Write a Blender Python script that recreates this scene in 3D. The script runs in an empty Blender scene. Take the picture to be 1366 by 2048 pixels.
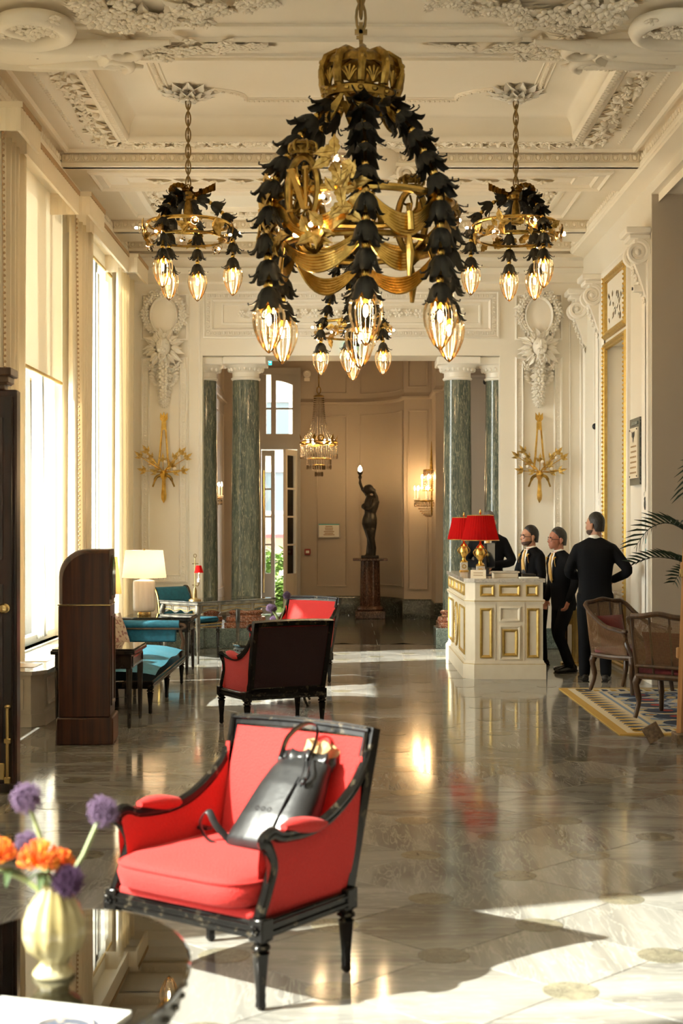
import bpy, bmesh, math, random
from math import sin, cos, pi, radians as R, sqrt, atan2, hypot
from mathutils import Vector, Matrix, Quaternion
random.seed(7)
S = bpy.context.scene
COL = S.collection
# ---------------------------------------------------------------- camera
FPX, CX, HY, EYE = 2880.0, 692.0, 1052.0, 1.6
cam = bpy.data.cameras.new('camera'); camo = bpy.data.objects.new('camera', cam); COL.objects.link(camo)
camo.location = (0, 0, EYE); camo.rotation_euler = (pi/2, 0, 0)
cam.sensor_fit = 'VERTICAL'; cam.sensor_height = 36; cam.sensor_width = 24
cam.lens = FPX/2048*36
cam.shift_x = -(CX-683)/2048; cam.shift_y = (HY-1024)/2048
cam.clip_start = .05; cam.clip_end = 400
cam.dof.use_dof = True; cam.dof.focus_distance = 13.5; cam.dof.aperture_fstop = 3.5
S.camera = camo
def at(px, py, Y):      # photograph pixel at a known distance -> metres
    return Vector(((px-CX)*Y/FPX, Y, EYE-(py-HY)*Y/FPX))
# ---------------------------------------------------------------- world, sun, exposure
W = bpy.data.worlds.new('sky'); S.world = W; W.use_nodes = True
bg = W.node_tree.nodes['Background']; bg.inputs[0].default_value = (1.0, .97, .915, 1); bg.inputs[1].default_value = 5.6
sun = bpy.data.lights.new('sun', 'SUN'); suno = bpy.data.objects.new('sun', sun); COL.objects.link(suno)
sun.energy = 12.5; sun.angle = R(.9); sun.color = (1, .94, .84)
suno.rotation_euler = Vector((.893, .30, -.848)).to_track_quat('-Z', 'Y').to_euler()
suno.location = (-12, -2, 12)
S.view_settings.view_transform = 'Standard'; S.view_settings.look = 'None'; S.view_settings.gamma = 1
S.view_settings.use_curve_mapping = False
S.cycles.max_bounces = 14; S.cycles.diffuse_bounces = 9; S.cycles.transparent_max_bounces = 24
S.view_settings.exposure = 1.42
# ---------------------------------------------------------------- materials
M = {}
def mat(name, col, rough=.5, metal=0, **k):
    m = bpy.data.materials.new(name); m.use_nodes = True; m.diffuse_color = (*col, 1)
    nt = m.node_tree; b = nt.nodes['Principled BSDF']
    b.inputs['Base Color'].default_value = (*col, 1); b.inputs['Roughness'].default_value = rough; b.inputs['Metallic'].default_value = metal
    for kk, v in k.items():
        if kk in ('noise', 'bump', 'c2', 'wave', 'scale', 'coord', 'detail', 'ramp', 'dist', 'rv'): continue
        b.inputs[kk.replace('_', ' ')].default_value = v
    c2 = k.get('c2'); bump = k.get('bump'); 
    if c2 or bump:
        tc = nt.nodes.new('ShaderNodeTexCoord'); mp = nt.nodes.new('ShaderNodeMapping')
        nt.links.new(tc.outputs[k.get('coord', 'Object')], mp.inputs[0])
        sc = k.get('scale', (6, 6, 6)); mp.inputs['Scale'].default_value = sc if isinstance(sc, tuple) else (sc,)*3
        n = nt.nodes.new('ShaderNodeTexNoise'); n.inputs['Scale'].default_value = 1; n.inputs['Detail'].default_value = k.get('detail', 5)
        n.inputs['Distortion'].default_value = k.get('dist', 0)
        nt.links.new(mp.outputs[0], n.inputs['Vector'])
        if c2:
            r = nt.nodes.new('ShaderNodeValToRGB'); lo, hi = k.get('ramp', (.35, .65))
            r.color_ramp.elements[0].position = lo; r.color_ramp.elements[1].position = hi
            r.color_ramp.elements[0].color = (*col, 1); r.color_ramp.elements[1].color = (*c2, 1)
            nt.links.new(n.outputs[0], r.inputs[0]); nt.links.new(r.outputs[0], b.inputs['Base Color'])
        if bump:
            bp = nt.nodes.new('ShaderNodeBump'); bp.inputs['Strength'].default_value = bump; bp.inputs['Distance'].default_value = .01
            nt.links.new(n.outputs[0], bp.inputs['Height']); nt.links.new(bp.outputs[0], b.inputs['Normal'])
    M[name] = m; return m
def emit(name, col, s):
    m = mat(name, col, .5); b = m.node_tree.nodes['Principled BSDF']
    b.inputs['Emission Color'].default_value = (*col, 1); b.inputs['Emission Strength'].default_value = s; return m
def thin_glass(name, tint, gloss=.08, rough=.02, fres=1.45, spec=None):
    m = bpy.data.materials.new(name); m.use_nodes = True; nt = m.node_tree; nt.nodes.clear(); M[name] = m
    m.diffuse_color = (*tint, .4)
    o = nt.nodes.new('ShaderNodeOutputMaterial'); t = nt.nodes.new('ShaderNodeBsdfTransparent'); g = nt.nodes.new('ShaderNodeBsdfGlossy')
    t.inputs[0].default_value = (*tint, 1); g.inputs['Roughness'].default_value = rough; g.inputs['Color'].default_value = (*(spec or (1, 1, 1)), 1)
    f = nt.nodes.new('ShaderNodeFresnel'); f.inputs[0].default_value = fres
    mx = nt.nodes.new('ShaderNodeMixShader'); nt.links.new(f.outputs[0], mx.inputs[0]); nt.links.new(t.outputs[0], mx.inputs[1]); nt.links.new(g.outputs[0], mx.inputs[2])
    nt.links.new(mx.outputs[0], o.inputs[0]); return m
def cloth_trans(name, col, tr, thru=0, bump=0):
    m = bpy.data.materials.new(name); m.use_nodes = True; nt = m.node_tree; nt.nodes.clear(); M[name] = m; m.diffuse_color = (*col, 1)
    o = nt.nodes.new('ShaderNodeOutputMaterial'); d = nt.nodes.new('ShaderNodeBsdfDiffuse'); t = nt.nodes.new('ShaderNodeBsdfTranslucent')
    d.inputs[0].default_value = (*col, 1); t.inputs[0].default_value = (*col, 1)
    tc = nt.nodes.new('ShaderNodeTexCoord'); n = nt.nodes.new('ShaderNodeTexNoise'); n.inputs['Scale'].default_value = 220
    nt.links.new(tc.outputs['Object'], n.inputs['Vector'])
    bp = nt.nodes.new('ShaderNodeBump'); bp.inputs['Strength'].default_value = .15; bp.inputs['Distance'].default_value = .004
    nt.links.new(n.outputs[0], bp.inputs['Height']); nt.links.new(bp.outputs[0], d.inputs['Normal'])
    mx = nt.nodes.new('ShaderNodeMixShader'); mx.inputs[0].default_value = tr
    nt.links.new(d.outputs[0], mx.inputs[1]); nt.links.new(t.outputs[0], mx.inputs[2])
    last = mx
    if thru:
        tp = nt.nodes.new('ShaderNodeBsdfTransparent'); m2 = nt.nodes.new('ShaderNodeMixShader'); m2.inputs[0].default_value = thru
        nt.links.new(mx.outputs[0], m2.inputs[1]); nt.links.new(tp.outputs[0], m2.inputs[2]); last = m2
    nt.links.new(last.outputs[0], o.inputs[0]); return m
PL = (.77, .72, .62)
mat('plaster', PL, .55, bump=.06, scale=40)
mat('plaster_ceiling', (.87, .805, .68), .6, c2=(.84, .77, .64), scale=1.3, bump=.05)
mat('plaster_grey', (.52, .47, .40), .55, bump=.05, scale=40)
mat('paint_white', (.80, .76, .68), .4, bump=.03, scale=30)
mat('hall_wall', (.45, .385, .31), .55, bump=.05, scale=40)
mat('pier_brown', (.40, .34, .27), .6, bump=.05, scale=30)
mat('hall_frame', (.40, .38, .35), .45, bump=.03, scale=30)
mat('gold', (.83, .56, .16), .26, 1, c2=(.55, .34, .07), scale=14, bump=.35)
mat('gold_bright', (.90, .63, .20), .3, 1, c2=(.78, .50, .13), scale=25, bump=.25)
mat('gold_leaf_metal', (.74, .52, .18), .34, 1, c2=(.40, .25, .06), scale=30, bump=.5)
mat('gold_dark', (.46, .29, .07), .32, 1, c2=(.20, .125, .03), scale=22, bump=.4)
mat('brass', (.72, .52, .22), .22, 1, c2=(.60, .42, .16), scale=8)
mat('gilt_paint', (.55, .38, .11), .4, .6, c2=(.45, .29, .07), scale=20)
mat('bronze_petal', (.011, .011, .009), .5, 0, c2=(.026, .024, .017), scale=18, bump=.4, Specular_IOR_Level=.3)
mat('bronze_statue', (.012, .011, .010), .38, .4, c2=(.03, .026, .02), scale=14, bump=.2)
mat('chain_metal', (.20, .14, .06), .4, .9, c2=(.32, .22, .09), scale=20)
thin_glass('bulb_glass', (.985, .945, .87), rough=.03, fres=1.3, spec=(1, .92, .78))
thin_glass('petal_glass', (.93, .84, .76), rough=.12, fres=1.7, spec=(1, .88, .76))
thin_glass('window_glass', (.93, .96, .95), fres=1.38)
thin_glass('crystal', (.88, .82, .74), rough=.03, fres=1.85)
emit('filament', (1, .73, .42), 170)
emit('tiny_filament', (1, .70, .38), 45)
emit('candle_flame', (1, .66, .30), 80)
emit('lamp_glow', (1, .60, .25), 9)
# upholstery
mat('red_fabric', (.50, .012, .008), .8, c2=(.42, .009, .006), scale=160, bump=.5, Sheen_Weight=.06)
mat('red_shaded_fabric', (.020, .004, .004), .9, c2=(.016, .003, .003), scale=160, bump=.4)  # red taken down to near black: shade on the chair backs put into the colour
mat('black_frame', (.008, .007, .006), .24, .45, c2=(.15, .12, .075), scale=26, ramp=(.56, .82), bump=.1)
mat('silver_frame', (.05, .046, .038), .34, .5, c2=(.17, .15, .115), scale=9, bump=.1)
mat('teal_velvet', (.008, .115, .165), .75, c2=(.006, .085, .125), scale=30, bump=.2, Sheen_Weight=.0)
mat('burgundy', (.16, .008, .012), .75, c2=(.12, .006, .009), scale=60, bump=.3, Sheen_Weight=.3)
mat('black_wood', (.014, .012, .010), .25, c2=(.028, .022, .017), scale=12)
mat('cushion_floral', (.60, .50, .38), .8, c2=(.28, .13, .12), scale=26, ramp=(.52, .58), bump=.2)
def wood(name, a, b, sc=(14, 14, 1.2), rough=.3):
    m = mat(name, a, rough, c2=b, scale=sc, ramp=(.38, .62), bump=.05, dist=.6); return m
wood('mahogany', (.026, .009, .005), (.075, .025, .011), (26, 26, .9), .28)
wood('walnut', (.040, .018, .007), (.085, .042, .017), (16, 16, 2), .38)
wood('dark_wood', (.014, .008, .006), (.045, .016, .009), (14, 14, 1), .3)
wood('easel_wood', (.34, .16, .05), (.46, .24, .09), (20, 20, 1), .45)
mat('carved_wood', (.07, .04, .018), .5, c2=(.16, .10, .05), scale=40, bump=.9)
mat('cane', (.22, .125, .055), .55, c2=(.17, .09, .04), scale=60)
mat('suit', (.0045, .005, .0065), .8, c2=(.006, .0065, .008), scale=300, bump=.2, Specular_IOR_Level=.12)
mat('suit_black', (.006, .006, .007), .7, bump=.2, scale=300)
mat('shoe_leather', (.006, .006, .006), .25, bump=.05, scale=40)
mat('skin', (.46, .235, .145), .5, c2=(.40, .19, .11), scale=25, Subsurface_Weight=.08)
mat('skin_ruddy', (.44, .19, .115), .5, c2=(.37, .14, .085), scale=25, Subsurface_Weight=.08)
mat('stubble', (.10, .052, .034), .7, c2=(.045, .026, .018), scale=120)
mat('hair_dark', (.010, .008, .007), .45, c2=(.022, .017, .013), scale=60, bump=.6)
mat('hair_grey', (.07, .066, .062), .5, c2=(.18, .17, .16), scale=60, bump=.6)
mat('shirt', (.80, .77, .70), .7, bump=.1, scale=80)
mat('tie_gold', (.62, .38, .09), .45, c2=(.52, .30, .06), scale=60, bump=.2, Sheen_Weight=.3)
mat('eye_white', (.75, .72, .68), .2); mat('eye_dark', (.01, .008, .006), .1); mat('lip', (.36, .12, .09), .5)
mat('black_plastic', (.010, .010, .011), .3); mat('screen_black', (.004, .004, .005), .08)
mat('leather_black', (.009, .009, .0095), .36, c2=(.018, .018, .018), scale=10, bump=.25)
mat('kraft_paper', (.52, .34, .16), .7, c2=(.40, .25, .11), scale=30, bump=.7)
mat('desk_cream', (.72, .645, .50), .38, c2=(.69, .61, .465), scale=10, bump=.03)
mat('bench_cream', (.60, .53, .42), .35, c2=(.52, .45, .35), scale=6)
cloth_trans('curtain', (.91, .83, .66), .27)
cloth_trans('braid', (.48, .34, .20), .1)
cloth_trans('pelmet_cloth', (.84, .75, .585), .08)
cloth_trans('blind', (.80, .75, .65), .26)
cloth_trans('sheer', (.72, .70, .64), .40, .45)
def shade_mat(name, col, tr, em=0):
    m = cloth_trans(name, col, tr); return m
shade_mat('shade_cream', (.70, .62, .50), .4); shade_mat('shade_amber', (.60, .36, .15), .45); shade_mat('shade_red', (.34, .008, .008), .22)
mat('lamp_ceramic', (.76, .68, .57), .18, c2=(.70, .61, .50), scale=(40, 40, 3))
mat('vase_glass', (.42, .34, .14), .12, c2=(.60, .54, .33), scale=7, Transmission_Weight=.25, Coat_Weight=.4)
thin_glass('table_glass', (.50, .53, .49), rough=.015, fres=2.1)
mat('table_base', (.46, .45, .41), .03, 1, c2=(.48, .47, .43), scale=5)
mat('allium', (.135, .082, .150), .9); mat('allium_dark', (.045, .012, .05), .8); mat('protea', (.75, .13, .015), .7); mat('protea_yellow', (.82, .36, .03), .7)
mat('stem', (.20, .24, .09), .5); mat('leaf_dark', (.05, .09, .03), .5)
mat('palm_leaf', (.009, .026, .014), .45, c2=(.018, .040, .020), scale=12)
mat('hedge_leaf', (.10, .20, .035), .6, c2=(.20, .30, .06), scale=9); mat('flower_white', (.75, .74, .62), .7)
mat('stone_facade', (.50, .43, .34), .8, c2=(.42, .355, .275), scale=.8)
mat('facade_trim', (.62, .55, .44), .8, bump=.1, scale=8)
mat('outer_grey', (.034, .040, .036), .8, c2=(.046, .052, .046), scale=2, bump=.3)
mat('pavement', (.32, .295, .26), .8, c2=(.28, .255, .22), scale=2)
mat('paper_white', (.80, .78, .72), .55); mat('paper_blue', (.07, .085, .12), .4); mat('paper_beige', (.52, .43, .32), .5)
mat('fire_red', (.30, .03, .03), .4); mat('exit_teal', (.02, .42, .42), .4); mat('terracotta', (.34, .13, .07), .7)
emit('exit_lit', (.02, .50, .50), .9); emit('exit_white', (.8, .9, .9), .9)
mat('sign_cream', (.78, .70, .55), .35); mat('letter_brown', (.35, .22, .10), .5); mat('letter_dark', (.04, .04, .035), .5)
mat('window_frame_white', (.74, .71, .64), .4, bump=.02, scale=20); mat('window_seal', (.05, .07, .08), .4)
# marbles
def marble(name, base, dark, vein, sc=(1.4, 4, 1.4), rough=.08, rand=True, spec=.5, vs=1.0):
    m = bpy.data.materials.new(name); m.use_nodes = True; nt = m.node_tree; M[name] = m; m.diffuse_color = (*base, 1)
    b = nt.nodes['Principled BSDF']; b.inputs['Roughness'].default_value = rough; b.inputs['Specular IOR Level'].default_value = spec
    tc = nt.nodes.new('ShaderNodeTexCoord'); mp = nt.nodes.new('ShaderNodeMapping'); nt.links.new(tc.outputs['Object'], mp.inputs[0]); mp.inputs['Scale'].default_value = sc
    if rand:
        oi = nt.nodes.new('ShaderNodeObjectInfo'); cmb = nt.nodes.new('ShaderNodeCombineXYZ'); mu = nt.nodes.new('ShaderNodeMath'); mu.operation = 'MULTIPLY'; mu.inputs[1].default_value = 57
        nt.links.new(oi.outputs['Random'], mu.inputs[0]); nt.links.new(mu.outputs[0], cmb.inputs[0]); nt.links.new(mu.outputs[0], cmb.inputs[1])
        nt.links.new(cmb.outputs[0], mp.inputs['Location'])
    n1 = nt.nodes.new('ShaderNodeTexNoise'); n1.inputs['Scale'].default_value = 1.5*vs; n1.inputs['Detail'].default_value = 7; n1.inputs['Distortion'].default_value = .9
    n2 = nt.nodes.new('ShaderNodeTexNoise'); n2.inputs['Scale'].default_value = 5.6*vs; n2.inputs['Detail'].default_value = 9; n2.inputs['Distortion'].default_value = 1.2
    nt.links.new(mp.outputs[0], n1.inputs['Vector']); nt.links.new(mp.outputs[0], n2.inputs['Vector'])
    r1 = nt.nodes.new('ShaderNodeValToRGB'); r1.color_ramp.elements[0].color = (*dark, 1); r1.color_ramp.elements[1].color = (*base, 1); r1.color_ramp.elements[0].position = .33; r1.color_ramp.elements[1].position = .62
    r2 = nt.nodes.new('ShaderNodeValToRGB'); e = r2.color_ramp.elements; e[0].position = .47; e[0].color = (0, 0, 0, 1); e[1].position = .50; e[1].color = (1, 1, 1, 1); x = e.new(.535); x.color = (0, 0, 0, 1)
    nt.links.new(n1.outputs[0], r1.inputs[0]); nt.links.new(n2.outputs[0], r2.inputs[0])
    mx = nt.nodes.new('ShaderNodeMixRGB'); nt.links.new(r2.outputs[0], mx.inputs[0]); nt.links.new(r1.outputs[0], mx.inputs[1]); mx.inputs[2].default_value = (*vein, 1)
    last = mx
    if rand:
        hs = nt.nodes.new('ShaderNodeHueSaturation'); mr = nt.nodes.new('ShaderNodeMapRange'); mr.inputs[3].default_value = .84; mr.inputs[4].default_value = 1.12
        nt.links.new(oi.outputs['Random'], mr.inputs[0]); nt.links.new(mr.outputs[0], hs.inputs['Value']); nt.links.new(mx.outputs[0], hs.inputs['Color']); last = hs
    nt.links.new(last.outputs[0], b.inputs['Base Color']); return m
marble('floor_marble', (.29, .28, .252), (.155, .148, .132), (.335, .322, .29), (.6, 4.2, .6), .09, True, .55, .8)
marble('disc_marble', (.215, .195, .135), (.12, .112, .082), (.30, .265, .19), (9, 9, 9), .12)
marble('green_marble', (.115, .135, .105), (.045, .062, .052), (.34, .32, .22), (7, 7, .55), .12, False, .5, 1.2)
marble('dark_marble', (.045, .055, .048), (.022, .028, .025), (.15, .16, .14), (3, 3, 3), .14, False)
marble('green_plinth', (.14, .18, .155), (.075, .10, .088), (.30, .34, .30), (5, 5, 5), .15, False)
marble('red_marble', (.30, .105, .050), (.16, .05, .028), (.60, .45, .36), (5, 5, 5), .14, False)
marble('brown_marble', (.085, .040, .026), (.04, .02, .015), (.25, .14, .10), (5, 5, 2), .2, False)
marble('white_marble', (.62, .57, .48), (.45, .41, .35), (.36, .33, .29), (3, 3, 3), .12, False)
mat('grout', (.16, .14, .115), .6)
# ---------------------------------------------------------------- mesh helpers
I4 = Matrix.Identity(4)
def TR(x=0, y=0, z=0): return Matrix.Translation((x, y, z))
def RX(a): return Matrix.Rotation(a, 4, 'X')
def RY(a): return Matrix.Rotation(a, 4, 'Y')
def RZ(a): return Matrix.Rotation(a, 4, 'Z')
def SC(x, y=None, z=None): return Matrix.Diagonal((x, x if y is None else y, x if z is None else z, 1))
def aim(p, d, up=(0, 0, 1)):        # frame at p with local +Z along d
    return Matrix.Translation(p) @ Vector(d).to_track_quat('Z', 'Y').to_matrix().to_4x4()
class MB:
    def __init__(s): s.v = []; s.f = []
    def add(s, vs, fs, m=None):
        o = len(s.v)
        s.v += [tuple(m @ Vector(p)) for p in vs] if m is not None else [tuple(p) for p in vs]
        s.f += [tuple(i+o for i in f) for f in fs]; return s
    def merge(s, o, m=None): return s.add(o.v, o.f, m)
    def box(s, x0, x1, y0, y1, z0, z1, m=None):
        return s.add([(x0,y0,z0),(x1,y0,z0),(x1,y1,z0),(x0,y1,z0),(x0,y0,z1),(x1,y0,z1),(x1,y1,z1),(x0,y1,z1)],
                     [(3,2,1,0),(4,5,6,7),(0,1,5,4),(1,2,6,5),(2,3,7,6),(3,0,4,7)], m)
    def bbox(s, x0, x1, y0, y1, z0, z1, b=.01, m=None):   # box with chamfered edges
        vs = []; 
        def ring(z, d): return [(x0+d+b*(d==0),y0+d,z),(x1-d-b*(d==0),y0+d,z),(x1-d,y0+d+b*(d==0),z),(x1-d,y1-d-b*(d==0),z),(x1-d-b*(d==0),y1-d,z),(x0+d+b*(d==0),y1-d,z),(x0+d,y1-d-b*(d==0),z),(x0+d,y0+d+b*(d==0),z)]
        rs = [ring(z0, b), ring(z0+b, 0), ring(z1-b, 0), ring(z1, b)]
        for r in rs: vs += r
        fs = [tuple(range(7, -1, -1)), tuple(range(24, 32))]
        for k in range(3):
            for i in range(8): j = (i+1) % 8; fs.append((k*8+i, k*8+j, k*8+8+j, k*8+8+i))
        return s.add(vs, fs, m)
    def grid(s, rows, closed=False, m=None, caps=False):     # rows of points -> quads; closed = rows wrap
        n = len(rows[0]); vs = [p for r in rows for p in r]; fs = []
        for k in range(len(rows)-1):
            for i in range(n if closed else n-1):
                j = (i+1) % n; fs.append((k*n+i, k*n+j, (k+1)*n+j, (k+1)*n+i))
        if caps:
            fs.append(tuple(range(n-1, -1, -1))); o = (len(rows)-1)*n; fs.append(tuple(range(o, o+n)))
        return s.add(vs, fs, m)
    def lathe(s, prof, seg=16, m=None, caps=True, a0=0, flute=0, nfl=8):
        rows = []
        for r, z in prof:
            rows.append([((r*(1+flute*cos(nfl*2*pi*i/seg)))*cos(a0+2*pi*i/seg), (r*(1+flute*cos(nfl*2*pi*i/seg)))*sin(a0+2*pi*i/seg), z) for i in range(seg)])
        return s.grid(rows, True, m, caps)
    def tube(s, pts, r, seg=8, closed=False, m=None, caps=True, flat=None):
        pts = [Vector(p) for p in pts]; n = len(pts); rows = []; up = None
        for i in range(n):
            if closed: d = pts[(i+1) % n]-pts[i-1]
            else: d = pts[min(i+1, n-1)]-pts[max(i-1, 0)]
            if d.length < 1e-9: d = Vector((0, 0, 1))
            d.normalize()
            if up is None:
                up = Vector((0, 0, 1)) if abs(d.z) < .9 else Vector((0, 1, 0))
            a = up-d*up.dot(d)
            if a.length < 1e-6: a = Vector((1, 0, 0))-d*d.x
            a.normalize(); up = a; b = d.cross(a)
            ra = r[i] if isinstance(r, (list, tuple)) else r
            ra2 = ra*(flat or 1)
            rows.append([tuple(pts[i]+a*ra*cos(2*pi*k/seg)+b*ra2*sin(2*pi*k/seg)) for k in range(seg)])
        if closed: rows.append(rows[0])
        return s.grid(rows, True, m, caps and not closed)
    def loft(s, secs, seg=14, m=None, caps=True):    # secs: (center, rx, ry, [Matrix or None]) in XY planes
        rows = []
        for c in secs:
            ctr, rx, ry = c[0], c[1], c[2]; q = c[3] if len(c) > 3 else None; e = c[4] if len(c) > 4 else 1
            row = []
            for i in range(seg):
                a = 2*pi*i/seg; ca, sa = cos(a), sin(a)
                p = Vector((rx*math.copysign(abs(ca)**e, ca), ry*math.copysign(abs(sa)**e, sa), 0))
                if q is not None: p = q @ p
                row.append(tuple(Vector(ctr)+p))
            rows.append(row)
        return s.grid(rows, True, m, caps)
    def ball(s, c, r, seg=10, rings=6, m=None):
        if not isinstance(r, (tuple, list)): r = (r, r, r)
        rows = [[(c[0]+r[0]*max(sin(pi*k/rings), .02)*cos(2*pi*i/seg), c[1]+r[1]*max(sin(pi*k/rings), .02)*sin(2*pi*i/seg), c[2]-r[2]*cos(pi*k/rings)) for i in range(seg)] for k in range(rings+1)]
        return s.grid(rows, True, m, True)
    def prism(s, poly, z0, z1, m=None):              # polygon in XY extruded along Z
        n = len(poly); vs = [(x, y, z0) for x, y in poly]+[(x, y, z1) for x, y in poly]
        fs = [tuple(range(n-1, -1, -1)), tuple(range(n, 2*n))]+[(i, (i+1) % n, n+(i+1) % n, n+i) for i in range(n)]
        return s.add(vs, fs, m)
    def frame(s, x0, x1, y0, y1, prof, m=None):      # mitred moulding on a rectangle in local XY, relief along +Z; prof: (inset, height)
        rows = [[(x0+d, y0+d, h), (x1-d, y0+d, h), (x1-d, y1-d, h), (x0+d, y1-d, h)] for d, h in prof]
        return s.grid(rows, True, m)
    def extr(s, prof, y0, y1, m=None):               # open/closed profile (x,z) extruded along Y
        rows = [[(x, y, z) for x, z in prof] for y in (y0, y1)]
        return s.grid(rows, True, m, True)
    def leaf(s, L, w, m=None, curl=.25, lobes=3, thick=.004, cup=.2):   # acanthus / maple like leaf along +X, face +Z
        n = 4*lobes; up = []; lo = []
        for i in range(n+1):
            t = i/n; ww = w*sin(pi*min(1, t*1.02)**.75)*(0.72+.28*abs(cos(pi*lobes*t))) if 0 < t < 1 else .001
            z = -curl*L*t*t; up.append((L*t, ww, z+cup*ww)); lo.append((L*t, -ww, z+cup*ww))
        mid = [(L*i/n, 0, -curl*L*(i/n)**2) for i in range(n+1)]
        rows = [up, mid, lo]; bot = [[(x, y, z-thick) for x, y, z in r] for r in rows]
        return s.grid(rows, m=m).grid(bot[::-1], m=m)
    def flower(s, r, m=None, petals=6, h=.4):        # relief rosette on local XY, +Z out
        for i in range(petals):
            a = 2*pi*i/petals; s.ball((0, 0, 0), 1, 6, 4, (m or I4) @ RZ(a) @ TR(r*.55, 0, r*h*.5) @ RY(-.35) @ SC(r*.48, r*.34, r*.22))
        return s.ball((0, 0, r*h*.8), r*.26, 6, 4, m)
    def build(s, name, mt, parent=None, ang=40, loc=None, kind=None, label=None):
        me = bpy.data.meshes.new(name); me.from_pydata(s.v, [], s.f); me.update()
        bm = bmesh.new(); bm.from_mesh(me); bmesh.ops.recalc_face_normals(bm, faces=bm.faces); bm.to_mesh(me); bm.free()
        if ang:
            me.shade_smooth(); me.set_sharp_from_angle(angle=R(ang))
        me.materials.append(M[mt]); o = bpy.data.objects.new(name, me); COL.objects.link(o)
        if parent is not None: o.parent = parent
        if loc: o.location = loc
        if kind: o['kind'] = kind
        if label: o['label'] = label
        return o
def part(name, me, mt, parent, mtx=None, kind=None):      # another object sharing mesh data
    o = bpy.data.objects.new(name, me); COL.objects.link(o); o.parent = parent
    if mtx is not None: o.matrix_local = mtx
    if kind: o['kind'] = kind
    return o
def tag(o, label, cat, group=None):
    o['label'] = label; o['category'] = cat
    if group: o['group'] = group
    return o
def thing(name, label, cat, loc=(0, 0, 0), rz=0, group=None):
    o = bpy.data.objects.new(name, None); COL.objects.link(o); o.empty_display_size = .1; o.location = loc; o.rotation_euler = (0, 0, rz)
    return tag(o, label, cat, group)
def struct(name, label=None, loc=(0, 0, 0)):
    o = bpy.data.objects.new(name, None); COL.objects.link(o); o.location = loc; o['kind'] = 'structure'
    if label: o['label'] = label
    return o
def sstruct(o, label=None):
    o['kind'] = 'structure'
    if label: o['label'] = label
    return o
def copy_tree(o, parent=None):
    c = o.copy(); COL.objects.link(c)
    if parent is not None: c.parent = parent
    for ch in [x for x in bpy.data.objects if x.parent == o]: copy_tree(ch, c)
    return c
def remesh(o, vox, smooth=2, fac=.5):
    m = o.modifiers.new('remesh', 'REMESH'); m.mode = 'VOXEL'; m.voxel_size = vox; m.use_smooth_shade = True
    if smooth:
        k = o.modifiers.new('smooth', 'SMOOTH'); k.iterations = smooth; k.factor = fac
    return o
def subsurf(o, n=1):
    m = o.modifiers.new('sub', 'SUBSURF'); m.levels = n; m.render_levels = n; return o
def lerp(a, b, t): return a+(b-a)*t
def spline(pts, n=8):       # Catmull-Rom through points
    P = [Vector(p) for p in pts]; P = [P[0]*2-P[1]]+P+[P[-1]*2-P[-2]]; out = []
    for i in range(1, len(P)-2):
        for k in range(n):
            t = k/n; a, b, c, d = P[i-1], P[i], P[i+1], P[i+2]
            out.append(.5*((2*b)+(c-a)*t+(2*a-5*b+4*c-d)*t*t+(3*b-a-3*c+d)*t**3))
    return out+[P[-2]]
# ================================================================ STRUCTURE
XL, XR, YW, YB = -2.95, 3.08, 18.75, -4.0
XC = .045
def WBm(Y): return Matrix(((1,0,0,0),(0,0,-1,Y),(0,1,0,0),(0,0,0,1)))      # local xy -> X,Z facing -Y
def WRm(X): return Matrix(((0,0,-1,X),(1,0,0,0),(0,1,0,0),(0,0,0,1)))      # local xy -> Y,Z facing -X
def WLm(X): return Matrix(((0,0,1,X),(1,0,0,0),(0,1,0,0),(0,0,0,1)))       # facing +X
def WDm(Z): return Matrix(((1,0,0,0),(0,1,0,0),(0,0,-1,Z),(0,0,0,1)))      # local xy -> X,Y facing down
def line_frame(p0, p1, up, out):
    p0 = Vector(p0); p1 = Vector(p1); x = (p1-p0).normalized(); u = Vector(up); o = Vector(out)
    return Matrix(((x.x,u.x,o.x,p0.x),(x.y,u.y,o.y,p0.y),(x.z,u.z,o.z,p0.z),(0,0,0,1))), (p1-p0).length
def eggs(mb, p0, p1, up, out, pitch, h, d=None):
    m, L = line_frame(p0, p1, up, out); n = max(1, int(L/pitch)); q = L/n; d = d or h*.3
    for i in range(n):
        c = m @ TR(q*(i+.5), 0, 0)
        mb.ball((0, 0, 0), (q*.26, h*.42, d), 6, 4, c)
        mb.tube([(-q*.40, h*.46, d*.4), (-q*.38, -h*.1, d*.5), (-q*.2, -h*.42, d*.45), (q*.2, -h*.42, d*.45), (q*.38, -h*.1, d*.5), (q*.40, h*.46, d*.4)], q*.055, 4, m=c)
        mb.box(q*.47, q*.53, -h*.45, h*.45, 0, d*.7, c)
def beads(mb, p0, p1, up, out, pitch, r):
    m, L = line_frame(p0, p1, up, out); n = int(L/pitch)
    for i in range(n): mb.ball((0, 0, 0), r, 6, 4, m @ TR((i+.5)*L/n, 0, 0))
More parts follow.
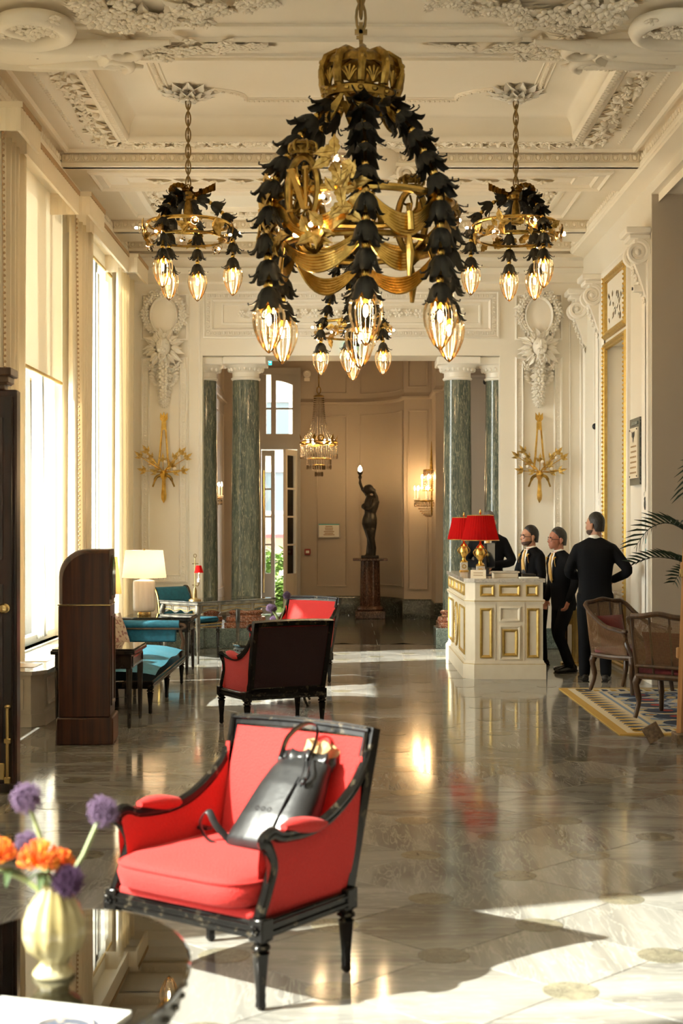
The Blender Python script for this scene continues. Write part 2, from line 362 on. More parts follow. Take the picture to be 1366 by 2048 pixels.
def leafband(mb, p0, p1, up, out, w, dens=9, d=.03):
    m, L = line_frame(p0, p1, up, out); n = int(L*dens)
    for i in range(n):
        x = (i+.5)*L/n; sgn = 1 if i % 2 else -1
        mb.leaf(w*random.uniform(.55, .8), w*.24, m @ TR(x, sgn*w*random.uniform(.0, .2), d*.35) @ RZ(sgn*random.uniform(.5, 1.2)+(pi if random.random() < .3 else 0)) @ RY(-.15), .15, 3, d*.5, .5)
        if i % 2 == 0: mb.flower(w*random.uniform(.17, .26), m @ TR(x+random.uniform(-.3, .3)/dens, random.uniform(-.25, .25)*w, d*.3), random.choice((5, 6)), .7)
        mb.ball((0, 0, 0), 1, 6, 4, m @ TR(x, random.uniform(-.4, .4)*w, d*.3) @ RZ(random.uniform(0, 3)) @ SC(w*.2, w*.11, d*.9))
# ---------------------------------------------------------------- floor
floor = struct('floor', 'polished grey marble floor of diagonal tiles with round inlays at the corners')
mb = MB(); mb.box(XL-.4, XR+5.5, YB, YW+.7, -.12, -.006); mb.box(-2.3, 2.4, YW+.7, 26.4, -.12, -.006); mb.build('floor_bed', 'grout', floor, 0)
A, X0, Y0 = .409, .3645, 5.364
hd = A-.0022
def diamond(h, z0=-.010, z1=0, b=.0022):
    k = MB(); k.grid([[(h,0,z0),(0,h,z0),(-h,0,z0),(0,-h,z0)], [(h,0,z1-b),(0,h,z1-b),(-h,0,z1-b),(0,-h,z1-b)], [(h-b,0,z1),(0,h-b,z1),(-h+b,0,z1),(0,-h+b,z1)]], True)
    k.f.append((8, 9, 10, 11)); return k
t0 = diamond(hd).build('tile', 'floor_marble', floor, 0)
dm = MB(); dm.lathe([(.098, -.004), (.098, .0006), (.0955, .0016)], 22); d0 = dm.build('inlay', 'disc_marble', floor, 15)
tiles = []; discs = []
for i in range(-10, 16):
    for j in range(-22, 52):
        x, y = X0+A*i, Y0+A*j
        if not (YB+.3 < y < YW+.55): continue
        if not (XL+.1 < x < XR+1.6): continue
        inside = XL+A < x < XR+1.2 and y < YW-A+.75
        vis = abs((x-.02)) < .2375*y+.45 and y > 4.0
        (tiles if (i+j) % 2 else discs).append((0 if vis and x < 3.6 else 1, y, x))
def lay(lst, base, name, mt, spin):
    vis = sorted([q for q in lst if q[0] == 0], key=lambda q: q[1])[:300]; rest = [q for q in lst if q not in set(vis)]
    for k, (_, y, x) in enumerate(vis):
        o = base if k == 0 else part(name, base.data, mt, floor)
        o.location = (x, y, 0); o.rotation_euler = (0, 0, random.randrange(4)*pi/2 if spin else random.random()*6)
    return rest
rt = lay(tiles, t0, 'tile', 'floor_marble', True); rd = lay(discs, d0, 'inlay', 'disc_marble', False)
mb = MB()
for _, y, x in rt: mb.merge(diamond(hd), TR(x, y, 0))
mb.build('tile_field', 'floor_marble', floor, 0, kind='stuff')
mb = MB()
for _, y, x in rd: mb.merge(dm, TR(x, y, 0))
mb.build('inlay_field', 'disc_marble', floor, 0, kind='stuff')
mb = MB()                                   # entrance hall: dark and light stone courses
for k in range(8):
    for c in range(6): mb.box(-2.2+c*.75+(.37 if k % 2 else 0)-.37, -2.2+c*.75+(.37 if k % 2 else 0)+.372, YW+.72+k*.86, YW+.72+k*.86+.852, -.006, 0)
mb.build('hall_paving', 'dark_marble', floor, 0)
# ---------------------------------------------------------------- left wall with windows
wl = struct('wall_left', 'cream window wall with tall openings')
wins = [(-2.6, -.5), (0.0, 4.85), (8.9, 11.3), (12.0, 14.97), (15.75, 18.15)]
ZS, ZT = .46, 5.0
mb = MB(); ys = [YB]+[v for w in wins for v in w]+[YW+.4]
for k in range(0, len(ys), 2): mb.box(XL-.30, XL, ys[k], ys[k+1], 0, 5.6)
for a, b in wins: mb.box(XL-.30, XL, a, b, 0, ZS); mb.box(XL-.30, XL, a, b, ZT, 5.6)
mb.build('masonry', 'plaster', wl, 0)
for n, (a, b) in enumerate(wins):
    w = struct('window_%d' % (n+1), 'tall white framed window in the left wall', (0, 0, 0))
    k = MB(); X = XL-.12
    k.box(X-.05, X+.05, a, a+.07, ZS, ZT); k.box(X-.05, X+.05, b-.07, b, ZS, ZT); k.box(X-.047, X+.047, a+.002, b-.002, ZS+.001, ZS+.08); k.box(X-.047, X+.047, a+.002, b-.002, ZT-.08, ZT-.001)
    k.build('window_frame', 'window_frame_white', w, 0)
    m3 = 3 if n == 1 else 2
    for q in range(1, m3):
        y = lerp(a, b, q/m3)
        if n == 3: y = b-.62
        if n == 4: y = b-.75
        MB().box(X-.045, X+.045, y-.04, y+.04, ZS+.08, ZT-.08).build('mullion', 'window_frame_white', w, 0)
        MB().box(X+.046, X+.052, y-.012, y+.012, ZS+.08, ZT-.08).build('window_seal', 'window_seal', w, 0)
    y0 = a+.07
    for q in range(1, m3+1):
        y1 = (b-.07 if q == m3 else (b-.62 if n == 3 else b-.75 if n == 4 else lerp(a, b, q/m3)))
        MB().box(X-.006, X+.006, y0, y1, ZS+.08, ZT-.08).build('pane', 'window_glass', w, 0); y0 = y1
    if n > 2:
        MB().box(X-.09, XL+.03, a, b, ZS-.03, ZS).build('window_sill', 'paint_white', w, 0)
# ---------------------------------------------------------------- back, near and right walls
sstruct(MB().box(XL-.3, XR+5.5, YB-.2, YB, 0, 5.6).build('wall_near', 'plaster', None, 0))
wr = struct('wall_right', 'cream panelled wall on the right ending at the lounge opening')
YP = 14.52
AL0, AL1 = 15.72, 17.02            # alcove
mb = MB(); mb.box(XR, XR+.9, YP, AL0, 0, 4.95); mb.box(XR, XR+.9, AL1, YW+.4, 0, 4.95); mb.box(XR, XR+.9, AL0, AL1, 3.72, 4.95); mb.box(XR+.35, XR+.9, AL0, AL1, 0, 3.72)
mb.box(XR, XR+.9, YB, YW+.4, 4.95, 5.6)
mb.build('masonry', 'plaster', wr, 0)
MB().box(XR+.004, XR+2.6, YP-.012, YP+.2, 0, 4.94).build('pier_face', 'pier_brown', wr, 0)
mb = MB(); m = WRm(XR)
for y0, y1 in ((YP+.02, YP+.30), (17.25, 17.55)):   # pilaster strips
    mb.frame(y0, y1, .35, 4.35, [(0, 0), (0, .03), (.03, .045), (.05, .02), (.09, .02)], m)
mb.frame(17.75, 18.6, .5, 4.5, [(0, 0), (.0, .02), (.03, .03), (.05, .0)], m)
mb.frame(AL0-.14, AL1+.14, .0, 4.62, [(0, 0), (0, .035), (.03, .045), (.06, .02), (.08, .02)], m)
mb.build('wall_moulding', 'paint_white', wr)
mb = MB(); gp = [(0, 0), (0, .03), (.02, .05), (.04, .05), (.055, .03), (.075, .035), (.08, .0)]
mb.frame(AL0-.03, AL1+.03, 3.80, 4.54, gp, m)
mb.frame(AL0-.03, AL1+.03, .02, 3.75, gp, m); mb.build('gilt_frame', 'gilt_paint', wr, label='gilded picture-rail frame')
mb = MB()
for a, b, c in ((AL0+.01, 3.80, 4.54), (AL1-.01, 3.80, 4.54), (AL0+.01, .05, 3.72), (AL1-.01, .05, 3.72)):
    beads(mb, (XR-.052, a, b), (XR-.052, a, c), (0, 1, 0), (-1, 0, 0), .05, .014)
mb.build('gilt_beads', 'gold_bright', wr, kind='stuff')
mb = MB(); 
for k in range(26):      # faint relief drawing in the overdoor
    y = random.uniform(AL0+.15, AL1-.15); z = random.uniform(3.9, 4.25); mb.leaf(.09, .03, m @ TR(y, z, .008) @ RZ(random.uniform(.8, 2.4)), .1, 2, .006, .3)
mb.build('overdoor_relief', 'plaster', wr)
mb = MB(); mb.box(XR+.30, XR+.352, AL0+.06, AL1-.06, .06, 3.66); mb.box(XR+.28, XR+.31, AL0+.06, AL1-.06, 2.10, 2.115); mb.build('alcove_panel', 'plaster', wr, 0)
mb = MB(); mb.box(XR+.05, XR+.35, AL0+.05, AL1-.05, .80, .84); mb.build('alcove_shelf', 'white_marble', wr, 0)
mb = MB(); mb.box(XR+.09, XR+.35, AL0+.08, AL1-.08, 0, .80)
for q in range(2):
    y = lerp(AL0+.1, AL1-.1, q/2); mb.frame(y+.04, y+.50, .12, .72, [(0, 0), (0, .012), (.02, .016), (.03, 0)], WRm(XR+.09))
mb.build('alcove_cabinet', 'desk_cream', wr)
# console capitals (scroll brackets) at the pilaster heads
def console(X, Y0, Y1, z, w=.18):
    k = MB(); mm = Matrix(((0,0,-1,X),(1,0,0,0),(0,1,0,0),(0,0,0,1)))
    yc = (Y0+Y1)/2
    k.bbox(X-.26, X, Y0-.03, Y1+.03, z-.07, z, .012); k.bbox(X-.22, X, Y0, Y1, z-.12, z-.07, .01)
    def spiral(cx, cz, r0, turns, n, s=1): return [(cx+s*(r0*(1-.85*i/n))*cos(2*pi*turns*i/n+pi/2), cz+(r0*(1-.85*i/n))*sin(2*pi*turns*i/n+pi/2)) for i in range(n+1)]
    for yy in (Y0+.03, Y1-.03):
        p = spiral(X-.13, z-.25, .125, 1.9, 40, -1); k.tube([(a, yy, b) for a, b in p], [.034-.018*i/40 for i in range(41)], 6)
        k.ball((X-.13, yy, z-.25), .035, 8, 5)
    k.box(X-.16, X, Y0+.02, Y1-.02, z-.36, z-.12)
    body = [(X-.16, z-.36), (X-.10, z-.52), (X-.05, z-.68), (X, z-.74), (X, z-.30)]
    k.extr(body, Y0+.03, Y1-.03)
    for q in range(5):
        zz = z-.42-q*.075; k.flower(.055-.004*q, Matrix(((0,0,-1,X-.13+q*.026),(1,0,0,yc),(0,1,0,zz),(0,0,0,1))), 6, .8)
        k.leaf(.10, .04, Matrix(((0,0,-1,X-.10+q*.022),(1,0,0,yc),(0,1,0,zz),(0,0,0,1))) @ RZ(-pi/2+random.uniform(-.5, .5)), .2, 3, .01, .4)
    for q in range(10):
        k.leaf(.11, .035, Matrix(((0,0,-1,X-.17),(1,0,0,yc),(0,1,0,z-.28),(0,0,0,1))) @ RZ(2*pi*q/10), .4, 3, .01, .4)
    return k
for (a, b) in ((YP+.02, YP+.32), (17.25, 17.55), (18.35, 18.6)):
    console(XR+.0, a, b, 4.62).build('scroll_console', 'paint_white', wr)
# side lounge beyond the opening
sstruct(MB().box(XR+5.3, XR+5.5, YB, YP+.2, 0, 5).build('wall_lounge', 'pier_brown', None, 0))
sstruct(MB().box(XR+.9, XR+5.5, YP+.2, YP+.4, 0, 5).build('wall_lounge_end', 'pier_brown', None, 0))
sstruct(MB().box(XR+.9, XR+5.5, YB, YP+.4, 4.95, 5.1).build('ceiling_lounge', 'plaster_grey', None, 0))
# ---------------------------------------------------------------- far wall with the columned opening
wb = struct('wall_back', 'cream stucco end wall with a wide opening between green columns')
OX0, OX1, OZ = -1.87, 2.005, 3.82
mb = MB(); mb.box(XL, OX0, YW, YW+.62, 0, 5.6); mb.box(OX1, XR, YW, YW+.62, 0, 5.6); mb.box(OX0, OX1, YW, YW+.62, OZ, 5.6); mb.build('masonry', 'plaster', wb, 0)
for a, b in ((XL, OX0+.02), (OX1-.02, XR)): MB().bbox(a, b, YW-.03, YW+.64, 0, .27, .01).build('marble_skirting', 'green_plinth', wb)
m = WBm(YW)
mb = MB(); fp = [(0, 0), (0, .03), (.02, .04), (.035, .022), (.10, .022), (.115, .035), (.13, .02), (.14, 0)]
mb.frame(OX0+.01, OX1-.01, 4.04, 4.66, fp, m); mb.frame(OX0+.25, OX1-.25, 4.22, 4.50, [(0, 0), (0, .012), (.02, .016), (.03, 0)], m); mb.build('frieze_panel', 'paint_white', wb)
mb = MB()
zc = .085
for (x0, x1, z0, z1) in ((OX0+.01, OX1-.01, 4.04, 4.66),):
    eggs(mb, (x0+.06, YW-.024, z1-.067), (x1-.06, YW-.024, z1-.067), (0, 0, 1), (0, -1, 0), .062, .055); eggs(mb, (x0+.06, YW-.024, z0+.067), (x1-.06, YW-.024, z0+.067), (0, 0, 1), (0, -1, 0), .062, .055)
    eggs(mb, (x0+.067, YW-.024, z0+.06), (x0+.067, YW-.024, z1-.06), (1, 0, 0), (0, -1, 0), .062, .055); eggs(mb, (x1-.067, YW-.024, z0+.06), (x1-.067, YW-.024, z1-.06), (1, 0, 0), (0, -1, 0), .062, .055)
mb.build('frieze_eggs', 'paint_white', wb, kind='stuff')
mb = MB()
for k in range(22):
    x = lerp(OX0+.45, OX1-.45, (k+.5)/22); mb.flower(.07 if k % 2 else .055, m @ TR(x, 4.36+.015*sin(k*1.3), .02), 6, .7); mb.leaf(.14, .04, m @ TR(x, 4.36, .015) @ RZ(random.choice((.4, -.4, 2.7, 3.5))), .2, 3, .012, .5)
mb.build('frieze_garland', 'paint_white', wb)
def lion(k, m):          # lion mask, local xy plane, +z out
    k.ball((0, .02, .05), (.095, .12, .085), 12, 8, m); k.ball((0, -.045, .115), (.055, .05, .055), 10, 6, m)      # skull, muzzle
    k.ball((0, -.015, .155), (.028, .02, .02), 8, 5, m); k.ball((0, .035, .115), (.022, .07, .035), 8, 5, m)
    for s in (-1, 1):
        k.ball((s*.045, .045, .105), (.03, .014, .02), 8, 5, m); k.ball((s*.03, -.045, .15), (.03, .026, .025), 8, 5, m); k.ball((s*.085, .10, .05), (.028, .03, .025), 8, 5, m)
    k.ball((0, -.105, .09), (.035, .028, .035), 8, 5, m)
    for i in range(26):
        a = 2*pi*i/26; r = .10+.02*(i % 2); k.leaf(.13+.03*(i % 3), .035, m @ TR(r*cos(a), .01+r*sin(a), .05) @ RZ(a+.15*sin(i*2)), .25, 2, .02, .5)
    k.tube([(.045*cos(t), -.115+.05*sin(t), .13) for t in [2*pi*i/16 for i in range(16)]], .011, 5, True, m)
def side_panel(xa, xb, name):
    m = WBm(YW) @ SC(1, 1, 1.4); xc = (xa+xb)/2; k = MB()
    k.frame(xa, xb, 4.02, 4.62, [(0, 0), (0, .014), (.02, .02), (.03, -.012)], m); k.frame(xa, xb, .86, 3.80, [(0, 0), (0, .025), (.018, .035), (.03, .018), (.085, .018), (.10, .03), (.115, .0)], m)
    k.build('stucco_frame', 'paint_white', wb)
    k = MB()
    for x in (xa+.057, xb-.057): eggs(k, (x, YW-.02, .92), (x, YW-.02, 3.74), (1, 0, 0), (0, -1, 0), .062, .05)
    for z in (.917, 3.743): eggs(k, (xa+.07, YW-.02, z), (xb-.07, YW-.02, z), (0, 0, 1), (0, -1, 0), .062, .05)
    k.build('stucco_eggs', 'paint_white', wb, kind='stuff')
    m = WBm(YW) @ SC(1, 1, 1.75)
    k = MB(); cz = 4.33            # oval shield with garland
    rows = []
    for q, h in ((1.16, 0), (1.14, .05), (1.06, .065), (1.0, .045), (.96, .03), (.5, .042), (.02, .045)): rows.append([(xc+.165*q*cos(t), cz+.225*q*sin(t), h) for t in [2*pi*i/32 for i in range(32)]])
    k.grid(rows, True, m)
    for s in (-1, 1):
        for i in range(13):
            t = pi/2-.35-s*0-i*.165; x = xc+s*.245*cos(t-.1)*1.0; z = cz+.27*sin(t)
            if z < 4.06: z = 4.06+random.random()*.05
            k.flower(random.uniform(.045, .065), m @ TR(x, z, .02), 6, .8)
            for q in range(2): k.leaf(.10, .035, m @ TR(x, z, .03) @ RZ(random.uniform(0, 6.28)), .3, 3, .012, .5)
        k.tube([(xc+s*(.03+.11*t), 4.60+.05*sin(3*t), .045) for t in [i/10 for i in range(11)]], [.022-.014*i/10 for i in range(11)], 5, m=m)
        k.tube([(xc+s*(.15+.035*cos(a)*(1-i/18)), 4.615+.035*sin(a)*(1-i/18), .05) for i, a in enumerate([.5*j for j in range(17)])], .011, 5, m=m)
    k.flower(.06, m @ TR(xc, 4.60, .04), 8, .8)
    k.build('oval_cartouche', 'paint_white', wb, 50)
    k = MB(); lion(k, m @ TR(xc, 3.90, .02)); k.build('lion_mask', 'paint_white', wb, 60)
    k = MB()
    for i, (z, r) in enumerate(((3.66, .10), (3.55, .10), (3.44, .10), (3.34, .085), (3.25, .075), (3.19, .05))):
        k.flower(r*.75, m @ TR(xc, z, .03), 7, .8)
        for q in range(7): k.leaf(r*1.25, r*.4, m @ TR(xc, z, .03) @ RZ(-pi/2+(q-3)*.5), .3, 3, .014, .5)
    for s in (-1, 1):
        for i in range(7):
            t = i/6; k.leaf(.09, .03, m @ TR(xc+s*(.08+.12*sin(t*2.6)), 3.72-.26*t, .02) @ RZ(-1.2*s-pi/2), .3, 3, .012, .5)
        k.flower(.05, m @ TR(xc+s*.17, 3.66, .02), 6, .8); k.tube([(xc+s*(.02+.18*t), 3.74-.10*sin(pi*t), .03) for t in [i/10 for i in range(11)]], .016, 5, m=m)
    k.build('flower_drop', 'paint_white', wb, 50)
side_panel(-2.67, -2.06, 'l'); side_panel(2.20, 2.815, 'r')
mb = MB(); mb.frame(2.90, 3.07, .5, 4.7, [(0, 0), (.0, .018), (.015, .018), (.03, 0)], m); mb.frame(-2.93, -2.76, .5, 4.7, [(0, 0), (.0, .018), (.015, .018), (.03, 0)], m)
mb.frame(OX0-.19, -1.90, .5, 4.62, [(0, 0), (.0, .01), (.01, .01), (.02, 0)], m)
mb.build('edge_moulding', 'paint_white', wb)
# ---------------------------------------------------------------- ceiling
ce = struct('ceiling', 'ornate stucco ceiling with coffers, egg and dart bands and garlands')
ZC = 5.165                      # lowest line of cornice
Y1, Y1b, Y2, Y2b = 14.32, 15.34, 17.49, 18.05
YN = 10.90
CL, CR = -2.82, 2.91
mb = MB()
# flat soffits
mb.box(XL-.3, XR, YB, 9.0, 5.33, 5.6)                       # near bay
mb.box(XL-.3, XR, 9.0, YN, ZC, 5.6)                         # near beam
mb.box(XL-.3, XR, Y1, Y1b, ZC, 5.7); mb.box(XL-.3, XR, Y2, Y2b, ZC, 5.7)
mb.build('beam', 'plaster_ceiling', ce, 0)
k0x, k1x, k0y, k1y = -2.07, 2.16, 11.45, 13.75              # coffer of the first bay
ZF, ZP = 5.33, 5.57
mb = MB()
def slab_with_hole(mb, x0, x1, y0, y1, a, b, c, d, z, t=.3):
    mb.box(x0, a, y0, y1, z, z+t); mb.box(b, x1, y0, y1, z, z+t); mb.box(a, b, y0, c, z, z+t); mb.box(a, b, d, y1, z, z+t)
slab_with_hole(mb, XL, XR, YN, Y1, k0x, k1x, k0y, k1y, ZF, .4)
mb.build('soffit', 'plaster_ceiling', ce, 0)
mb = MB(); cove = [(.004, ZF-.002)]+[(.004+.266*(1-cos(t)), ZF+.03+(ZP-ZF-.03)*sin(t)) for t in [i*pi/16 for i in range(9)]]
mb.grid([[(k0x+d, k0y+d, z), (k1x-d, k0y+d, z), (k1x-d, k1y-d, z), (k0x+d, k1y-d, z)] for d, z in cove], True)
mb.build('cove', 'plaster_ceiling', ce, 50)
MB().box(k0x, k1x, k0y, k1y, ZP, ZP+.1).build('ceiling_panel', 'plaster_ceiling', ce, 0)
mb = MB(); md = WDm(ZF)
mb.frame(k0x-.14, k1x+.14, k0y-.14, k1y+.14, [(0, 0), (0, .02), (.02, .035), (.05, .035), (.06, .055), (.12, .055), (.14, .02), (.14, 0)], md)
mb.frame(k0x-.36, k1x+.36, k0y-.36, k1y+.36, [(0, 0), (0, .02), (.012, .025), (.02, .01), (.02, 0)], md)
mb.frame(CL+.03, CR-.03, YN+.03, Y1-.03, [(0, 0), (0, .03), (.03, .03), (.05, .0)], md)
mb.build('coffer_moulding', 'plaster_ceiling', ce)
mb = MB()
def ring_eggs(mb, x0, x1, y0, y1, z, pitch, h, fn=eggs, near=True):
    segs = [((x0, y1, z), (x1, y1, z), (0, 1, 0)), ((x0, y0, z), (x0, y1, z), (1, 0, 0)), ((x1, y0, z), (x1, y1, z), (1, 0, 0))]
    for p0, p1, up in segs: fn(mb, p0, p1, up, (0, 0, -1), pitch, h)
ring_eggs(mb, k0x-.05, k1x+.05, k0y-.05, k1y+.05, ZF-.05, .075, .06)
mb.build('coffer_eggs', 'plaster_ceiling', ce, kind='stuff')
mb = MB()
for p0, p1, up in (((k0x-.30, k1y+.26, ZF), (k1x+.30, k1y+.26, ZF), (0, 1, 0)), ((k0x-.26, k0y, ZF), (k0x-.26, k1y+.15, ZF), (1, 0, 0)), ((k1x+.26, k0y, ZF), (k1x+.26, k1y+.15, ZF), (1, 0, 0))):
    leafband(mb, p0, p1, up, (0, 0, -1), .21, 12, .045)
mb.build('leaf_garland_band', 'plaster_ceiling', ce, 50)
mb = MB()
for x in (k0x-.50, k1x+.50): beads(mb, (x, YN+.3, ZF), (x, k1y+.3, ZF), (1, 0, 0), (0, 0, -1), .06, .021)
mb.build('bead_strip', 'plaster_ceiling', ce, kind='stuff')
# ceiling panel border with concave corners round the two rosettes
def panel_path(off):
    x0, x1, y0, y1 = k0x+.36+off, k1x-.36-off, k0y+.30+off, k1y-.30-off
    rx, ry = .78-off, .40-off*.6; P = []
    P += [(x0, y0), (x0, y1-ry)]
    P += [(x0+.08+(rx-.08)*sin(t), y1-ry*cos(t)*1.0) for t in [i*pi/2/9 for i in range(10)]][0:0]
    P += [(x0+rx*.12, y1-ry)]+[(x0+rx*(.12+.88*sin(t)), y1-ry+ry*.78*(1-cos(t))) for t in [i*pi/2/9 for i in range(1, 10)]]+[(x0+rx, y1)]
    Q = [(x1-(x-x0), y) for x, y in P][::-1]
    return P+Q
mb = MB()
for off, r in ((0, .014), (.05, .022), (.10, .012)):
    mb.tube([(x, y, ZP) for x, y in panel_path(off)], r, 6, True)
mb.build('panel_border', 'plaster_ceiling', ce)
mb = MB()
pp = panel_path(.05)
for a, b in zip(pp, pp[1:]):
    L = hypot(b[0]-a[0], b[1]-a[1]); n = int(L/.045)
    for i in range(n): mb.ball((lerp(a[0], b[0], (i+.5)/n), lerp(a[1], b[1], (i+.5)/n), ZP-.02), (.02, .02, .012), 5, 4)
mb.build('panel_border_leaves', 'plaster_ceiling', ce, kind='stuff')
for x in (-1.44, 1.55):
    mb = MB(); mm = WDm(ZP) @ TR(x, 13.14, 0)
    for q in range(12): mb.leaf(.25, .07, mm @ RZ(2*pi*q/12+.1) @ TR(.04, 0, .03), .10, 3, .02, .5)
    for q in range(10): mb.leaf(.15, .05, mm @ RZ(2*pi*q/10) @ TR(.02, 0, .07), .15, 3, .02, .5)
    mb.flower(.09, mm @ TR(0, 0, .05), 8, .8); mb.build('ceiling_rosette', 'paint_white', ce, 50)
# cornices: egg and dart round every bay
def cornice_bay(y0, y1, zb, both=False):
    k = MB(); e = MB(); d = .13
    prof = [(0, 0), (0, .035), (.02, .045), (.03, .12), (.05, .13), (.05, .17)]       # (back from inner line, height)
    for (x, s) in ((CL, -1), (CR, 1)):
        rows = [[(x+s*q, y, zb+h) for q, h in prof] for y in (y0, y1)]; k.grid(rows)
        rows = [[(x+s*.0, y, zb), (x+s*.24, y, zb)] for y in (y0, y1)]; k.grid(rows)
        rows = [[(x+s*.02, y, zb-.05), (x+s*.24, y, zb-.12), (x+s*.24, y, zb-.3)] for y in (y0, y1)]; k.grid(rows); k.grid([[(x+s*.0, y, zb), (x+s*.02, y, zb-.05)] for y in (y0, y1)])
        eggs(e, (x+s*.022, y0, zb+.085), (x+s*.022, y1, zb+.085), (0, 0, 1), (-s, 0, 0), .095, .075)
        beads(e, (x+s*.015, y0, zb-.02), (x+s*.015, y1, zb-.02), (0, 0, 1), (-s, 0, 0), .04, .012)
    rows = [[(x, y1-.06+q, zb+h) for q, h in prof] for x in (CL, CR)]; k.grid(rows); k.grid([[(x, y1-.06, zb), (x, y1+.05, zb)] for x in (CL, CR)])
    eggs(e, (CL, y1-.038, zb+.085), (CR, y1-.038, zb+.085), (0, 0, 1), (0, -1, 0), .095, .075)
    k.build('cornice', 'plaster_ceiling', ce); e.build('cornice_eggs', 'plaster_ceiling', ce, kind='stuff')
cornice_bay(9.0, Y1, ZC); cornice_bay(Y1b, Y2, ZC); cornice_bay(Y2b, YW-.02, ZC)
k = MB()
for (x, s) in ((CL, -1), (CR, 1)):
    for a, b in ((Y1, Y1b), (Y2, Y2b)): k.grid([[(x+s*.24, y, ZC-.3), (x+s*.24, y, ZC-.12), (x+s*.02, y, ZC-.05), (x, y, ZC-.001), (x+s*.24, y, ZC-.001)] for y in (a, b)])
k.build('beam_bracket', 'plaster_ceiling', ce)
# picture-rail under the cornice on the end wall
k = MB(); pr = [(0, ZC-.02), (.10, ZC-.04), (.13, ZC-.09), (.05, ZC-.12), (.04, ZC-.20), (.09, ZC-.22), (.03, ZC-.26), (0, ZC-.28)]
k.grid([[(x, YW-q, z) for q, z in pr] for x in (XL, XR)]); pr2 = [(0, 4.80), (.035, 4.80), (.035, 4.77), (0, 4.75)]; k.grid([[(x, YW-q, z) for q, z in pr2] for x in (XL, XR)])
k.build('wall_cornice', 'plaster', wb)
# beam soffit panels and the second bay
k = MB(); mz = WDm(ZC); k.frame(CL+.22, CR-.22, Y1+.12, Y1b-.14, [(0, 0), (0, .02), (.03, .04), (.05, .015), (.11, .015), (.13, .03), (.15, 0)], mz); k.frame(CL+.55, CR-.55, Y1+.34, Y1b-.36, [(0, 0), (0, .015), (.02, .02), (.03, 0)], mz)
k.frame(CL+.3, CR-.3, 10.22, 10.55, [(0, 0), (0, .02), (.03, .03), (.05, 0)], mz); k.frame(CL+.1, CR-.1, 9.1, YN-.01, [(0, 0), (0, .02), (.02, .02), (.03, 0)], mz)
k.build('beam_panel', 'plaster_ceiling', ce)
k = MB()
for y in (Y1+.20, Y1b-.22): leafband(k, (CL+.3, y, ZC), (CR-.3, y, ZC), (0, 1, 0), (0, 0, -1), .08, 14, .022)
for i in range(15): x = lerp(CL+.75, CR-.75, (i+.5)/15); k.flower(.06, mz @ TR(x, (Y1+Y1b)/2, .0), 7, .8); k.leaf(.15, .05, mz @ TR(x, (Y1+Y1b)/2, .01) @ RZ(.3), .1, 3, .015, .5); k.leaf(.15, .05, mz @ TR(x, (Y1+Y1b)/2, .01) @ RZ(3.4), .1, 3, .015, .5)
k.build('beam_leaves', 'plaster_ceiling', ce, 50)
MB().box(XL, XR, Y1b, Y2, ZF-.02, ZF+.3).build('rear_bay_soffit', 'plaster_ceiling', ce, 0); MB().box(XL, XR, Y2b, YW, ZF-.02, ZF+.3).build('end_bay_soffit', 'plaster_ceiling', ce, 0)
k = MB(); mz = WDm(ZF-.02); k.frame(CL+.3, CR-.3, Y1b+.15, Y2-.25, [(0, 0), (0, .02), (.02, .03), (.04, 0)], mz); k.frame(CL+.5, CR-.5, Y1b+.30, Y2-.40, [(0, 0), (0, .03), (.03, .05), (.08, .05), (.10, .02), (.28, .02), (.31, .05), (.34, 0)], mz); k.build('rear_bay_moulding', 'plaster_ceiling', ce)
k = MB()
for p0, p1, up in (((CL+.6, Y2-.59, ZF-.04), (CR-.6, Y2-.59, ZF-.04), (0, 1, 0)), ((CL+.69, Y1b+.4, ZF-.04), (CL+.69, Y2-.5, ZF-.04), (1, 0, 0)), ((CR-.69, Y1b+.4, ZF-.04), (CR-.69, Y2-.5, ZF-.04), (1, 0, 0))): leafband(k, p0, p1, up, (0, 0, -1), .17, 12, .035)
eggs(k, (CL+.55, Y2-.44, ZF-.07), (CR-.55, Y2-.44, ZF-.07), (0, 1, 0), (0, 0, -1), .07, .05)
k.build('rear_bay_garland', 'plaster_ceiling', ce, 50)
# big shell cartouche hanging on the beam over the middle of the rear bay
k = MB(); mm = Matrix(((1,0,0,.37),(0,0,-1,Y1+.10),(0,1,0,ZC+.02),(0,0,0,1)))
for i in range(15): a = pi*(-.08+1.16*i/14); k.leaf(.40, .075, mm @ RZ(a) @ TR(.05, 0, .12), .25, 4, .03, .5)
k.ball((0, .06, .12), (.16, .20, .08), 14, 8, mm)
for s in (-1, 1):
    k.tube([(s*(.22+.10*(1-i/24)*cos(.42*i)), -.10+.10*(1-i/24)*sin(.42*i), .13) for i in range(25)], [.035-.02*i/24 for i in range(25)], 6, m=mm)
    for q in range(8): k.leaf(.18, .05, mm @ TR(s*(.30+.05*q), -.02+.02*q, .06) @ RZ(random.uniform(0, 6)), .3, 3, .02, .5)
k.build('shell_cartouche', 'plaster_ceiling', ce, 50)
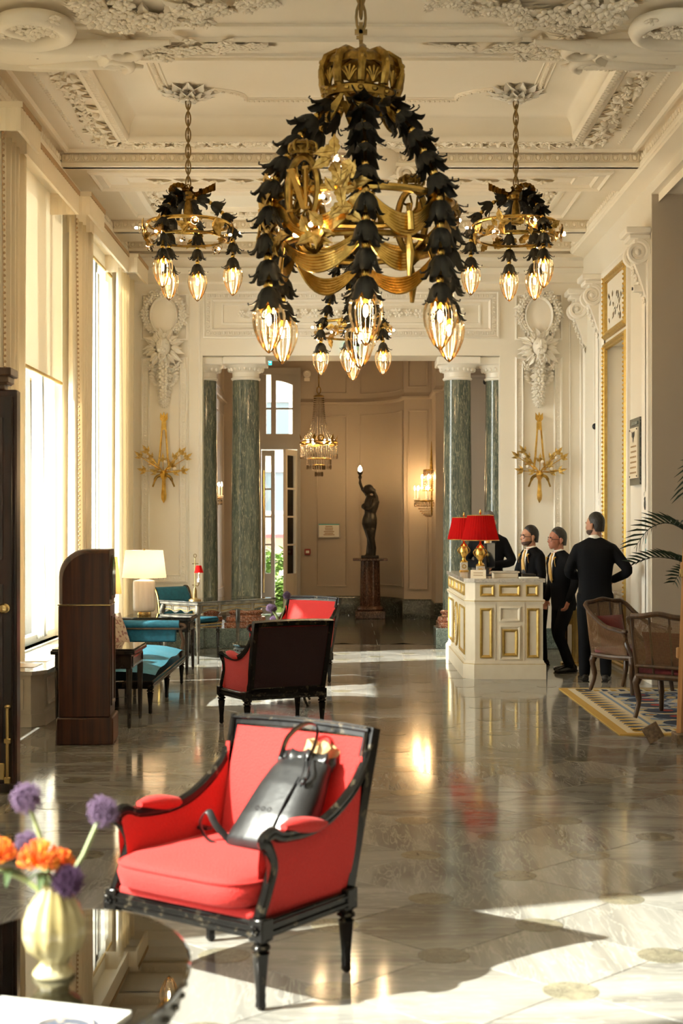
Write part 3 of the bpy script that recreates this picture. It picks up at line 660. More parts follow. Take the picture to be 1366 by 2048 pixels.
# large corner cartouches over the near beam
def corner_cartouche(s):
    k = MB(); cx = XC+s*2.20; mz = WDm(ZC) @ TR(cx, 10.12, 0) @ SC(s, 1, 1)
    rows = []
    for q, h in ((1.15, 0), (1.15, .09), (1.05, .13), (.97, .09), (.5, .11), (.02, .12)): rows.append([(.12+.50*q*cos(t), .50+.26*q*sin(t), h) for t in [2*pi*i/36 for i in range(36)]])
    k.grid(rows, True, mz)
    def scroll(cx, cy, r, turns, w, a0=0, d=1, z=.10):
        n = 44; k.tube([(cx+r*(1-.88*i/n)*cos(a0+d*2*pi*turns*i/n), cy+r*(1-.88*i/n)*sin(a0+d*2*pi*turns*i/n), z) for i in range(n+1)], [w*(1-.6*i/n) for i in range(n+1)], 8, m=mz)
    scroll(.05, -.12, .36, 1.7, .085, -.4, 1); scroll(-.50, .42, .20, 1.4, .05, 0, -1); scroll(-.42, .70, .13, 1.5, .04, 2, 1); scroll(.65, .30, .17, 1.5, .05, 3, -1)
    k.tube([(-.9+1.9*t, .16+.12*sin(pi*t*1.5), .11) for t in [i/20 for i in range(21)]], [.02+.05*sin(pi*i/20) for i in range(21)], 8, m=mz)
    k.tube([(-.62+.9*t, .78-.10*sin(pi*t), .09) for t in [i/16 for i in range(17)]], [.015+.04*sin(pi*i/16) for i in range(17)], 8, m=mz)
    rnd = random.Random(3 if s > 0 else 4)
    for i in range(95):       # flower spray trailing to the middle of the beam
        t = rnd.random()**1.3; x = -.35-1.35*t; y = -.28+.15*sin(t*5)+rnd.gauss(0, .16)*(1-t*.75)
        k.flower(rnd.uniform(.05, .095)*(1-.4*t), mz @ TR(x, y, .03) @ RX(rnd.uniform(-.4, .4)), 6, .9)
        k.leaf(rnd.uniform(.12, .22)*(1-.4*t), .05, mz @ TR(x, y, .04) @ RZ(rnd.uniform(0, 6.3)), .1, 3, .02, .5)
    for i in range(60):
        t = rnd.random()**1.2; x = -.55-1.05*t; y = .55-.02*t+rnd.gauss(0, .12)*(1-t*.8); mz = WDm(ZC) @ TR(cx, 10.12, 0) @ SC(s, 1, 1-.65*t)
        k.flower(rnd.uniform(.045, .085)*(1-.5*t), mz @ TR(x, y, .03), 6, .9); k.leaf(rnd.uniform(.12, .2)*(1-.4*t), .045, mz @ TR(x, y, .04) @ RZ(rnd.uniform(0, 6.3)), .1, 3, .02, .5)
    mz = WDm(ZC) @ TR(cx, 10.12, 0) @ SC(s, 1, 1)
    for i in range(46):
        x = rnd.uniform(-.5, .6); y = .80+rnd.gauss(0, .06); k.flower(rnd.uniform(.04, .07), mz @ TR(x, y, .03), 6, .9); k.leaf(.15, .045, mz @ TR(x, y, .03) @ RZ(rnd.uniform(0, 6.3)), .1, 3, .02, .5)
    for i in range(30): k.flower(rnd.uniform(.04, .07), mz @ TR(rnd.uniform(-.2, .3), -.15+rnd.gauss(0, .1), .1), 6, .9)
    k.build('corner_cartouche', 'plaster_ceiling', ce, 50)
corner_cartouche(-1); corner_cartouche(1)
# ================================================================ COLUMNS AND ENTRANCE HALL
def column(x, y, label, half=False):
    c = thing('marble_column', label, 'column', (x, y, 0), 0, 'green marble columns of the opening')
    MB().bbox(-.30, .30, -.30, .30, 0, .265, .008).build('pedestal', 'green_plinth', c)
    k = MB(); k.bbox(-.265, .265, -.265, .265, .265, .335, .006); k.lathe([(.255, .335), (.268, .36), (.255, .40), (.215, .41), (.205, .43), (.225, .445), (.232, .465), (.215, .485), (.20, .495)], 32); k.build('column_base', 'red_marble', c)
    MB().lathe([(.196, .495), (.194, .9), (.190, 2.0), (.180, 3.0), (.176, 3.52)], 36).build('shaft', 'green_marble', c)
    k = MB(); k.lathe([(.178, 3.52), (.195, 3.535), (.195, 3.55), (.178, 3.56), (.178, 3.62), (.20, 3.635), (.245, 3.69), (.265, 3.715)], 32); k.bbox(-.285, .285, -.285, .285, 3.715, 3.815, .012)
    for i in range(20): k.ball((.222*cos(2*pi*i/20), .222*sin(2*pi*i/20), 3.665), (.022, .022, .035), 6, 4)
    k.build('capital', 'paint_white', c); return c
column(-1.326, 19.07, 'green marble column left of the opening, beside the teal chair'); column(1.475, 19.07, 'green marble column right of the opening, behind the reception desk')
column(-1.895, 19.12, 'engaged green column in the left jamb of the opening'); column(2.03, 19.12, 'engaged green column in the right jamb of the opening')
hall = struct('wall_hall', 'beige panelled walls of the entrance hall with a curved niche')
plan = [(-2.2, YW+.62), (-2.2, 26.0)]
DX0, DX1 = -1.58, -.82
arc = [(.10+.90*sin(t), 26.0-1.15*(1-cos(t))) for t in [i*pi/2/10 for i in range(11)]]
plan2 = [(DX1, 26.0)]+arc+[(1.0, 24.80), (1.47, 24.72), (1.47, 23.6), (1.62, 23.55), (1.62, 21.4), (1.75, 21.35), (2.35, 21.30), (2.35, YW+.62)]
def wallstrip(pl, z0, z1, off=0, mt='hall_wall', name='wall_panel', prof=None, ang=30):
    k = MB()
    def offp(i, d):
        a = Vector(pl[max(i-1, 0)]); b = Vector(pl[i]); c = Vector(pl[min(i+1, len(pl)-1)])
        t = ((b-a).normalized() if i else Vector((0, 0)))+((c-b).normalized() if i < len(pl)-1 else Vector((0, 0)))
        if t.length < 1e-6: t = (b-a)
        t.normalize(); n = Vector((t.y, -t.x)); return b+n*d
    prof = prof or [(off, z0), (off, z1)]
    k.grid([[(*offp(i, d), z) for d, z in prof] for i in range(len(pl))])
    return k.build(name, mt, hall, ang)
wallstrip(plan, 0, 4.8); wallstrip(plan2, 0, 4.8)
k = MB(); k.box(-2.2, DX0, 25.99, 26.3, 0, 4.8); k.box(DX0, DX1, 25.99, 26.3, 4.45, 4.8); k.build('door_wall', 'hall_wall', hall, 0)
bp = [(0, 0), (.035, 0), (.035, .30), (.02, .33), (0, .34)]
wallstrip(plan2, 0, 0, 0, 'dark_marble', 'marble_skirting', bp); wallstrip(plan, 0, 0, 0, 'dark_marble', 'marble_skirting', bp)
rail = [(0, 3.78), (.05, 3.80), (.06, 3.83), (.02, 3.86), (0, 3.90)]
wallstrip(plan2, 0, 0, 0, 'hall_wall', 'picture_rail', rail); wallstrip(plan, 0, 0, 0, 'hall_wall', 'picture_rail', rail)
pf = [(0, 0), (0, .018), (.02, .024), (.035, 0)]
def seg_panel(p, q, t0, t1, z0, z1):
    p = Vector((*p, 0)); q = Vector((*q, 0)); d = (q-p); L = d.length; d.normalize(); n = Vector((d.y, -d.x, 0))
    return MB().frame(t0*L, t1*L, z0, z1, pf, Matrix(((d.x, 0, n.x, p.x), (d.y, 0, n.y, p.y), (0, 1, 0, 0), (0, 0, 0, 1))))
for p, q, a, b in (((DX1, 26), (.10, 26), .30, .92), ((1.0, 24.80), (1.47, 24.72), .12, .88), ((-2.2, 20), (-2.2, 26), .05, .3), ((-2.2, 20), (-2.2, 26), .36, .62), ((-2.2, 20), (-2.2, 26), .68, .95), ((1.62, 23.55), (1.62, 21.4), .1, .9)):
    for z0, z1 in ((.5, 3.6), (3.98, 4.6)): seg_panel(p, q, a, b, z0, z1).build('panel_moulding', 'hall_wall', hall)
for z0, z1 in ((.55, 3.6), (3.98, 4.6)):     # curved panel
    k = MB()
    for z in (z0, z1): k.tube([(.10+.885*sin(t), 26.0-.015-1.13*(1-cos(t)), z) for t in [.18+i*(pi/2-.3)/12 for i in range(13)]], .013, 5)
    for t in (.18, pi/2-.12): k.tube([(.10+.885*sin(t), 25.985-1.13*(1-cos(t)), z) for z in (z0, z1)], .013, 5)
    k.build('panel_moulding', 'hall_wall', hall)
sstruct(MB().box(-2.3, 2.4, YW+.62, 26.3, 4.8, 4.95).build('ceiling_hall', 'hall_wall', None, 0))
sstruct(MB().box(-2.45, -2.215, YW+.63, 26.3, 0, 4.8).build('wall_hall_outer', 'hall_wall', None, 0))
# entrance door with transom window
dr = struct('door_1', 'grey glazed entrance door standing open below an arched transom window', (0, 0, 0))
k = MB(); Y = 25.97
for x in (DX0, DX1-.055): k.box(x, x+.055, Y-.06, Y+.1, 0, 4.45)
k.box(DX0+.002, DX1-.002, Y-.055, Y+.095, 2.98, 3.16); k.box(DX0+.002, DX1-.002, Y-.055, Y+.095, 4.33, 4.448); k.build('door_frame', 'hall_frame', dr, 0)
k = MB(); xa, xb = DX0+.055, DX1-.055
for x in (xa, lerp(xa, xb, .27), xb-.09): k.box(x, x+.09, Y-.03, Y+.03, 3.16, 4.33)
k.box(xa, xb, Y-.027, Y+.027, 3.161, 3.26); k.box(xa, xb, Y-.024, Y+.024, 3.70, 3.73)
k.prism([(xa+.25, 4.33), (xb, 4.33), (xb, 4.10)]+[(lerp(xb, xa+.25, t), 4.10+.12*sin(pi*t*.5)) for t in [i/8 for i in range(1, 9)]], Y-.025, Y+.025, Matrix(((1,0,0,0),(0,0,1,0),(0,1,0,0),(0,0,0,1))))
k.build('transom_window', 'hall_frame', dr, 0)
MB().box(xa, xb, Y-.004, Y+.004, 3.2, 4.33).build('pane', 'window_glass', dr, 0)
def leaf_door(x0, x1, m, name):
    k = MB(); k.box(x0, x0+.07, -.025, .025, .02, 2.96, m); k.box(x1-.07, x1, -.025, .025, .02, 2.96, m); k.box(x0+.001, x1-.001, -.022, .022, .021, .75, m); k.box(x0+.001, x1-.001, -.022, .022, 2.86, 2.959, m)
    for z in (1.25, 1.75, 2.25): k.box(x0, x1, -.015, .015, z, z+.03, m)
    o = k.build(name, 'paint_white' if name == 'open_leaf' else 'hall_frame', dr, 0); MB().box(x0+.06, x1-.06, -.004, .004, .75, 2.9, m).build('pane', 'window_glass', o, 0)
    MB().tube([(x0+.04, -.05, .4), (x0+.04, -.05, 2.6)], .012, 6, m=m).build('bolt_rod', 'brass', o)
leaf_door(0, .24, TR(DX0+.06, Y-.02, 0), 'closed_leaf'); leaf_door(0, .50, TR(DX1-.07, Y-.02, 0) @ RZ(-1.98+.0), 'open_leaf')
# outdoors seen through the door
sstruct(MB().box(-30, 30, 26.3, 90, -.3, -.12).build('ground_outside', 'pavement', None, 0)); sstruct(MB().box(-30, XL-.3, -20, 26.3, -.3, -.12).build('terrace', 'pavement', None, 0))
def shrub(x, y, rx, ry, h, n, label, fl=0, seed=1):
    rnd = random.Random(seed); c = thing('garden_shrub', label, 'shrub', (x, y, -.12), 0, 'shrubs outside the entrance'); k = MB()
    for i in range(n):
        a = rnd.uniform(0, 6.3); b = rnd.uniform(0, 1); rr = rnd.uniform(.75, 1.02); p = (rx*cos(a)*sqrt(1-b*b)*rr, ry*sin(a)*sqrt(1-b*b)*rr, h*b*rr+.06)
        k.leaf(.16, .06, TR(*p) @ RZ(rnd.uniform(0, 6.3)) @ RY(rnd.uniform(-1, .4)), .2, 1, .003, .3)
    k.ball((0, 0, 0), (rx*.8, ry*.8, h*.8), 12, 8); k.build('foliage', 'hedge_leaf', c, 0)
    if fl:
        k = MB()
        for i in range(fl): a = rnd.uniform(0, 6.3); b = rnd.uniform(.3, 1); k.flower(.08, TR(rx*cos(a)*sqrt(1-b*b), ry*sin(a)*sqrt(1-b*b)-.02, h*b+.1) @ RX(.8), 5, .6)
        k.build('blossom', 'flower_white', c, 0)
    MB().tube([(0, 0, 0), (0, 0, h*.5)], .03, 5).build('stem', 'walnut', c)
shrub(-1.45, 28.9, .55, .4, .55, 900, 'low shrub nearest the door threshold', 0, 1); shrub(-1.0, 30.2, .6, .5, .75, 800, 'white flowering shrub behind the low shrub', 60, 2)
shrub(-1.75, 31.6, .8, .5, 1.15, 900, 'tall green hedge shrub left in the doorway view', 0, 3); shrub(-1.0, 33.2, .9, .6, 1.35, 900, 'rounded hedge farthest from the door', 0, 4)
b = thing('apartment_facade', 'pale stone building across the street seen through the open door', 'building', (-3.0, 62, 0))
MB().box(-9, 3.0, 0, 8, -.12, 8.6).build('wall', 'stone_facade', b, 0)
wm = MB().box(-.55, .55, -.10, .02, 0, 1.7).build('window', 'window_seal', b, 0); MB().frame(-.68, .68, -.1, 1.85, [(0, 0), (0, .14), (.12, .16), (.14, .02)], WBm(0)).build('window_surround', 'facade_trim', wm)
first = True
for r in range(2):
    for c_ in range(3):
        loc = (-5.2+c_*2.6, 0, 2.2+r*3.0)
        if first: wm.location = loc; first = False
        else: q = copy_tree(wm, b); q.location = loc
k = MB(); k.box(-9, 3.1, -.25, 0, 4.9, 5.1); k.box(-9, 3.2, -.45, 0, 8.2, 8.6); k.build('cornice', 'facade_trim', b, 0); MB().box(-4, 1.5, -1.6, 0, 1.1, 1.25).build('awning', 'fire_red', b, 0)
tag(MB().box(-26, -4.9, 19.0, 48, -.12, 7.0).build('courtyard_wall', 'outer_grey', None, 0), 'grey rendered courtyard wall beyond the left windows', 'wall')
# ---- hall fittings
def statue():
    c = thing('torch_statue', 'dark bronze figure raising a torch lamp in the curved niche', 'statue', (.42, 25.0, 1.04))
    k = MB(); sx = 1.0
    # contrapposto nude figure facing left, ~1.25 m tall
    k.loft([((0, 0, .08), .05, .06), ((.0, 0, .20), .055, .06), ((.01, 0, .34), .07, .075), ((0, 0, .46), .10, .085), ((-.015, 0, .60), .135, .105), ((-.01, 0, .68), .13, .105), ((.0, 0, .78), .10, .085), ((.02, 0, .88), .12, .095), ((.03, 0, .98), .135, .095), ((.02, 0, 1.05), .10, .075), ((-.01, 0, 1.09), .05, .05)])
    k.loft([((-.03, .05, .04), .05, .05), ((-.02, .05, .2), .045, .05), ((.015, .05, .33), .06, .06), ((-.01, .04, .50), .09, .08)]); k.loft([((.05, -.05, .04), .045, .05), ((.055, -.05, .18), .052, .055), ((.02, -.05, .33), .06, .065), ((0, -.04, .5), .09, .08)])
    k.ball((-.055, 0, 1.19), (.07, .062, .085), 12, 8); k.ball((-.02, 0, 1.20), (.085, .078, .085), 12, 8); k.ball((.055, 0, 1.17), (.05, .05, .05), 8, 6); k.ball((-.125, 0, 1.17), (.02, .016, .022), 6, 5)
    k.tube(spline([(.0, .02, 1.04), (-.07, .06, 1.13), (-.14, .05, 1.22), (-.17, .03, 1.30)], 6), [.042]*6+[.036]*6+[.028]*7, 8); k.ball((-.175, .03, 1.31), .03, 8, 6)
    k.tube(spline([(.06, -.09, 1.02), (.03, -.14, .90), (-.06, -.13, .84), (-.11, -.08, .88)], 6), [.042]*6+[.036]*6+[.028]*7, 8); k.ball((-.10, 0, .90), (.06, .07, .055), 8, 6); k.tube(spline([(.06, .02, 1.16), (.11, 0, 1.05), (.10, .02, .95)], 5), .035, 7)
    for y in (.05, -.05): k.ball((-.03, y, .035), (.09, .035, .035), 8, 6)
    remesh(k.build('figure', 'bronze_statue', c, 0), .011, 3)
    k = MB(); k.bbox(-.16, .15, -.13, .13, 0, .05, .01); k.build('plinth', 'bronze_statue', c)
    MB().lathe([(.018, 1.27), (.024, 1.33), (.016, 1.36), (.034, 1.41), (.02, 1.44), (.045, 1.48), (.05, 1.50)], 12, TR(-.175, .03, 0)).build('torch', 'bronze_statue', c)
    MB().lathe([(.006, 1.50), (.036, 1.53), (.03, 1.57), (.006, 1.61)], 10, TR(-.175, .03, 0)).build('flame_bulb', 'candle_flame', c)
    p = thing('statue_pedestal', 'fluted brown marble pedestal carrying the bronze figure', 'pedestal', (.42, 25.0, 0))
    k = MB(); k.bbox(-.26, .26, -.24, .24, 0, .13, .01); k.lathe([(.22, .13), (.24, .16), (.22, .20), (.18, .22)], 24); k.build('base', 'brown_marble', p)
    MB().lathe([(.175, .22), (.165, .6), (.158, 1.0)], 48, flute=.035, nfl=16).build('shaft', 'brown_marble', p); MB().bbox(-.30, .30, -.26, .26, 1.0, 1.04, .008).build('slab', 'brown_marble', p)
statue()
def crystal_strand(k, p0, p1, n, r, sag=0):
    p0 = Vector(p0); p1 = Vector(p1)
    for i in range(n):
        t = (i+.5)/n; p = p0.lerp(p1, t); p.z -= sag*4*t*(1-t); k.ball(p, (r, r, r*1.25), 5, 4)
def empire_chandelier():
    X, Y = -.425, 22.5; c = thing('crystal_chandelier', 'crystal strand empire chandelier hanging in the entrance hall', 'chandelier', (X, Y, 2.36))
    k = MB(); k.tube([(.03*cos(t), 0, 1.36+.055*sin(t)) for t in [i*pi/8 for i in range(16)]], .008, 6, True); k.tube([(0, 0, 1.42), (0, 0, 2.43)], .008, 6); k.lathe([(.02, 1.30), (.085, 1.27), (.085, 1.255), (.01, 1.25)], 18); k.build('hanger', 'gold_dark', c); k = MB(); k.tube([(.285*cos(t), .285*sin(t), .555) for t in [2*pi*i/32 for i in range(32)]], .012, 6, True); k.tube([(.29*cos(t), .29*sin(t), .525) for t in [2*pi*i/32 for i in range(32)]], .008, 6, True)
    for i in range(6): k.ball((.288*cos(i*pi/3+.3), .288*sin(i*pi/3+.3), .54), .016, 6, 5)
    q = MB(); q.tube([(.19*cos(t), .19*sin(t), .29) for t in [2*pi*i/24 for i in range(24)]], .007, 5, True); q.build('middle_ring', 'gold_dark', c); q = MB(); q.tube([(.10*cos(t), .10*sin(t), .19) for t in [2*pi*i/20 for i in range(20)]], .007, 5, True); q.build('bottom_ring', 'gold_dark', c)
    for i in range(6): a = i*pi/3+.3; k.leaf(.11, .03, TR(.29*cos(a), .29*sin(a), .56) @ RZ(a) @ RY(-1.5), .1, 2, .006, .3); k.tube([(.29*cos(a+.9*t), .29*sin(a+.9*t), .55-.05*sin(pi*t)) for t in [j/8 for j in range(9)]], .012, 5)
    k.tube([(.04+.045*cos(t), -.285, .60+.045*sin(t)) for t in [2*pi*i/14 for i in range(14)]], .014, 6, True)
    k.build('upper_ring', 'gold_dark', c)
    k = MB()
    for i in range(22):
        a = 2*pi*i/22; ct, st = cos(a), sin(a); pts = [(.075, 1.25), (.085, 1.05), (.105, .88), (.15, .72), (.28, .56)]
        for (r0, z0), (r1, z1) in zip(pts, pts[1:]): crystal_strand(k, (r0*ct, r0*st, z0), (r1*ct, r1*st, z1), 6, .009)
    for i in range(44):
        a = 2*pi*i/44; crystal_strand(k, (.29*cos(a), .29*sin(a), .52), (.29*cos(a), .29*sin(a), .38), 5, .009); k.ball((.29*cos(a), .29*sin(a), .33), (.010, .010, .045), 5, 4)
    for i in range(30):
        a = 2*pi*i/30; crystal_strand(k, (.19*cos(a), .19*sin(a), .28), (.19*cos(a), .19*sin(a), .20), 4, .009); k.ball((.19*cos(a), .19*sin(a), .16), (.010, .010, .04), 5, 4)
    for i in range(18):
        a = 2*pi*i/18; crystal_strand(k, (.10*cos(a), .10*sin(a), .18), (.09*cos(a), .09*sin(a), .12), 3, .010); k.ball((.06*cos(a), .06*sin(a), .05), (.010, .010, .04), 5, 4)
    k.build('crystal_strands', 'crystal', c, kind='stuff')
    for i in range(6): a = i*pi/3; MB().ball((.17*cos(a), .17*sin(a), .56), (.022, .022, .035), 8, 6).build('bulb', 'candle_flame', c)
    L = bpy.data.lights.new('chandelier_light', 'POINT'); L.energy = 9; L.color = (1, .68, .36); L.shadow_soft_size = .28; lo = bpy.data.objects.new('chandelier_light', L); COL.objects.link(lo); lo.parent = c; lo.location = (0, 0, .5)
empire_chandelier()
def crystal_sconce(loc, rz, label):
    c = thing('crystal_wall_light', label, 'wall light', loc, rz, 'crystal wall lights of the hall'); k = MB()      # local: wall at y=0, projects -y
    k.bbox(-.04, .04, -.03, 0, -.25, .5, .008); k.tube([(.30*cos(t), .30*sin(t), 0) for t in [pi+i*pi/14 for i in range(15)]], .012, 6); k.tube([(.15*cos(t), .15*sin(t), .52) for t in [pi+i*pi/10 for i in range(11)]], .010, 6)
    k.tube([(.18*cos(t), .18*sin(t), .18) for t in [pi+i*pi/10 for i in range(11)]], .010, 6); k.lathe([(.03, .5), (.02, .7), (.004, 1.0)], 8, TR(0, -.02, 0)); k.build('bracket', 'gold_dark', c)
    s = MB(); f = []
    for j, (rr, z, n) in enumerate(((.30, .05, 5), (.19, .24, 4))):
        for i in range(n):
            a = pi+pi*(i+.5)/n; p = (rr*cos(a), rr*sin(a), z); kk = MB().lathe([(.018, -.04), (.03, -.01), (.011, 0), (.011, .13)], 8, TR(*p)); kk.build('candle', 'paper_white', c); MB().lathe([(.004, .13), (.013, .155), (.004, .20)], 8, TR(*p)).build('flame', 'candle_flame', c)
    for i in range(15):
        a = pi+pi*i/14; crystal_strand(s, (.15*cos(a), .15*sin(a), .52), (.17*cos(a), .17*sin(a), .16), 10, .011); crystal_strand(s, (.30*cos(a), .30*sin(a), 0), (.05*cos(a), .05*sin(a)-.03, -.26), 8, .012, .06); s.ball((.30*cos(a), .30*sin(a), -.06), (.014, .014, .04), 5, 4); s.ball((.15*cos(a), .15*sin(a), .46), (.012, .012, .05), 5, 4)
    s.build('crystal_strands', 'crystal', c, kind='stuff')
    L = bpy.data.lights.new('sconce_light', 'POINT'); L.energy = 3; L.color = (1, .58, .24); L.shadow_soft_size = .26; lo = bpy.data.objects.new('sconce_light', L); COL.objects.link(lo); lo.parent = c; lo.location = (0, -.36, .26)
crystal_sconce((1.47, 24.1, 1.95), pi/2*-1+pi, 'lit crystal wall light right of the bronze figure') if False else None
crystal_sconce((1.455, 24.2, 2.02), -pi/2, 'lit crystal wall light right of the bronze torch figure'); crystal_sconce((-2.19, 21.9, 2.02), pi/2, 'lit crystal wall light between the two left green columns')
# wall plaque, alarm button, sensors
k = thing('wall_notice', 'framed paper notice on the hall wall left of the bronze figure', 'notice', at(658, 1061, 25.95) - Vector((0, 0, .135)))
MB().bbox(-.20, .20, -.03, .04, 0, .27, .006).build('frame', 'hall_frame', k); MB().box(-.18, .18, -.034, -.03, .02, .25).build('sheet', 'paper_white', k, 0)
MB().box(-.185, .185, -.037, -.031, .235, .25).build('green_edge', 'exit_teal', k, 0)
q = MB()
for i in range(6): w = random.uniform(.06, .10); q.box(-w, w, -.037, -.034, .05+i*.03, .065+i*.03)
q.build('print', 'letter_brown', k, 0, kind='stuff')
k = thing('fire_alarm_button', 'small red fire alarm call point beside the entrance door', 'alarm', at(615, 1104, 25.97)-Vector((0, 0, .055))); MB().bbox(-.055, .055, -.03, .03, 0, .11, .008).build('housing', 'fire_red', k); MB().box(-.03, .03, -.034, -.03, .035, .08).build('label_plate', 'paper_white', k, 0)
k = thing('wall_siren', 'round white wall siren beside the transom window', 'siren', at(614, 748, 25.97)-Vector((0, 0, .07))); MB().lathe([(.07, 0), (.07, .05), (.045, .07), (.03, .05)], 20, TR(0, 0, .07) @ RX(pi/2)).build('horn', 'paint_white', k); MB().box(-.05, .05, -.04, .03, -.06, .0).build('base', 'paint_white', k, 0)
def exit_sign(px, py, Y, w, h, label):
    p = at(px, py, Y); k = thing('exit_sign', label, 'exit sign', p-Vector((0, 0, h/2)), 0); MB().box(-w/2, w/2, -.015, .015, 0, h).build('lit_panel', 'exit_lit', k, 0)
    f = MB(); a = -w*.16; f.box(-w*.30, w*.02, -.018, -.0155, h*.08, h*.92); f.build('door_pictogram', 'exit_white', k, 0)
    f = MB(); f.box(-w*.16, -w*.08, -.02, -.0185, h*.66, h*.84); f.box(-w*.18, -w*.06, -.02, -.0185, h*.38, h*.64); f.box(-w*.22, -w*.15, -.02, -.0185, h*.14, h*.38); f.box(-w*.09, -w*.02, -.02, -.0185, h*.16, h*.38); f.build('running_figure', 'exit_lit', k, 0)
    f = MB(); f.box(w*.12, w*.34, -.018, -.0155, h*.45, h*.55); f.prism([(w*.30, h*.3), (w*.44, h*.5), (w*.30, h*.7)], -.018, -.0155, Matrix(((1,0,0,0),(0,0,1,0),(0,1,0,0),(0,0,0,1)))); f.build('arrow', 'exit_white', k, 0)
exit_sign(537, 725, 19.6, .09, .07, 'small teal running figure exit sign beside the left column capital'); exit_sign(700, 694, 18.7, .17, .10, 'teal exit sign on the lintel behind the rear chandelier')
# ================================================================ CHANDELIERS
def bell_mesh(s=1.0, n=6, name='bell_flower'):
    k = MB()
    prof = [(.012, 0), (.040, -.012), (.062, -.045), (.072, -.085), (.088, -.118), (.108, -.125)]
    for i in range(n):
        a = 2*pi*i/n; wd = [.6, .58, .55, .50, .30, .08]; rows = []
        for (r, z), w in zip(prof, wd): rows.append([((r*(1-.10*abs(u)))*s*cos(a+u*w), (r*(1-.10*abs(u)))*s*sin(a+u*w), z*s-.004*s*abs(u)) for u in (-1, -.5, 0, .5, 1)])
        k.grid(rows); k.grid([[(x*.95, y*.95, z-.003*s) for x, y, z in r] for r in rows[::-1]])
    for i in range(3):
        a = 2*pi*i/3+.5; k.tube([(.06*s*cos(a), .06*s*sin(a), -.07*s), (.095*s*cos(a), .095*s*sin(a), -.10*s), (.118*s*cos(a), .118*s*sin(a), -.105*s), (.122*s*cos(a), .122*s*sin(a), -.092*s)], .005*s, 4)
    return k
BELL = bell_mesh().build('bell_flower_proto', 'bronze_petal', None, 50); BELLM = BELL.data; bpy.data.objects.remove(BELL)
kb = MB(); kb.lathe([(.006, -.03), (.02, -.018), (.024, 0), (.02, .018), (.006, .03)], 10); b_ = kb.build('x', 'gold', None); BEADM = b_.data; bpy.data.objects.remove(b_)
def bulb_mesh():
    k = MB(); prof = [(.045, 0), (.070, -.015), (.085, -.055), (.088, -.095), (.080, -.145), (.060, -.20), (.034, -.245), (.012, -.268), (.002, -.276)]
    k.lathe(prof, 48, caps=False, flute=.055, nfl=12); return k
b_ = bulb_mesh().build('x', 'bulb_glass', None, 70); BULBM = b_.data; bpy.data.objects.remove(b_)
b_ = MB().lathe([(.003, -.060), (.010, -.070), (.012, -.095), (.009, -.115), (.003, -.122)], 10).build('x', 'filament', None); FILM = b_.data; bpy.data.objects.remove(b_)
k_ = MB()
for i in range(10): k_.leaf(.055, .018, RZ(2*pi*i/10) @ TR(.030, 0, 0) @ RY(.75), .3, 1, .003, .2)
k_.lathe([(.03, .02), (.052, .005), (.05, -.008), (.03, -.01)], 16); k_.tube([(0, 0, .02), (0, 0, -.05)], .012, 6)
b_ = k_.build('x', 'gold', None); COLLM = b_.data; bpy.data.objects.remove(b_)
k_ = MB()
k_.tube([(.018*cos(t), 0, .034*sin(t)) for t in [2*pi*i/12 for i in range(12)]], .0055, 5, True); b_ = k_.build('x', 'chain_metal', None); LINKM = b_.data; bpy.data.objects.remove(b_)
k_ = MB()
for i in range(6):
    rows = []
    for r, z, w in ((.008, 0, .5), (.026, .016, .5), (.046, .024, .42), (.060, .018, .15)): rows.append([(r*cos(2*pi*i/6+u*w), r*sin(2*pi*i/6+u*w), z) for u in (-1, 0, 1)])
    k_.grid(rows)
b_ = k_.build('x', 'petal_glass', None, 50); GFLM = b_.data; bpy.data.objects.remove(b_)
b_ = MB().ball((0, 0, .045), (.011, .011, .016), 8, 6).build('x', 'tiny_filament', None); SBULM = b_.data; bpy.data.objects.remove(b_)
b_ = MB().tube([(0, 0, -.02), (0, 0, .034)], .008, 6).build('x', 'brass', None); STUBM = b_.data; bpy.data.objects.remove(b_)
def gleaf(L, w):
    k = MB(); k.leaf(L, w, None, .25, 3, .004, .35); k.tube([(0, 0, 0), (L*.5, 0, -.05*L), (L*.95, 0, -.22*L)], .004, 4); b = k.build('x', 'gold_leaf_metal', None, 60); me = b.data; bpy.data.objects.remove(b); return me
GLM = gleaf(.115, .036); GLM2 = gleaf(.09, .027); GLM3 = gleaf(.125, .026)
def chain(c, z0, z1, step=.052, r=1):
    n = int((z1-z0)/step)
    for i in range(n): part('chain_link', LINKM, None, c, TR(0, 0, z0+(i+.5)*(z1-z0)/n) @ RZ(pi/2*(i % 2)+.2) @ SC(r, r, r*(z1-z0)/n/.052*1.05))
def garland(c, pts, n, s=1.0, bulb=True, skip=0):
    P = spline(pts, 10); d = [0]
    for a, b in zip(P, P[1:]): d.append(d[-1]+(b-a).length)
    g = MB().tube(P, .010, 6).build('garland_stem', 'gold_dark', c)
    for i in range(n):
        L = d[-1]*(i+.15+skip)/(n-1+.2+skip) if n > 1 else 0; L = min(L, d[-1]-.001)
        j = max(q for q in range(len(d)) if d[q] <= L); j = min(j, len(P)-2); t = (L-d[j])/max(d[j+1]-d[j], 1e-6); p = P[j].lerp(P[j+1], t); dr = (P[j]-P[j+1]).normalized()
        m = aim(p, dr) @ RZ(random.uniform(0, 1)) @ SC(s*random.uniform(.92, 1.05)); part('bell_flower', BELLM, None, g, m)
        if i < n: part('gold_bead', BEADM, None, g, aim(p+dr*.012, dr) @ SC(s*.95))
    if bulb:
        e = P[-1]; u = part('glass_shade', BULBM, None, c, TR(e.x, e.y, e.z-.085*s)); part('filament', FILM, None, u, I4.copy()); part('gold_collar', COLLM, None, c, TR(e.x, e.y, e.z-.085*s))
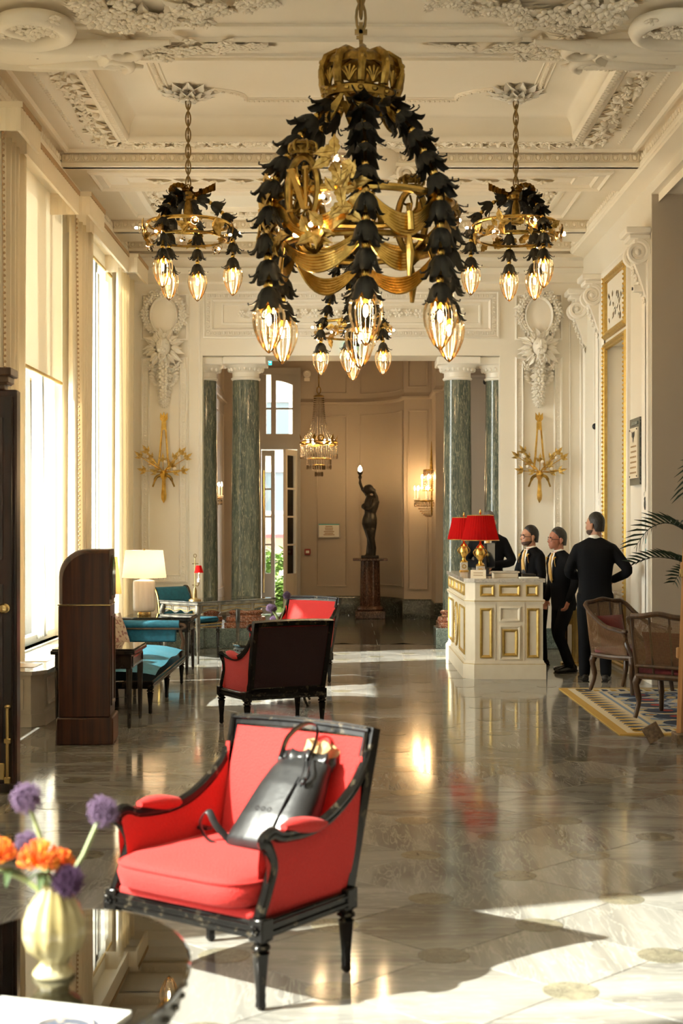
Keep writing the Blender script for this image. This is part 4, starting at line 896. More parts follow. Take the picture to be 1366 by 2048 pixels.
def glass_flower(c, p, d, s=1.0):
    o = part('glass_flower', GFLM, None, c, aim(p, d) @ SC(s)); part('tiny_bulb', SBULM, None, o, I4.copy()); part('socket', STUBM, None, o, I4.copy())
def cluster(c, a, r, z, n=5, rnd=random):
    ctr = Vector((r*cos(a), r*sin(a), z)); out = Vector((cos(a), sin(a), 0)); tan = Vector((-sin(a), cos(a), 0))
    for i in range(n+2):
        ang = rnd.uniform(0, 2*pi); d = (tan*cos(ang)+Vector((0, 0, 1))*sin(ang)*.8+out*rnd.uniform(.1, .5)).normalized()
        x = d; zz = out; y = zz.cross(x).normalized(); zz = x.cross(y)
        p = ctr+tan*rnd.uniform(-.05, .05)+Vector((0, 0, rnd.uniform(-.04, .04)))
        part('gold_leaf', rnd.choice((GLM, GLM, GLM2)), None, c, Matrix(((x.x,y.x,zz.x,p.x),(x.y,y.y,zz.y,p.y),(x.z,y.z,zz.z,p.z),(0,0,0,1))))
def crown(k, R0, H, n=10):      # open imperial crown, base at z=0
    k.lathe([(R0*.86, 0), (R0*.95, .02*H), (R0*.95, .16*H), (R0*.90, .20*H), (R0*.84, .18*H), (R0*.84, .02*H)], 32, caps=False)
    for i in range(16): a = 2*pi*i/16; k.ball((R0*.95*cos(a), R0*.95*sin(a), .10*H), (.09*R0, .09*R0, .05*H), 6, 4)
    for i in range(n):
        a = 2*pi*(i+.5)/n; ct, st = cos(a), sin(a)
        P = [(R0*q, H*z) for q, z in ((.88, .18), (1.0, .36), (1.06, .55), (.98, .74), (.70, .88), (.36, .90), (.14, .88))]
        k.tube([(r*ct, r*st, z) for r, z in P], [R0*.10, R0*.10, R0*.12, R0*.12, R0*.10, R0*.08, R0*.06], 6)
        k.loft([((R0*.99*ct, R0*.99*st, H*.20), R0*.11, R0*.11), ((R0*1.04*ct, R0*1.04*st, H*.36), R0*.13, R0*.13), ((R0*1.08*ct, R0*1.08*st, H*.50), R0*.10, R0*.10), ((R0*1.09*ct, R0*1.09*st, H*.58), R0*.05, R0*.05)], 8); k.ball((R0*1.10*ct, R0*1.10*st, H*.64), R0*.075, 6, 5)
        for s in (-1, 1): k.leaf(R0*.42, R0*.08, TR(R0*1.06*ct, R0*1.06*st, H*.52) @ RZ(a+s*.5+pi) @ RY(-1.1), .2, 2, .006, .3)
        b = 2*pi*i/n; ct, st = cos(b), sin(b)
        for q in range(5): ang = (q-2)*.42; k.tube([(R0*.97*cos(b+.0), R0*.97*sin(b), H*.22), (R0*1.0*cos(b+ang*.16), R0*1.0*sin(b+ang*.16), H*.38), (R0*1.0*cos(b+ang*.30), R0*1.0*sin(b+ang*.30), H*(.50-.03*abs(q-2)))], R0*.032, 5)
    k.lathe([(R0*.99, .60*H), (R0*.93, .74*H), (R0*.68, .86*H), (R0*.30, .90*H)], 60, caps=False, flute=.04, nfl=20)
    k.lathe([(R0*.20, .84*H), (R0*.28, .90*H), (R0*.24, .98*H), (R0*.08, 1.05*H), (R0*.04, 1.08*H)], 16)
def swag(k, c0, c1, sag, n=5, r=.016, spread=.016):
    c0 = Vector(c0); c1 = Vector(c1); mid = (c0+c1)/2; out = Vector((mid.x, mid.y, 0)); out = out.normalized() if out.length > .01 else Vector((0, -1, 0))
    for j in range(n):
        sg = sag*(.72+.36*j/(n-1)); off = (j-(n-1)/2)*spread
        k.tube([c0.lerp(c1, t)+Vector((0, 0, -sg*4*t*(1-t)))+out*(.05*sin(pi*t)-.02*abs(off)*20*0)+Vector((0, 0, -off*.3)) for t in [i/14 for i in range(15)]], [r*(.55+.6*sin(pi*i/14)) for i in range(15)], 6)
def big_chandelier():
    Y = 8.1; X = (722-CX)*Y/FPX; zb = 2.54
    c = thing('grand_chandelier', 'large gilt crown chandelier with dark bellflower garlands and monogram medallions', 'chandelier', (X, Y, zb))
    zr, zl, RR = 3.395-zb, 3.165-zb, .51; zcr = 4.00-zb
    k = MB(); crown(k, .215, .30); k2 = MB().merge(k, TR(-.005, 0, zcr-.02) @ RY(.05)); k2.build('crown', 'gold_dark', c)
    k = MB(); k.tube([(0, 0, zcr+.30), (0, 0, zcr+.37)], .012, 6); k.box(-.012, .012, -.012, .012, zcr+.33, zcr+.43); k.box(-.035, .035, -.012, .012, zcr+.365, zcr+.39); k.box(-.026, -.002, -.01, .01, zcr+.34, zcr+.355); k.build('cross', 'chain_metal', c)
    chain(c, zcr+.42, 5.2-zb, .075, 1.5)
    k = MB()
    for a in (0, 60, 120, 180, 240, 300): swag(k, (.19*cos(R(a)), .19*sin(R(a)), zcr), (.19*cos(R(a+60)), .19*sin(R(a+60)), zcr), .13, 6, .008)
    k.build('crown_swag', 'gold_dark', c)
    k = MB(); k.tube([(RR*cos(t), RR*sin(t), zr) for t in [2*pi*i/56 for i in range(56)]], .022, 8, True); k.build('upper_ring', 'gold', c)
    k = MB(); k.tube([(RR*.86*cos(t), RR*.86*sin(t), zl) for t in [2*pi*i/48 for i in range(48)]], .018, 8, True); k.build('lower_ring', 'gold_dark', c)
    angs = [-88, -40, 22, 90, 146, 203]
    for i, a in enumerate(angs):
        ct, st = cos(R(a)), sin(R(a)); rb = .55
        garland(c, [(.14*ct, .14*st, zcr-.03), (.30*ct, .30*st, zcr-.16), (.45*ct, .45*st, zr+.22), (.535*ct, .535*st, zr+.03), (.555*ct, .555*st, zl-.05), (rb*ct, rb*st, 2.905-zb)], 9, 1.0)
    for i in range(6):
        a, b = angs[i], angs[(i+1) % 6]+(360 if i == 5 else 0); k = MB()
        swag(k, (.52*cos(R(a)), .52*sin(R(a)), zr-.02), (.52*cos(R(b)), .52*sin(R(b)), zr-.02), .20, 7, .0105); swag(k, (.46*cos(R(a)), .46*sin(R(a)), zl-.01), (.46*cos(R(b)), .46*sin(R(b)), zl-.01), .16, 6, .0095)
        k.build('drapery_swag', 'gold', c)
    for a in (-62, 55, 175): 
        k = MB(); P = (.53*cos(R(a)), .53*sin(R(a)))
        k.tube([(P[0], P[1], zl-.02), (P[0]*1.03, P[1]*1.03, zl-.12), (P[0]*1.01, P[1]*1.01, zl-.24)], [.012, .028, .012], 8); k.tube([(P[0]*1.02, P[1]*1.02, zl+.10), (P[0]*1.04, P[1]*1.04, zl)], .02, 8); k.build('ribbon_tail', 'gold', c)
    for px, yy, a, tilt in ((-.315, -.40, -128, .0), (.30, .36, 50, 0), (-.30, .40, 127, 0), (.02, .52, 88, 0)):
        if tilt: continue
        q = R(a); m = TR(px, yy, zr-.16) @ RZ(q+pi/2); k = MB(); h = .18
        pts = [(.105*cos(t), 0, .16+h*sin(t)) for t in [2*pi*i/36 for i in range(36)]]; k.tube(pts, .020, 6, True, m)
        for t in range(10): u = 2*pi*t/10; k.tube([(.03*cos(u), 0, .16+.05*sin(u)), (.06*cos(u+.5), .01, .16+.10*sin(u+.5)), (.09*cos(u+.2), 0, .16+.15*sin(u+.2))], .007, 5, m=m)
        o = k.build('oval_medallion', 'gold_dark', c)
        k = MB(); b = .012
        for x in (-.062, .045): k.box(x, x+.014, -.045, -.028, .05, .27, m); k.box(x-.014, x+.028, -.045, -.028, .262, .275, m); k.box(x-.014, x+.028, -.045, -.028, .045, .058, m)
        k.prism([(-.062, .27), (-.028, .27), (.059, .05), (.025, .05)], -.048, -.028, m @ Matrix(((1,0,0,0),(0,0,1,0),(0,1,0,0),(0,0,0,1)))); k.build('letter_n', 'gold_bright', o, 0)
        k = MB(); crown(k, .07, .085, 6); k2 = MB().merge(k, m @ TR(0, 0, .345)); k2.build('small_crown', 'gold_dark', o)
    rnd = random.Random(11)
    for a, z, n in ((-160, -.04, 5), (-157, -.16, 5), (-101, .0, 5), (-98, -.11, 4), (-146, -.24, 4), (-116, -.24, 4), (-166, .10, 3), (-103, .14, 3), (-172, -.10, 3), (150, -.02, 4), (60, -.02, 4), (30, .0, 3), (115, -.04, 4), (-20, -.1, 2)): cluster(c, R(a), .55, zr+z, n, rnd)
    for px, py, yo in ((534, 355, -.1), (524, 411, -.1), (540, 459, -.15), (621, 449, -.5), (645, 393, -.48), (674, 318, -.30), (590, 470, -.3)):
        p = at(px, py, Y+yo); p = p-Vector((X, Y, zb)); d = Vector((p.x*1.0, p.y-.25, -.02)); glass_flower(c, p-d.normalized()*.05, d, 1.05)
    for a in range(0, 360, 45): 
        p = Vector((.56*cos(R(a+20)), .56*sin(R(a+20)), zr-.04)); 
        if p.y > -.1: glass_flower(c, p, (p.x, p.y, .1), .95)
big_chandelier()
def small_chandelier(X, Y, zb, angs, label, mirror=1, zring=.66, ztop=.98, zg=.37, RR=.37, zc=5.5, bow=True, nb=6, seed=2):
    c = thing('bellflower_chandelier', label, 'chandelier', (X, Y, zb), 0, 'bellflower garland chandeliers')
    chain(c, ztop+.02, zc-zb, .07, 1.25)
    k = MB(); k.tube([(RR*cos(t), RR*sin(t), zring) for t in [2*pi*i/44 for i in range(44)]], .017, 8, True); k.build('ring', 'gold', c)
    k = MB(); k.tube([(RR*.95*cos(t), RR*.95*sin(t), zring-.13) for t in [2*pi*i/44 for i in range(44)]], .012, 6, True); k.build('lower_ring', 'gold_dark', c)
    if bow:
        k = MB()       # pleated ribbon bow
        def pleat(rows): k.grid(rows); k.grid([[(x, y+.006, z) for x, y, z in r] for r in rows[::-1]])
        for cx, r1, a0, a1 in ((-.085, .095, -.6, 5.2), (.07, .06, 2.2, 6.6)):      # fan shaped loops
            pleat([[(mirror*(cx+r*cos(lerp(a0, a1, q/26))), -.02+.014*(q % 2)*r/.05, ztop-.005+r*.72*sin(lerp(a0, a1, q/26))) for r in (.030, r1*.65, r1)] for q in range(27)])
        pleat([[(mirror*(.05+.20*q/14), -.01+.020*(q % 2), ztop-.055+.006*q+w*.032*(.6+.5*q/14)) for w in (-1, 0, 1)] for q in range(15)])
        pleat([[(mirror*(-.03-.16*q/12), -.01+.018*(q % 2), ztop-.055-.003*q+w*.022) for w in (-1, 0, 1)] for q in range(13)])
        k.ball((0, 0, ztop-.05), (.05, .05, .04), 10, 6); k.build('ribbon_bow', 'gold_dark', c)
        k = MB(); k.lathe([(.018, ztop-.10), (.03, ztop-.14), (.045, zring+.04), (.038, zring+.0)], 14, flute=.12, nfl=7); k.build('tassel', 'gold_dark', c)
    k = MB(); k.lathe([(.03, ztop-.02), (.07, ztop-.06), (.05, ztop-.09), (.01, ztop-.10)], 14); k.tube([(.012*cos(t), 0, ztop+.02+.03*sin(t)) for t in [i*pi/6 for i in range(12)]], .006, 5, True); k.build('hanger', 'gold_dark', c)
    rnd = random.Random(seed)
    for a in angs:
        ct, st = cos(R(a)), sin(R(a))
        garland(c, [(.06*ct, .06*st, ztop-.07), (.20*ct, .20*st, ztop-.11), (.33*ct, .33*st, zring+.10), (.395*ct, .395*st, zring-.03), (.41*ct, .41*st, zring-.15), (.41*ct, .41*st, zg)], nb, .86)
    for a in range(0, 360, 40): cluster(c, R(a+rnd.uniform(-8, 8)), RR+.03, zring-.08, 3, rnd)
    for i, a in enumerate(range(0, 360, 45)): q = R(a+14); glass_flower(c, (((RR+.05)*cos(q)), (RR+.05)*sin(q), zring-.05-.09*(i % 2)), (cos(q), sin(q), -.05), 1.1)
small_chandelier(-1.44, 13.14, 3.69, [243, 122, 84, 12], 'ribboned garland chandelier hanging left of the grand chandelier', 1)
small_chandelier(1.55, 13.14, 3.69, [300, 58, 92, 172], 'ribboned garland chandelier hanging right of the grand chandelier', -1, seed=5)
small_chandelier(.08, 15.9, 3.23, [210, 262, 322, 90], 'bellflower chandelier behind the grand one, over the far opening', 1, .60, 1.32, .36, .36, 5.3, False, 8, 9)
# gilt torch sconces on the end wall
def torch_sconce(x, label):
    c = thing('gilt_torch_sconce', label, 'wall light', (x, YW-.01, 1.90), 0, 'gilt torch wall lights')
    k = MB()
    for s in (-1, 1): k.tube([(s*.075, -.06, .42), (s*.05, -.06, .62), (s*.018, -.04, 1.04)], [.016, .014, .011], 7)
    for i in (-1, 0, 1): k.leaf(.14, .03, TR(0, -.045, 1.04) @ RY(-pi/2) @ RZ(0) @ RX(pi/2) @ RZ(i*.35), .0, 2, .012, .3)
    k.box(-.03, .03, -.05, 0, .95, 1.05); k.build('ribbon_stem', 'gold', c)
    k = MB(); k.lathe([(.004, 0), (.03, .05), (.034, .10), (.026, .18), (.022, .30), (.045, .34), (.05, .38), (.03, .42)], 10, TR(0, -.06, 0), flute=.1, nfl=5); k.build('torch_handle', 'gold', c)
    k = MB()
    for s in (-1, 1): k.tube(spline([(s*.03, -.07, .36), (s*.09, -.09, .33), (s*.125, -.08, .25), (s*.14, -.07, .21)], 5), [.02]*8+[.012]*8, 7)
    k.build('curved_tail', 'gold_dark', c)
    rnd = random.Random(8)
    stems = MB()
    for i, (dx, dz) in enumerate(((-.28, .62), (-.20, .68), (-.12, .52), (-.22, .44), (-.08, .42), (.0, .56), (.10, .50), (.22, .66), (.28, .60), (.24, .44), (.13, .42), (-.15, .60), (.14, .60))):
        p0 = Vector((0, -.07, .40)); p1 = Vector((dx, -.10-.05*rnd.random(), dz-.03)); stems.tube([p0, p0.lerp(p1, .5)+Vector((0, -.03, 0)), p1], .006, 5)
        x_ = Vector((dx, -.2*rnd.random(), dz-.38)).normalized(); zz = Vector((0, -1, 0)); y_ = zz.cross(x_).normalized(); zz = x_.cross(y_)
        for q in (-.75, 0, .8): part('gold_leaf', GLM3, None, c, Matrix(((x_.x,y_.x,zz.x,p1.x),(x_.y,y_.y,zz.y,p1.y),(x_.z,y_.z,zz.z,p1.z),(0,0,0,1))) @ RZ(q) @ SC(.95 if q == 0 else .7))
    stems.build('branch', 'gold', c)
    for dx, dz in ((-.205, .60), (.21, .58), (-.16, .47), (.15, .44), (.03, .53)): MB().ball((dx, -.14, dz), .024, 8, 6).build('globe_bulb', 'lamp_ceramic', c)
torch_sconce(-2.365, 'gilt torch wall light on the stucco panel left of the opening'); torch_sconce(2.508, 'gilt torch wall light on the stucco panel right of the opening')
# ================================================================ CURTAINS, PELMETS, BLINDS
def curtain(Y0, Y1, x, z0, z1, mt, name, label, amp=.05, folds=5, flare=0, cat='curtain', group='curtains', braid=None, lean=0):
    c = thing(name, label, cat, (x, (Y0+Y1)/2, z0), 0, group); n = folds*10; rows = []
    for j in range(13):
        t = j/12; zz = lerp(0, z1-z0, t); row = []
        for i in range(n+1):
            u = i/n; w = (Y1-Y0)*(1+flare*(1-t)**2); yy = (u-.5)*w+lean*(1-t)**2; row.append((amp*sin(2*pi*folds*u+.4*sin(3*t))*(.75+.25*cos(5*u+2*t))+amp*.3*sin(2*pi*folds*2.3*u), yy, zz))
        rows.append(row)
    k = MB(); k.grid(rows); o = k.build('cloth', mt, c, 0); o.data.shade_smooth(); 
    sm = o.modifiers.new('thick', 'SOLIDIFY'); sm.thickness = .006
    if braid:
        for e in braid:
            i0 = {'near': 0, 'far': n-3}[e]; kk = MB(); kk.grid([[(p[0]+.010, p[1], p[2]) for p in r[i0:i0+4]] for r in rows]); bb = kk.build('braid_edge', 'braid', c, 0); s2 = bb.modifiers.new('thick', 'SOLIDIFY'); s2.thickness = .008
            tf = MB()
            for j in range(0, 96): t = j/95*12; a = rows[min(int(t), 11)][i0+1]; b = rows[min(int(t)+1, 12)][i0+1]; tf.ball(Vector(a).lerp(Vector(b), t-int(t))+Vector((.018, 0, 0)), .012, 5, 4)
            tf.build('tassel_trim', 'braid', c, 0, kind='stuff')
    return c
G = 'cream drapes along the windows'
curtain(11.35, 12.25, -2.76, .46, 4.75, 'curtain', 'drape', 'cream drape with braid edge above the dark wooden cabinet', .05, 6, 0, 'curtain', G, ('near', 'far'))
curtain(14.55, 15.55, -2.78, .46, 4.75, 'curtain', 'drape', 'cream drape between the two windows, behind the arched kiosk', .055, 6, -.12, 'curtain', G, ('near', 'far'))
curtain(17.55, 18.55, -2.78, .05, 4.75, 'curtain', 'drape', 'cream drape against the end wall beside the left stucco panel', .055, 6, 0, 'curtain', G, ('far',))
GS = 'sheer window curtains'
curtain(13.72, 14.12, -3.0, .50, 4.85, 'sheer', 'sheer_curtain', 'narrow white sheer hanging below the roller blind', .016, 4, .1, 'curtain', GS, None, .30)
curtain(17.30, 17.55, -3.0, .50, 4.65, 'sheer', 'sheer_curtain', 'white sheer strip in the middle of the second window', .016, 3, 0, 'curtain', GS)
curtain(17.85, 18.08, -3.0, .50, 4.65, 'sheer', 'sheer_curtain', 'white sheer in the second window next to the far drape', .016, 3, 0, 'curtain', GS)
def blind(Y0, Y1, z0, x, label):
    c = thing('roller_blind', label, 'blind', (x, (Y0+Y1)/2, z0), 0, 'roller blinds'); L = Y1-Y0
    MB().box(-.003, .003, -L/2, L/2, .02, 4.95-z0).build('screen', 'blind', c, 0); MB().tube([(.0, -L/2, 4.97-z0), (0, L/2, 4.97-z0)], .045, 12).build('roller', 'paint_white', c); MB().bbox(-.012, .012, -L/2, L/2, 0, .03, .004).build('bottom_bar', 'gilt_paint', c)
blind(12.02, 14.92, 3.06, -2.947, 'large cream roller blind pulled half down over the first window')
blind(15.8, 18.1, 4.72, -2.947, 'rolled up cream blind at the top of the second window')
blind(8.92, 11.28, .5, -2.947, 'cream roller blind fully down beside the dark cabinet')
pel = thing('pelmet', 'fabric covered stepped pelmet with braid along the window wall', 'pelmet', (XL, 11.2, 4.70))
def pel_seg(x, y0, y1, z0=4.70, z1=4.93):
    X = x-XL; a, b = y0-11.2, y1-11.2; k = MB(); n = max(2, int((b-a)/.045)); 
    rows = [[(X+.006*(i % 2), lerp(a, b, i/n), z-4.70) for z in (z0, z1-.04)] for i in range(n+1)]; k.grid(rows); k.box(X-.03, X-.002, a, b, z0-4.70+.004, z1-4.70); k.box(.004, X-.002, a, b, z1-4.70-.02, z1-4.70); k.build('fabric_front', 'pelmet_cloth', pel, 0)
    q = MB(); q.box(X-.01, X+.014, a, b, z1-4.70-.045, z1-4.70); q.build('braid', 'braid', pel, 0)
    for e in (a,):
        q = MB(); m_ = max(2, int(X/.04)); q.grid([[(.004+(X-.004)*i/m_, e-.004-.006*(i % 2), z-4.70) for z in (z0, z1-.04)] for i in range(m_+1)]); q.box(.004, X+.014, e-.014, e, z1-4.70-.045, z1-4.70); q.build('fabric_return', 'pelmet_cloth', pel, 0)
pel_seg(-2.55, 11.3, 12.0); pel_seg(-2.66, 12.0, 14.35); pel_seg(-2.55, 14.35, 15.2); pel_seg(-2.66, 15.2, 17.6); pel_seg(-2.55, 17.6, 18.5)
# ================================================================ SEATING
def turned_leg(h, r0=.032, r1=.016, seg=20):
    return MB().lathe([(r1*.6, 0), (r1*1.15, .012), (r1, .03), (r1*1.1, .045), (r1, .06), (r0*.85, h*.78), (r0*.95, h*.80), (r0*.6, h*.83), (r0*1.05, h*.87), (r0*1.0, h*.90), (r0*.7, h*.93), (r0*1.1, h)], seg, flute=.06, nfl=5)
LEGM = {}
def bergere(name, label, loc, rz, mt='red_fabric', group='red upholstered armchairs'):
    c = thing(name, label, 'armchair', loc, rz, group); fr = 'black_frame'
    lp = [(-.34, -.27), (.34, -.27), (-.325, .225), (.325, .225)]
    if 'leg' not in LEGM: o = turned_leg(.235).build('leg', fr, c, 50); LEGM['leg'] = o.data; o.location = (*lp[0], 0); rest = lp[1:]
    else: rest = lp
    for p in rest: part('leg', LEGM['leg'], None, c, TR(*p, 0))
    k = MB()      # seat rail with corner blocks
    def bar(p, q, z0, z1, t):
        p, q = Vector((*p, 0)), Vector((*q, 0)); d = (q-p); L = d.length; a = atan2(d.y, d.x); m = TR(p.x, p.y, 0) @ RZ(a)
        k.bbox(0, L, -t, t, z0, z1, .006, m); k.tube([(0, -t-.002, (z0+z1)/2-.012), (L, -t-.002, (z0+z1)/2-.012)], .008, 6, m=m); k.tube([(0, -t-.002, (z0+z1)/2+.014), (L, -t-.002, (z0+z1)/2+.014)], .006, 6, m=m)
    bar(lp[0], lp[1], .235, .295, .022); bar(lp[1], lp[3], .235, .295, .022); bar(lp[3], lp[2], .235, .295, .022); bar(lp[2], lp[0], .235, .295, .022)
    for p in lp: k.bbox(p[0]-.031, p[0]+.031, p[1]-.031, p[1]+.031, .228, .305, .005); k.flower(.02, TR(p[0], p[1]-.032, .267) @ RX(pi/2), 6, .5)
    k.build('seat_rail', fr, c)
    # arms
    for s in (-1, 1):
        path = spline([(s*.335, -.275, .30), (s*.335, -.235, .38), (s*.335, -.205, .46), (s*.340, -.235, .525), (s*.345, -.265, .555), (s*.342, -.22, .575), (s*.338, -.16, .555), (s*.335, -.02, .548), (s*.33, .09, .565), (s*.328, .185, .605), (s*.327, .275, .665), (s*.325, .335, .735), (s*.325, .352, .775)], 6)
        k = MB(); k.tube(path, .0225, 8, flat=.85); k.tube([p+Vector((s*.012, 0, .012)) for p in path], .009, 5); k.build('arm_frame', fr, c)
        low = [(s*.318, -.245+.50*i/(len(path)-1), .29) for i in range(len(path))]
        hi = [tuple(p) for p in path]
        # side panel: from rail up to arm line
        js = [j for j in range(0, len(path), 3) if j >= 0]
        pts_hi = [path[j] for j in range(16, len(path), 2)]; yv = [p.y for p in pts_hi]
        pts_hi = [path[0], path[6], path[12]]+pts_hi
        rows = []
        for off in (.006, -.012):
            for q, row in enumerate((0, .35, .7, 1.0) if off > 0 else (1.0, .7, .35, 0)):
                r = []
                for p in pts_hi:
                    y = max(-.23, min(.24, p.y)); r.append((s*(.318+off+.012*sin(pi*row)*(1 if off > 0 else -1))+(p.x-s*.318)*row*.6, y+(p.y-y)*row*.7, lerp(.285, max(p.z-.015, .29), row)))
                rows.append(r)
        k = MB(); k.grid(rows); k.build('side_panel', mt, c, 60)
        k = MB(); k.loft([((s*.338, -.15+.23*t, .572+.012*cos(t*3)), .034*sqrt(max(.05, sin(pi*min(max(t, .04), .96))))+.004, .026*sqrt(max(.05, sin(pi*min(max(t, .04), .96))))+.003, RX(pi/2)) for t in [i/10 for i in range(11)]], 12); k.build('arm_pad', mt, c, 60)
    # back: tilted frame
    th = atan2(.14, .55); m = TR(0, .245, .30) @ RX(-th)
    H = .575
    def bx(z): return .318+.014*z/H
    k = MB()
    for s in (-1, 1):
        k.grid([[(s*(bx(z)-.028), -.022, z), (s*(bx(z)+.012), -.022, z), (s*(bx(z)+.012), .026, z), (s*(bx(z)-.028), .026, z)] for z in (0, .2, .4, H)], True, m, True)
        k.tube([(s*(bx(z)-.010), -.026, z) for z in (.05, H)], .009, 6, m=m)
    k.grid([[(x, -.024, H-.038+.010*cos(x*5)), (x, .026, H-.038+.010*cos(x*5)), (x, .026, H+.002+.010*cos(x*5)), (x, -.024, H+.002+.010*cos(x*5))] for x in (-.335, -.2, 0, .2, .335)], True, m, True)
    k.tube([(x, -.028, H-.012+.010*cos(x*5)) for x in (-.33, -.2, 0, .2, .33)], .009, 6, m=m); k.bbox(-.32, .32, -.02, .026, -.01, .04, .005, m); k.build('back_frame', fr, c)
    rows = []
    for i in range(9):
        z = lerp(.06, H-.042, i/8); w = bx(z)-.030; rows.append([(lerp(-w, w, j/8), -.012-.050*(sin(pi*min(max(i/8, .06), .94))**.5)*(sin(pi*min(max(j/8, .06), .94))**.5), z) for j in range(9)])
    MB().grid(rows, m=m).build('back_cushion', mt, c, 60)
    k = MB(); rows = [[(lerp(-bx(z)+.03, bx(z)-.03, j/4), .020, z) for j in range(5)] for z in (.02, .3, H-.04)]; k.grid(rows, m=m); k.build('back_panel', 'red_shaded_fabric', c)
    # seat: platform + loose cushion
    k = MB(); k.bbox(-.315, .315, -.285, .22, .285, .325, .014); k.build('seat_platform', mt, c, 60)
    k = MB()
    def ring(sx, sy, z, cy=-.035, e=.32): return [((lambda ca, sa: (sx*math.copysign(abs(ca)**e, ca)*(1-.035*(sa+1)*.5*0), cy+sy*math.copysign(abs(sa)**e, sa)-.025*(1-(ca)**2)*(1 if sa < 0 else 0), z))(cos(2*pi*i/40), sin(2*pi*i/40))) for i in range(40)]
    k.grid([ring(.285, .255, .325), ring(.312, .285, .338), ring(.322, .294, .38), ring(.312, .285, .418), ring(.29, .262, .432), ring(.2, .18, .446), ring(.02, .02, .45)], True, caps=True); ca = k.build('seat_cushion', mt, c, 70)
    MB().tube(ring(.316, .289, .414), .006, 5, True).build('piping', mt, ca)
    return c
chair1 = bergere('armchair', 'sunlit red armchair nearest the camera with a black backpack on its seat', (-.394, 5.18, 0), R(-36.5))
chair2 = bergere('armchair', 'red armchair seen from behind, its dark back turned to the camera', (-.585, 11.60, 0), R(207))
chair3 = bergere('armchair', 'red armchair facing the camera behind the dark backed armchair', (-.565, 14.75, 0), R(-36.5))
# backpack on the first chair
bp = thing('backpack', 'black leather drawstring backpack leaning on the red seat', 'backpack', (-.394, 5.18, .452), R(-36.5))
mB = TR(.105, -.03, .0) @ RX(-.62)
k = MB(); k.loft([((0, .07, .01), .165, .060, None, .7), ((0, .07, .035), .182, .080, None, .7), ((0, .07, .14), .158, .082, None, .7), ((0, .075, .27), .140, .072, None, .75), ((.0, .08, .35), .125, .060, None, .8), ((.005, .085, .395), .118, .045, None, .85)], 28, mB)
o = k.build('bag_body', 'leather_black', bp, 70); remesh(o, .008, 6)
k = MB(); rows = []
for z, r in ((.37, 1.0), (.40, 1.06), (.425, .98)): rows.append([((.118*r+.010*sin(7*t))*cos(t), .085+(.046*r+.010*sin(9*t))*sin(t), z+.006*sin(8*t)) for t in [2*pi*i/48 for i in range(48)]])
k.grid(rows, True, mB); o = k.build('gathered_rim', 'leather_black', bp, 70); sm = o.modifiers.new('t', 'SOLIDIFY'); sm.thickness = .006
k = MB(); k.tube(spline([(-.075, .03, .38), (-.07, .02, .46), (-.02, .02, .52), (.03, .03, .52), (.05, .035, .46), (.045, .04, .38)], 6), .014, 8, m=mB, flat=.25); k.build('carry_handle', 'leather_black', bp)
k = MB(); k.tube([(.055, -.010, .09), (.06, -.006, .20), (.062, .012, .30)], .009, 6, m=mB, flat=.5); k.build('zip', 'black_plastic', bp)
k = MB(); k.tube(spline([(-.13, .05, .02), (-.19, -.02, .06), (-.23, -.05, .10), (-.27, -.02, .06), (-.24, .02, .02), (-.16, .04, .01)], 6), .013, 6, m=mB, flat=.3); k.build('shoulder_strap', 'leather_black', bp)
k = MB(); k.tube(spline([(.06, .03, .40), (.09, .005, .34), (.095, .0, .29)], 5), .003, 5, m=mB); k.ball((.095, 0, .285), (.010, .010, .016), 8, 6, mB); k.tube(spline([(.03, .03, .40), (.075, .0, .33), (.075, -.004, .27)], 5), .003, 5, m=mB); k.build('drawstring', 'black_plastic', bp)
MB().box(-.40, -.25, .12, .15, .0, .012).build('strap_end', 'leather_black', bp, 0)
k = MB(); rows = []
for z, r in ((.34, .75), (.42, .95), (.46, 1.0), (.475, .55), (.47, .1)): rows.append([(.035+(.072*r+.014*sin(5*t+z*40))*cos(t), .10+(.05*r+.012*sin(7*t+z*60))*sin(t), z+.014*sin(6*t+z*30)) for t in [2*pi*i/36 for i in range(36)]])
k.grid(rows, True, mB); tag(k.build('paper_bag', 'kraft_paper', None, 20), 'crumpled brown paper bag sticking out of the backpack', 'paper bag'); o = bpy.data.objects['paper_bag']; o.location = (-.394, 5.18, .452); o.rotation_euler = (0, 0, R(-36.5))
# embossed mark on the bag: three letter shaped ridges
k = MB()
for i in range(3): k.tube([(-.05+i*.028+.008*cos(t), -.013, .155+.008*sin(t)) for t in [2*pi*j/10 for j in range(10)]], .0012, 4, True, mB)
k.build('embossed_mark', 'leather_black', bp)
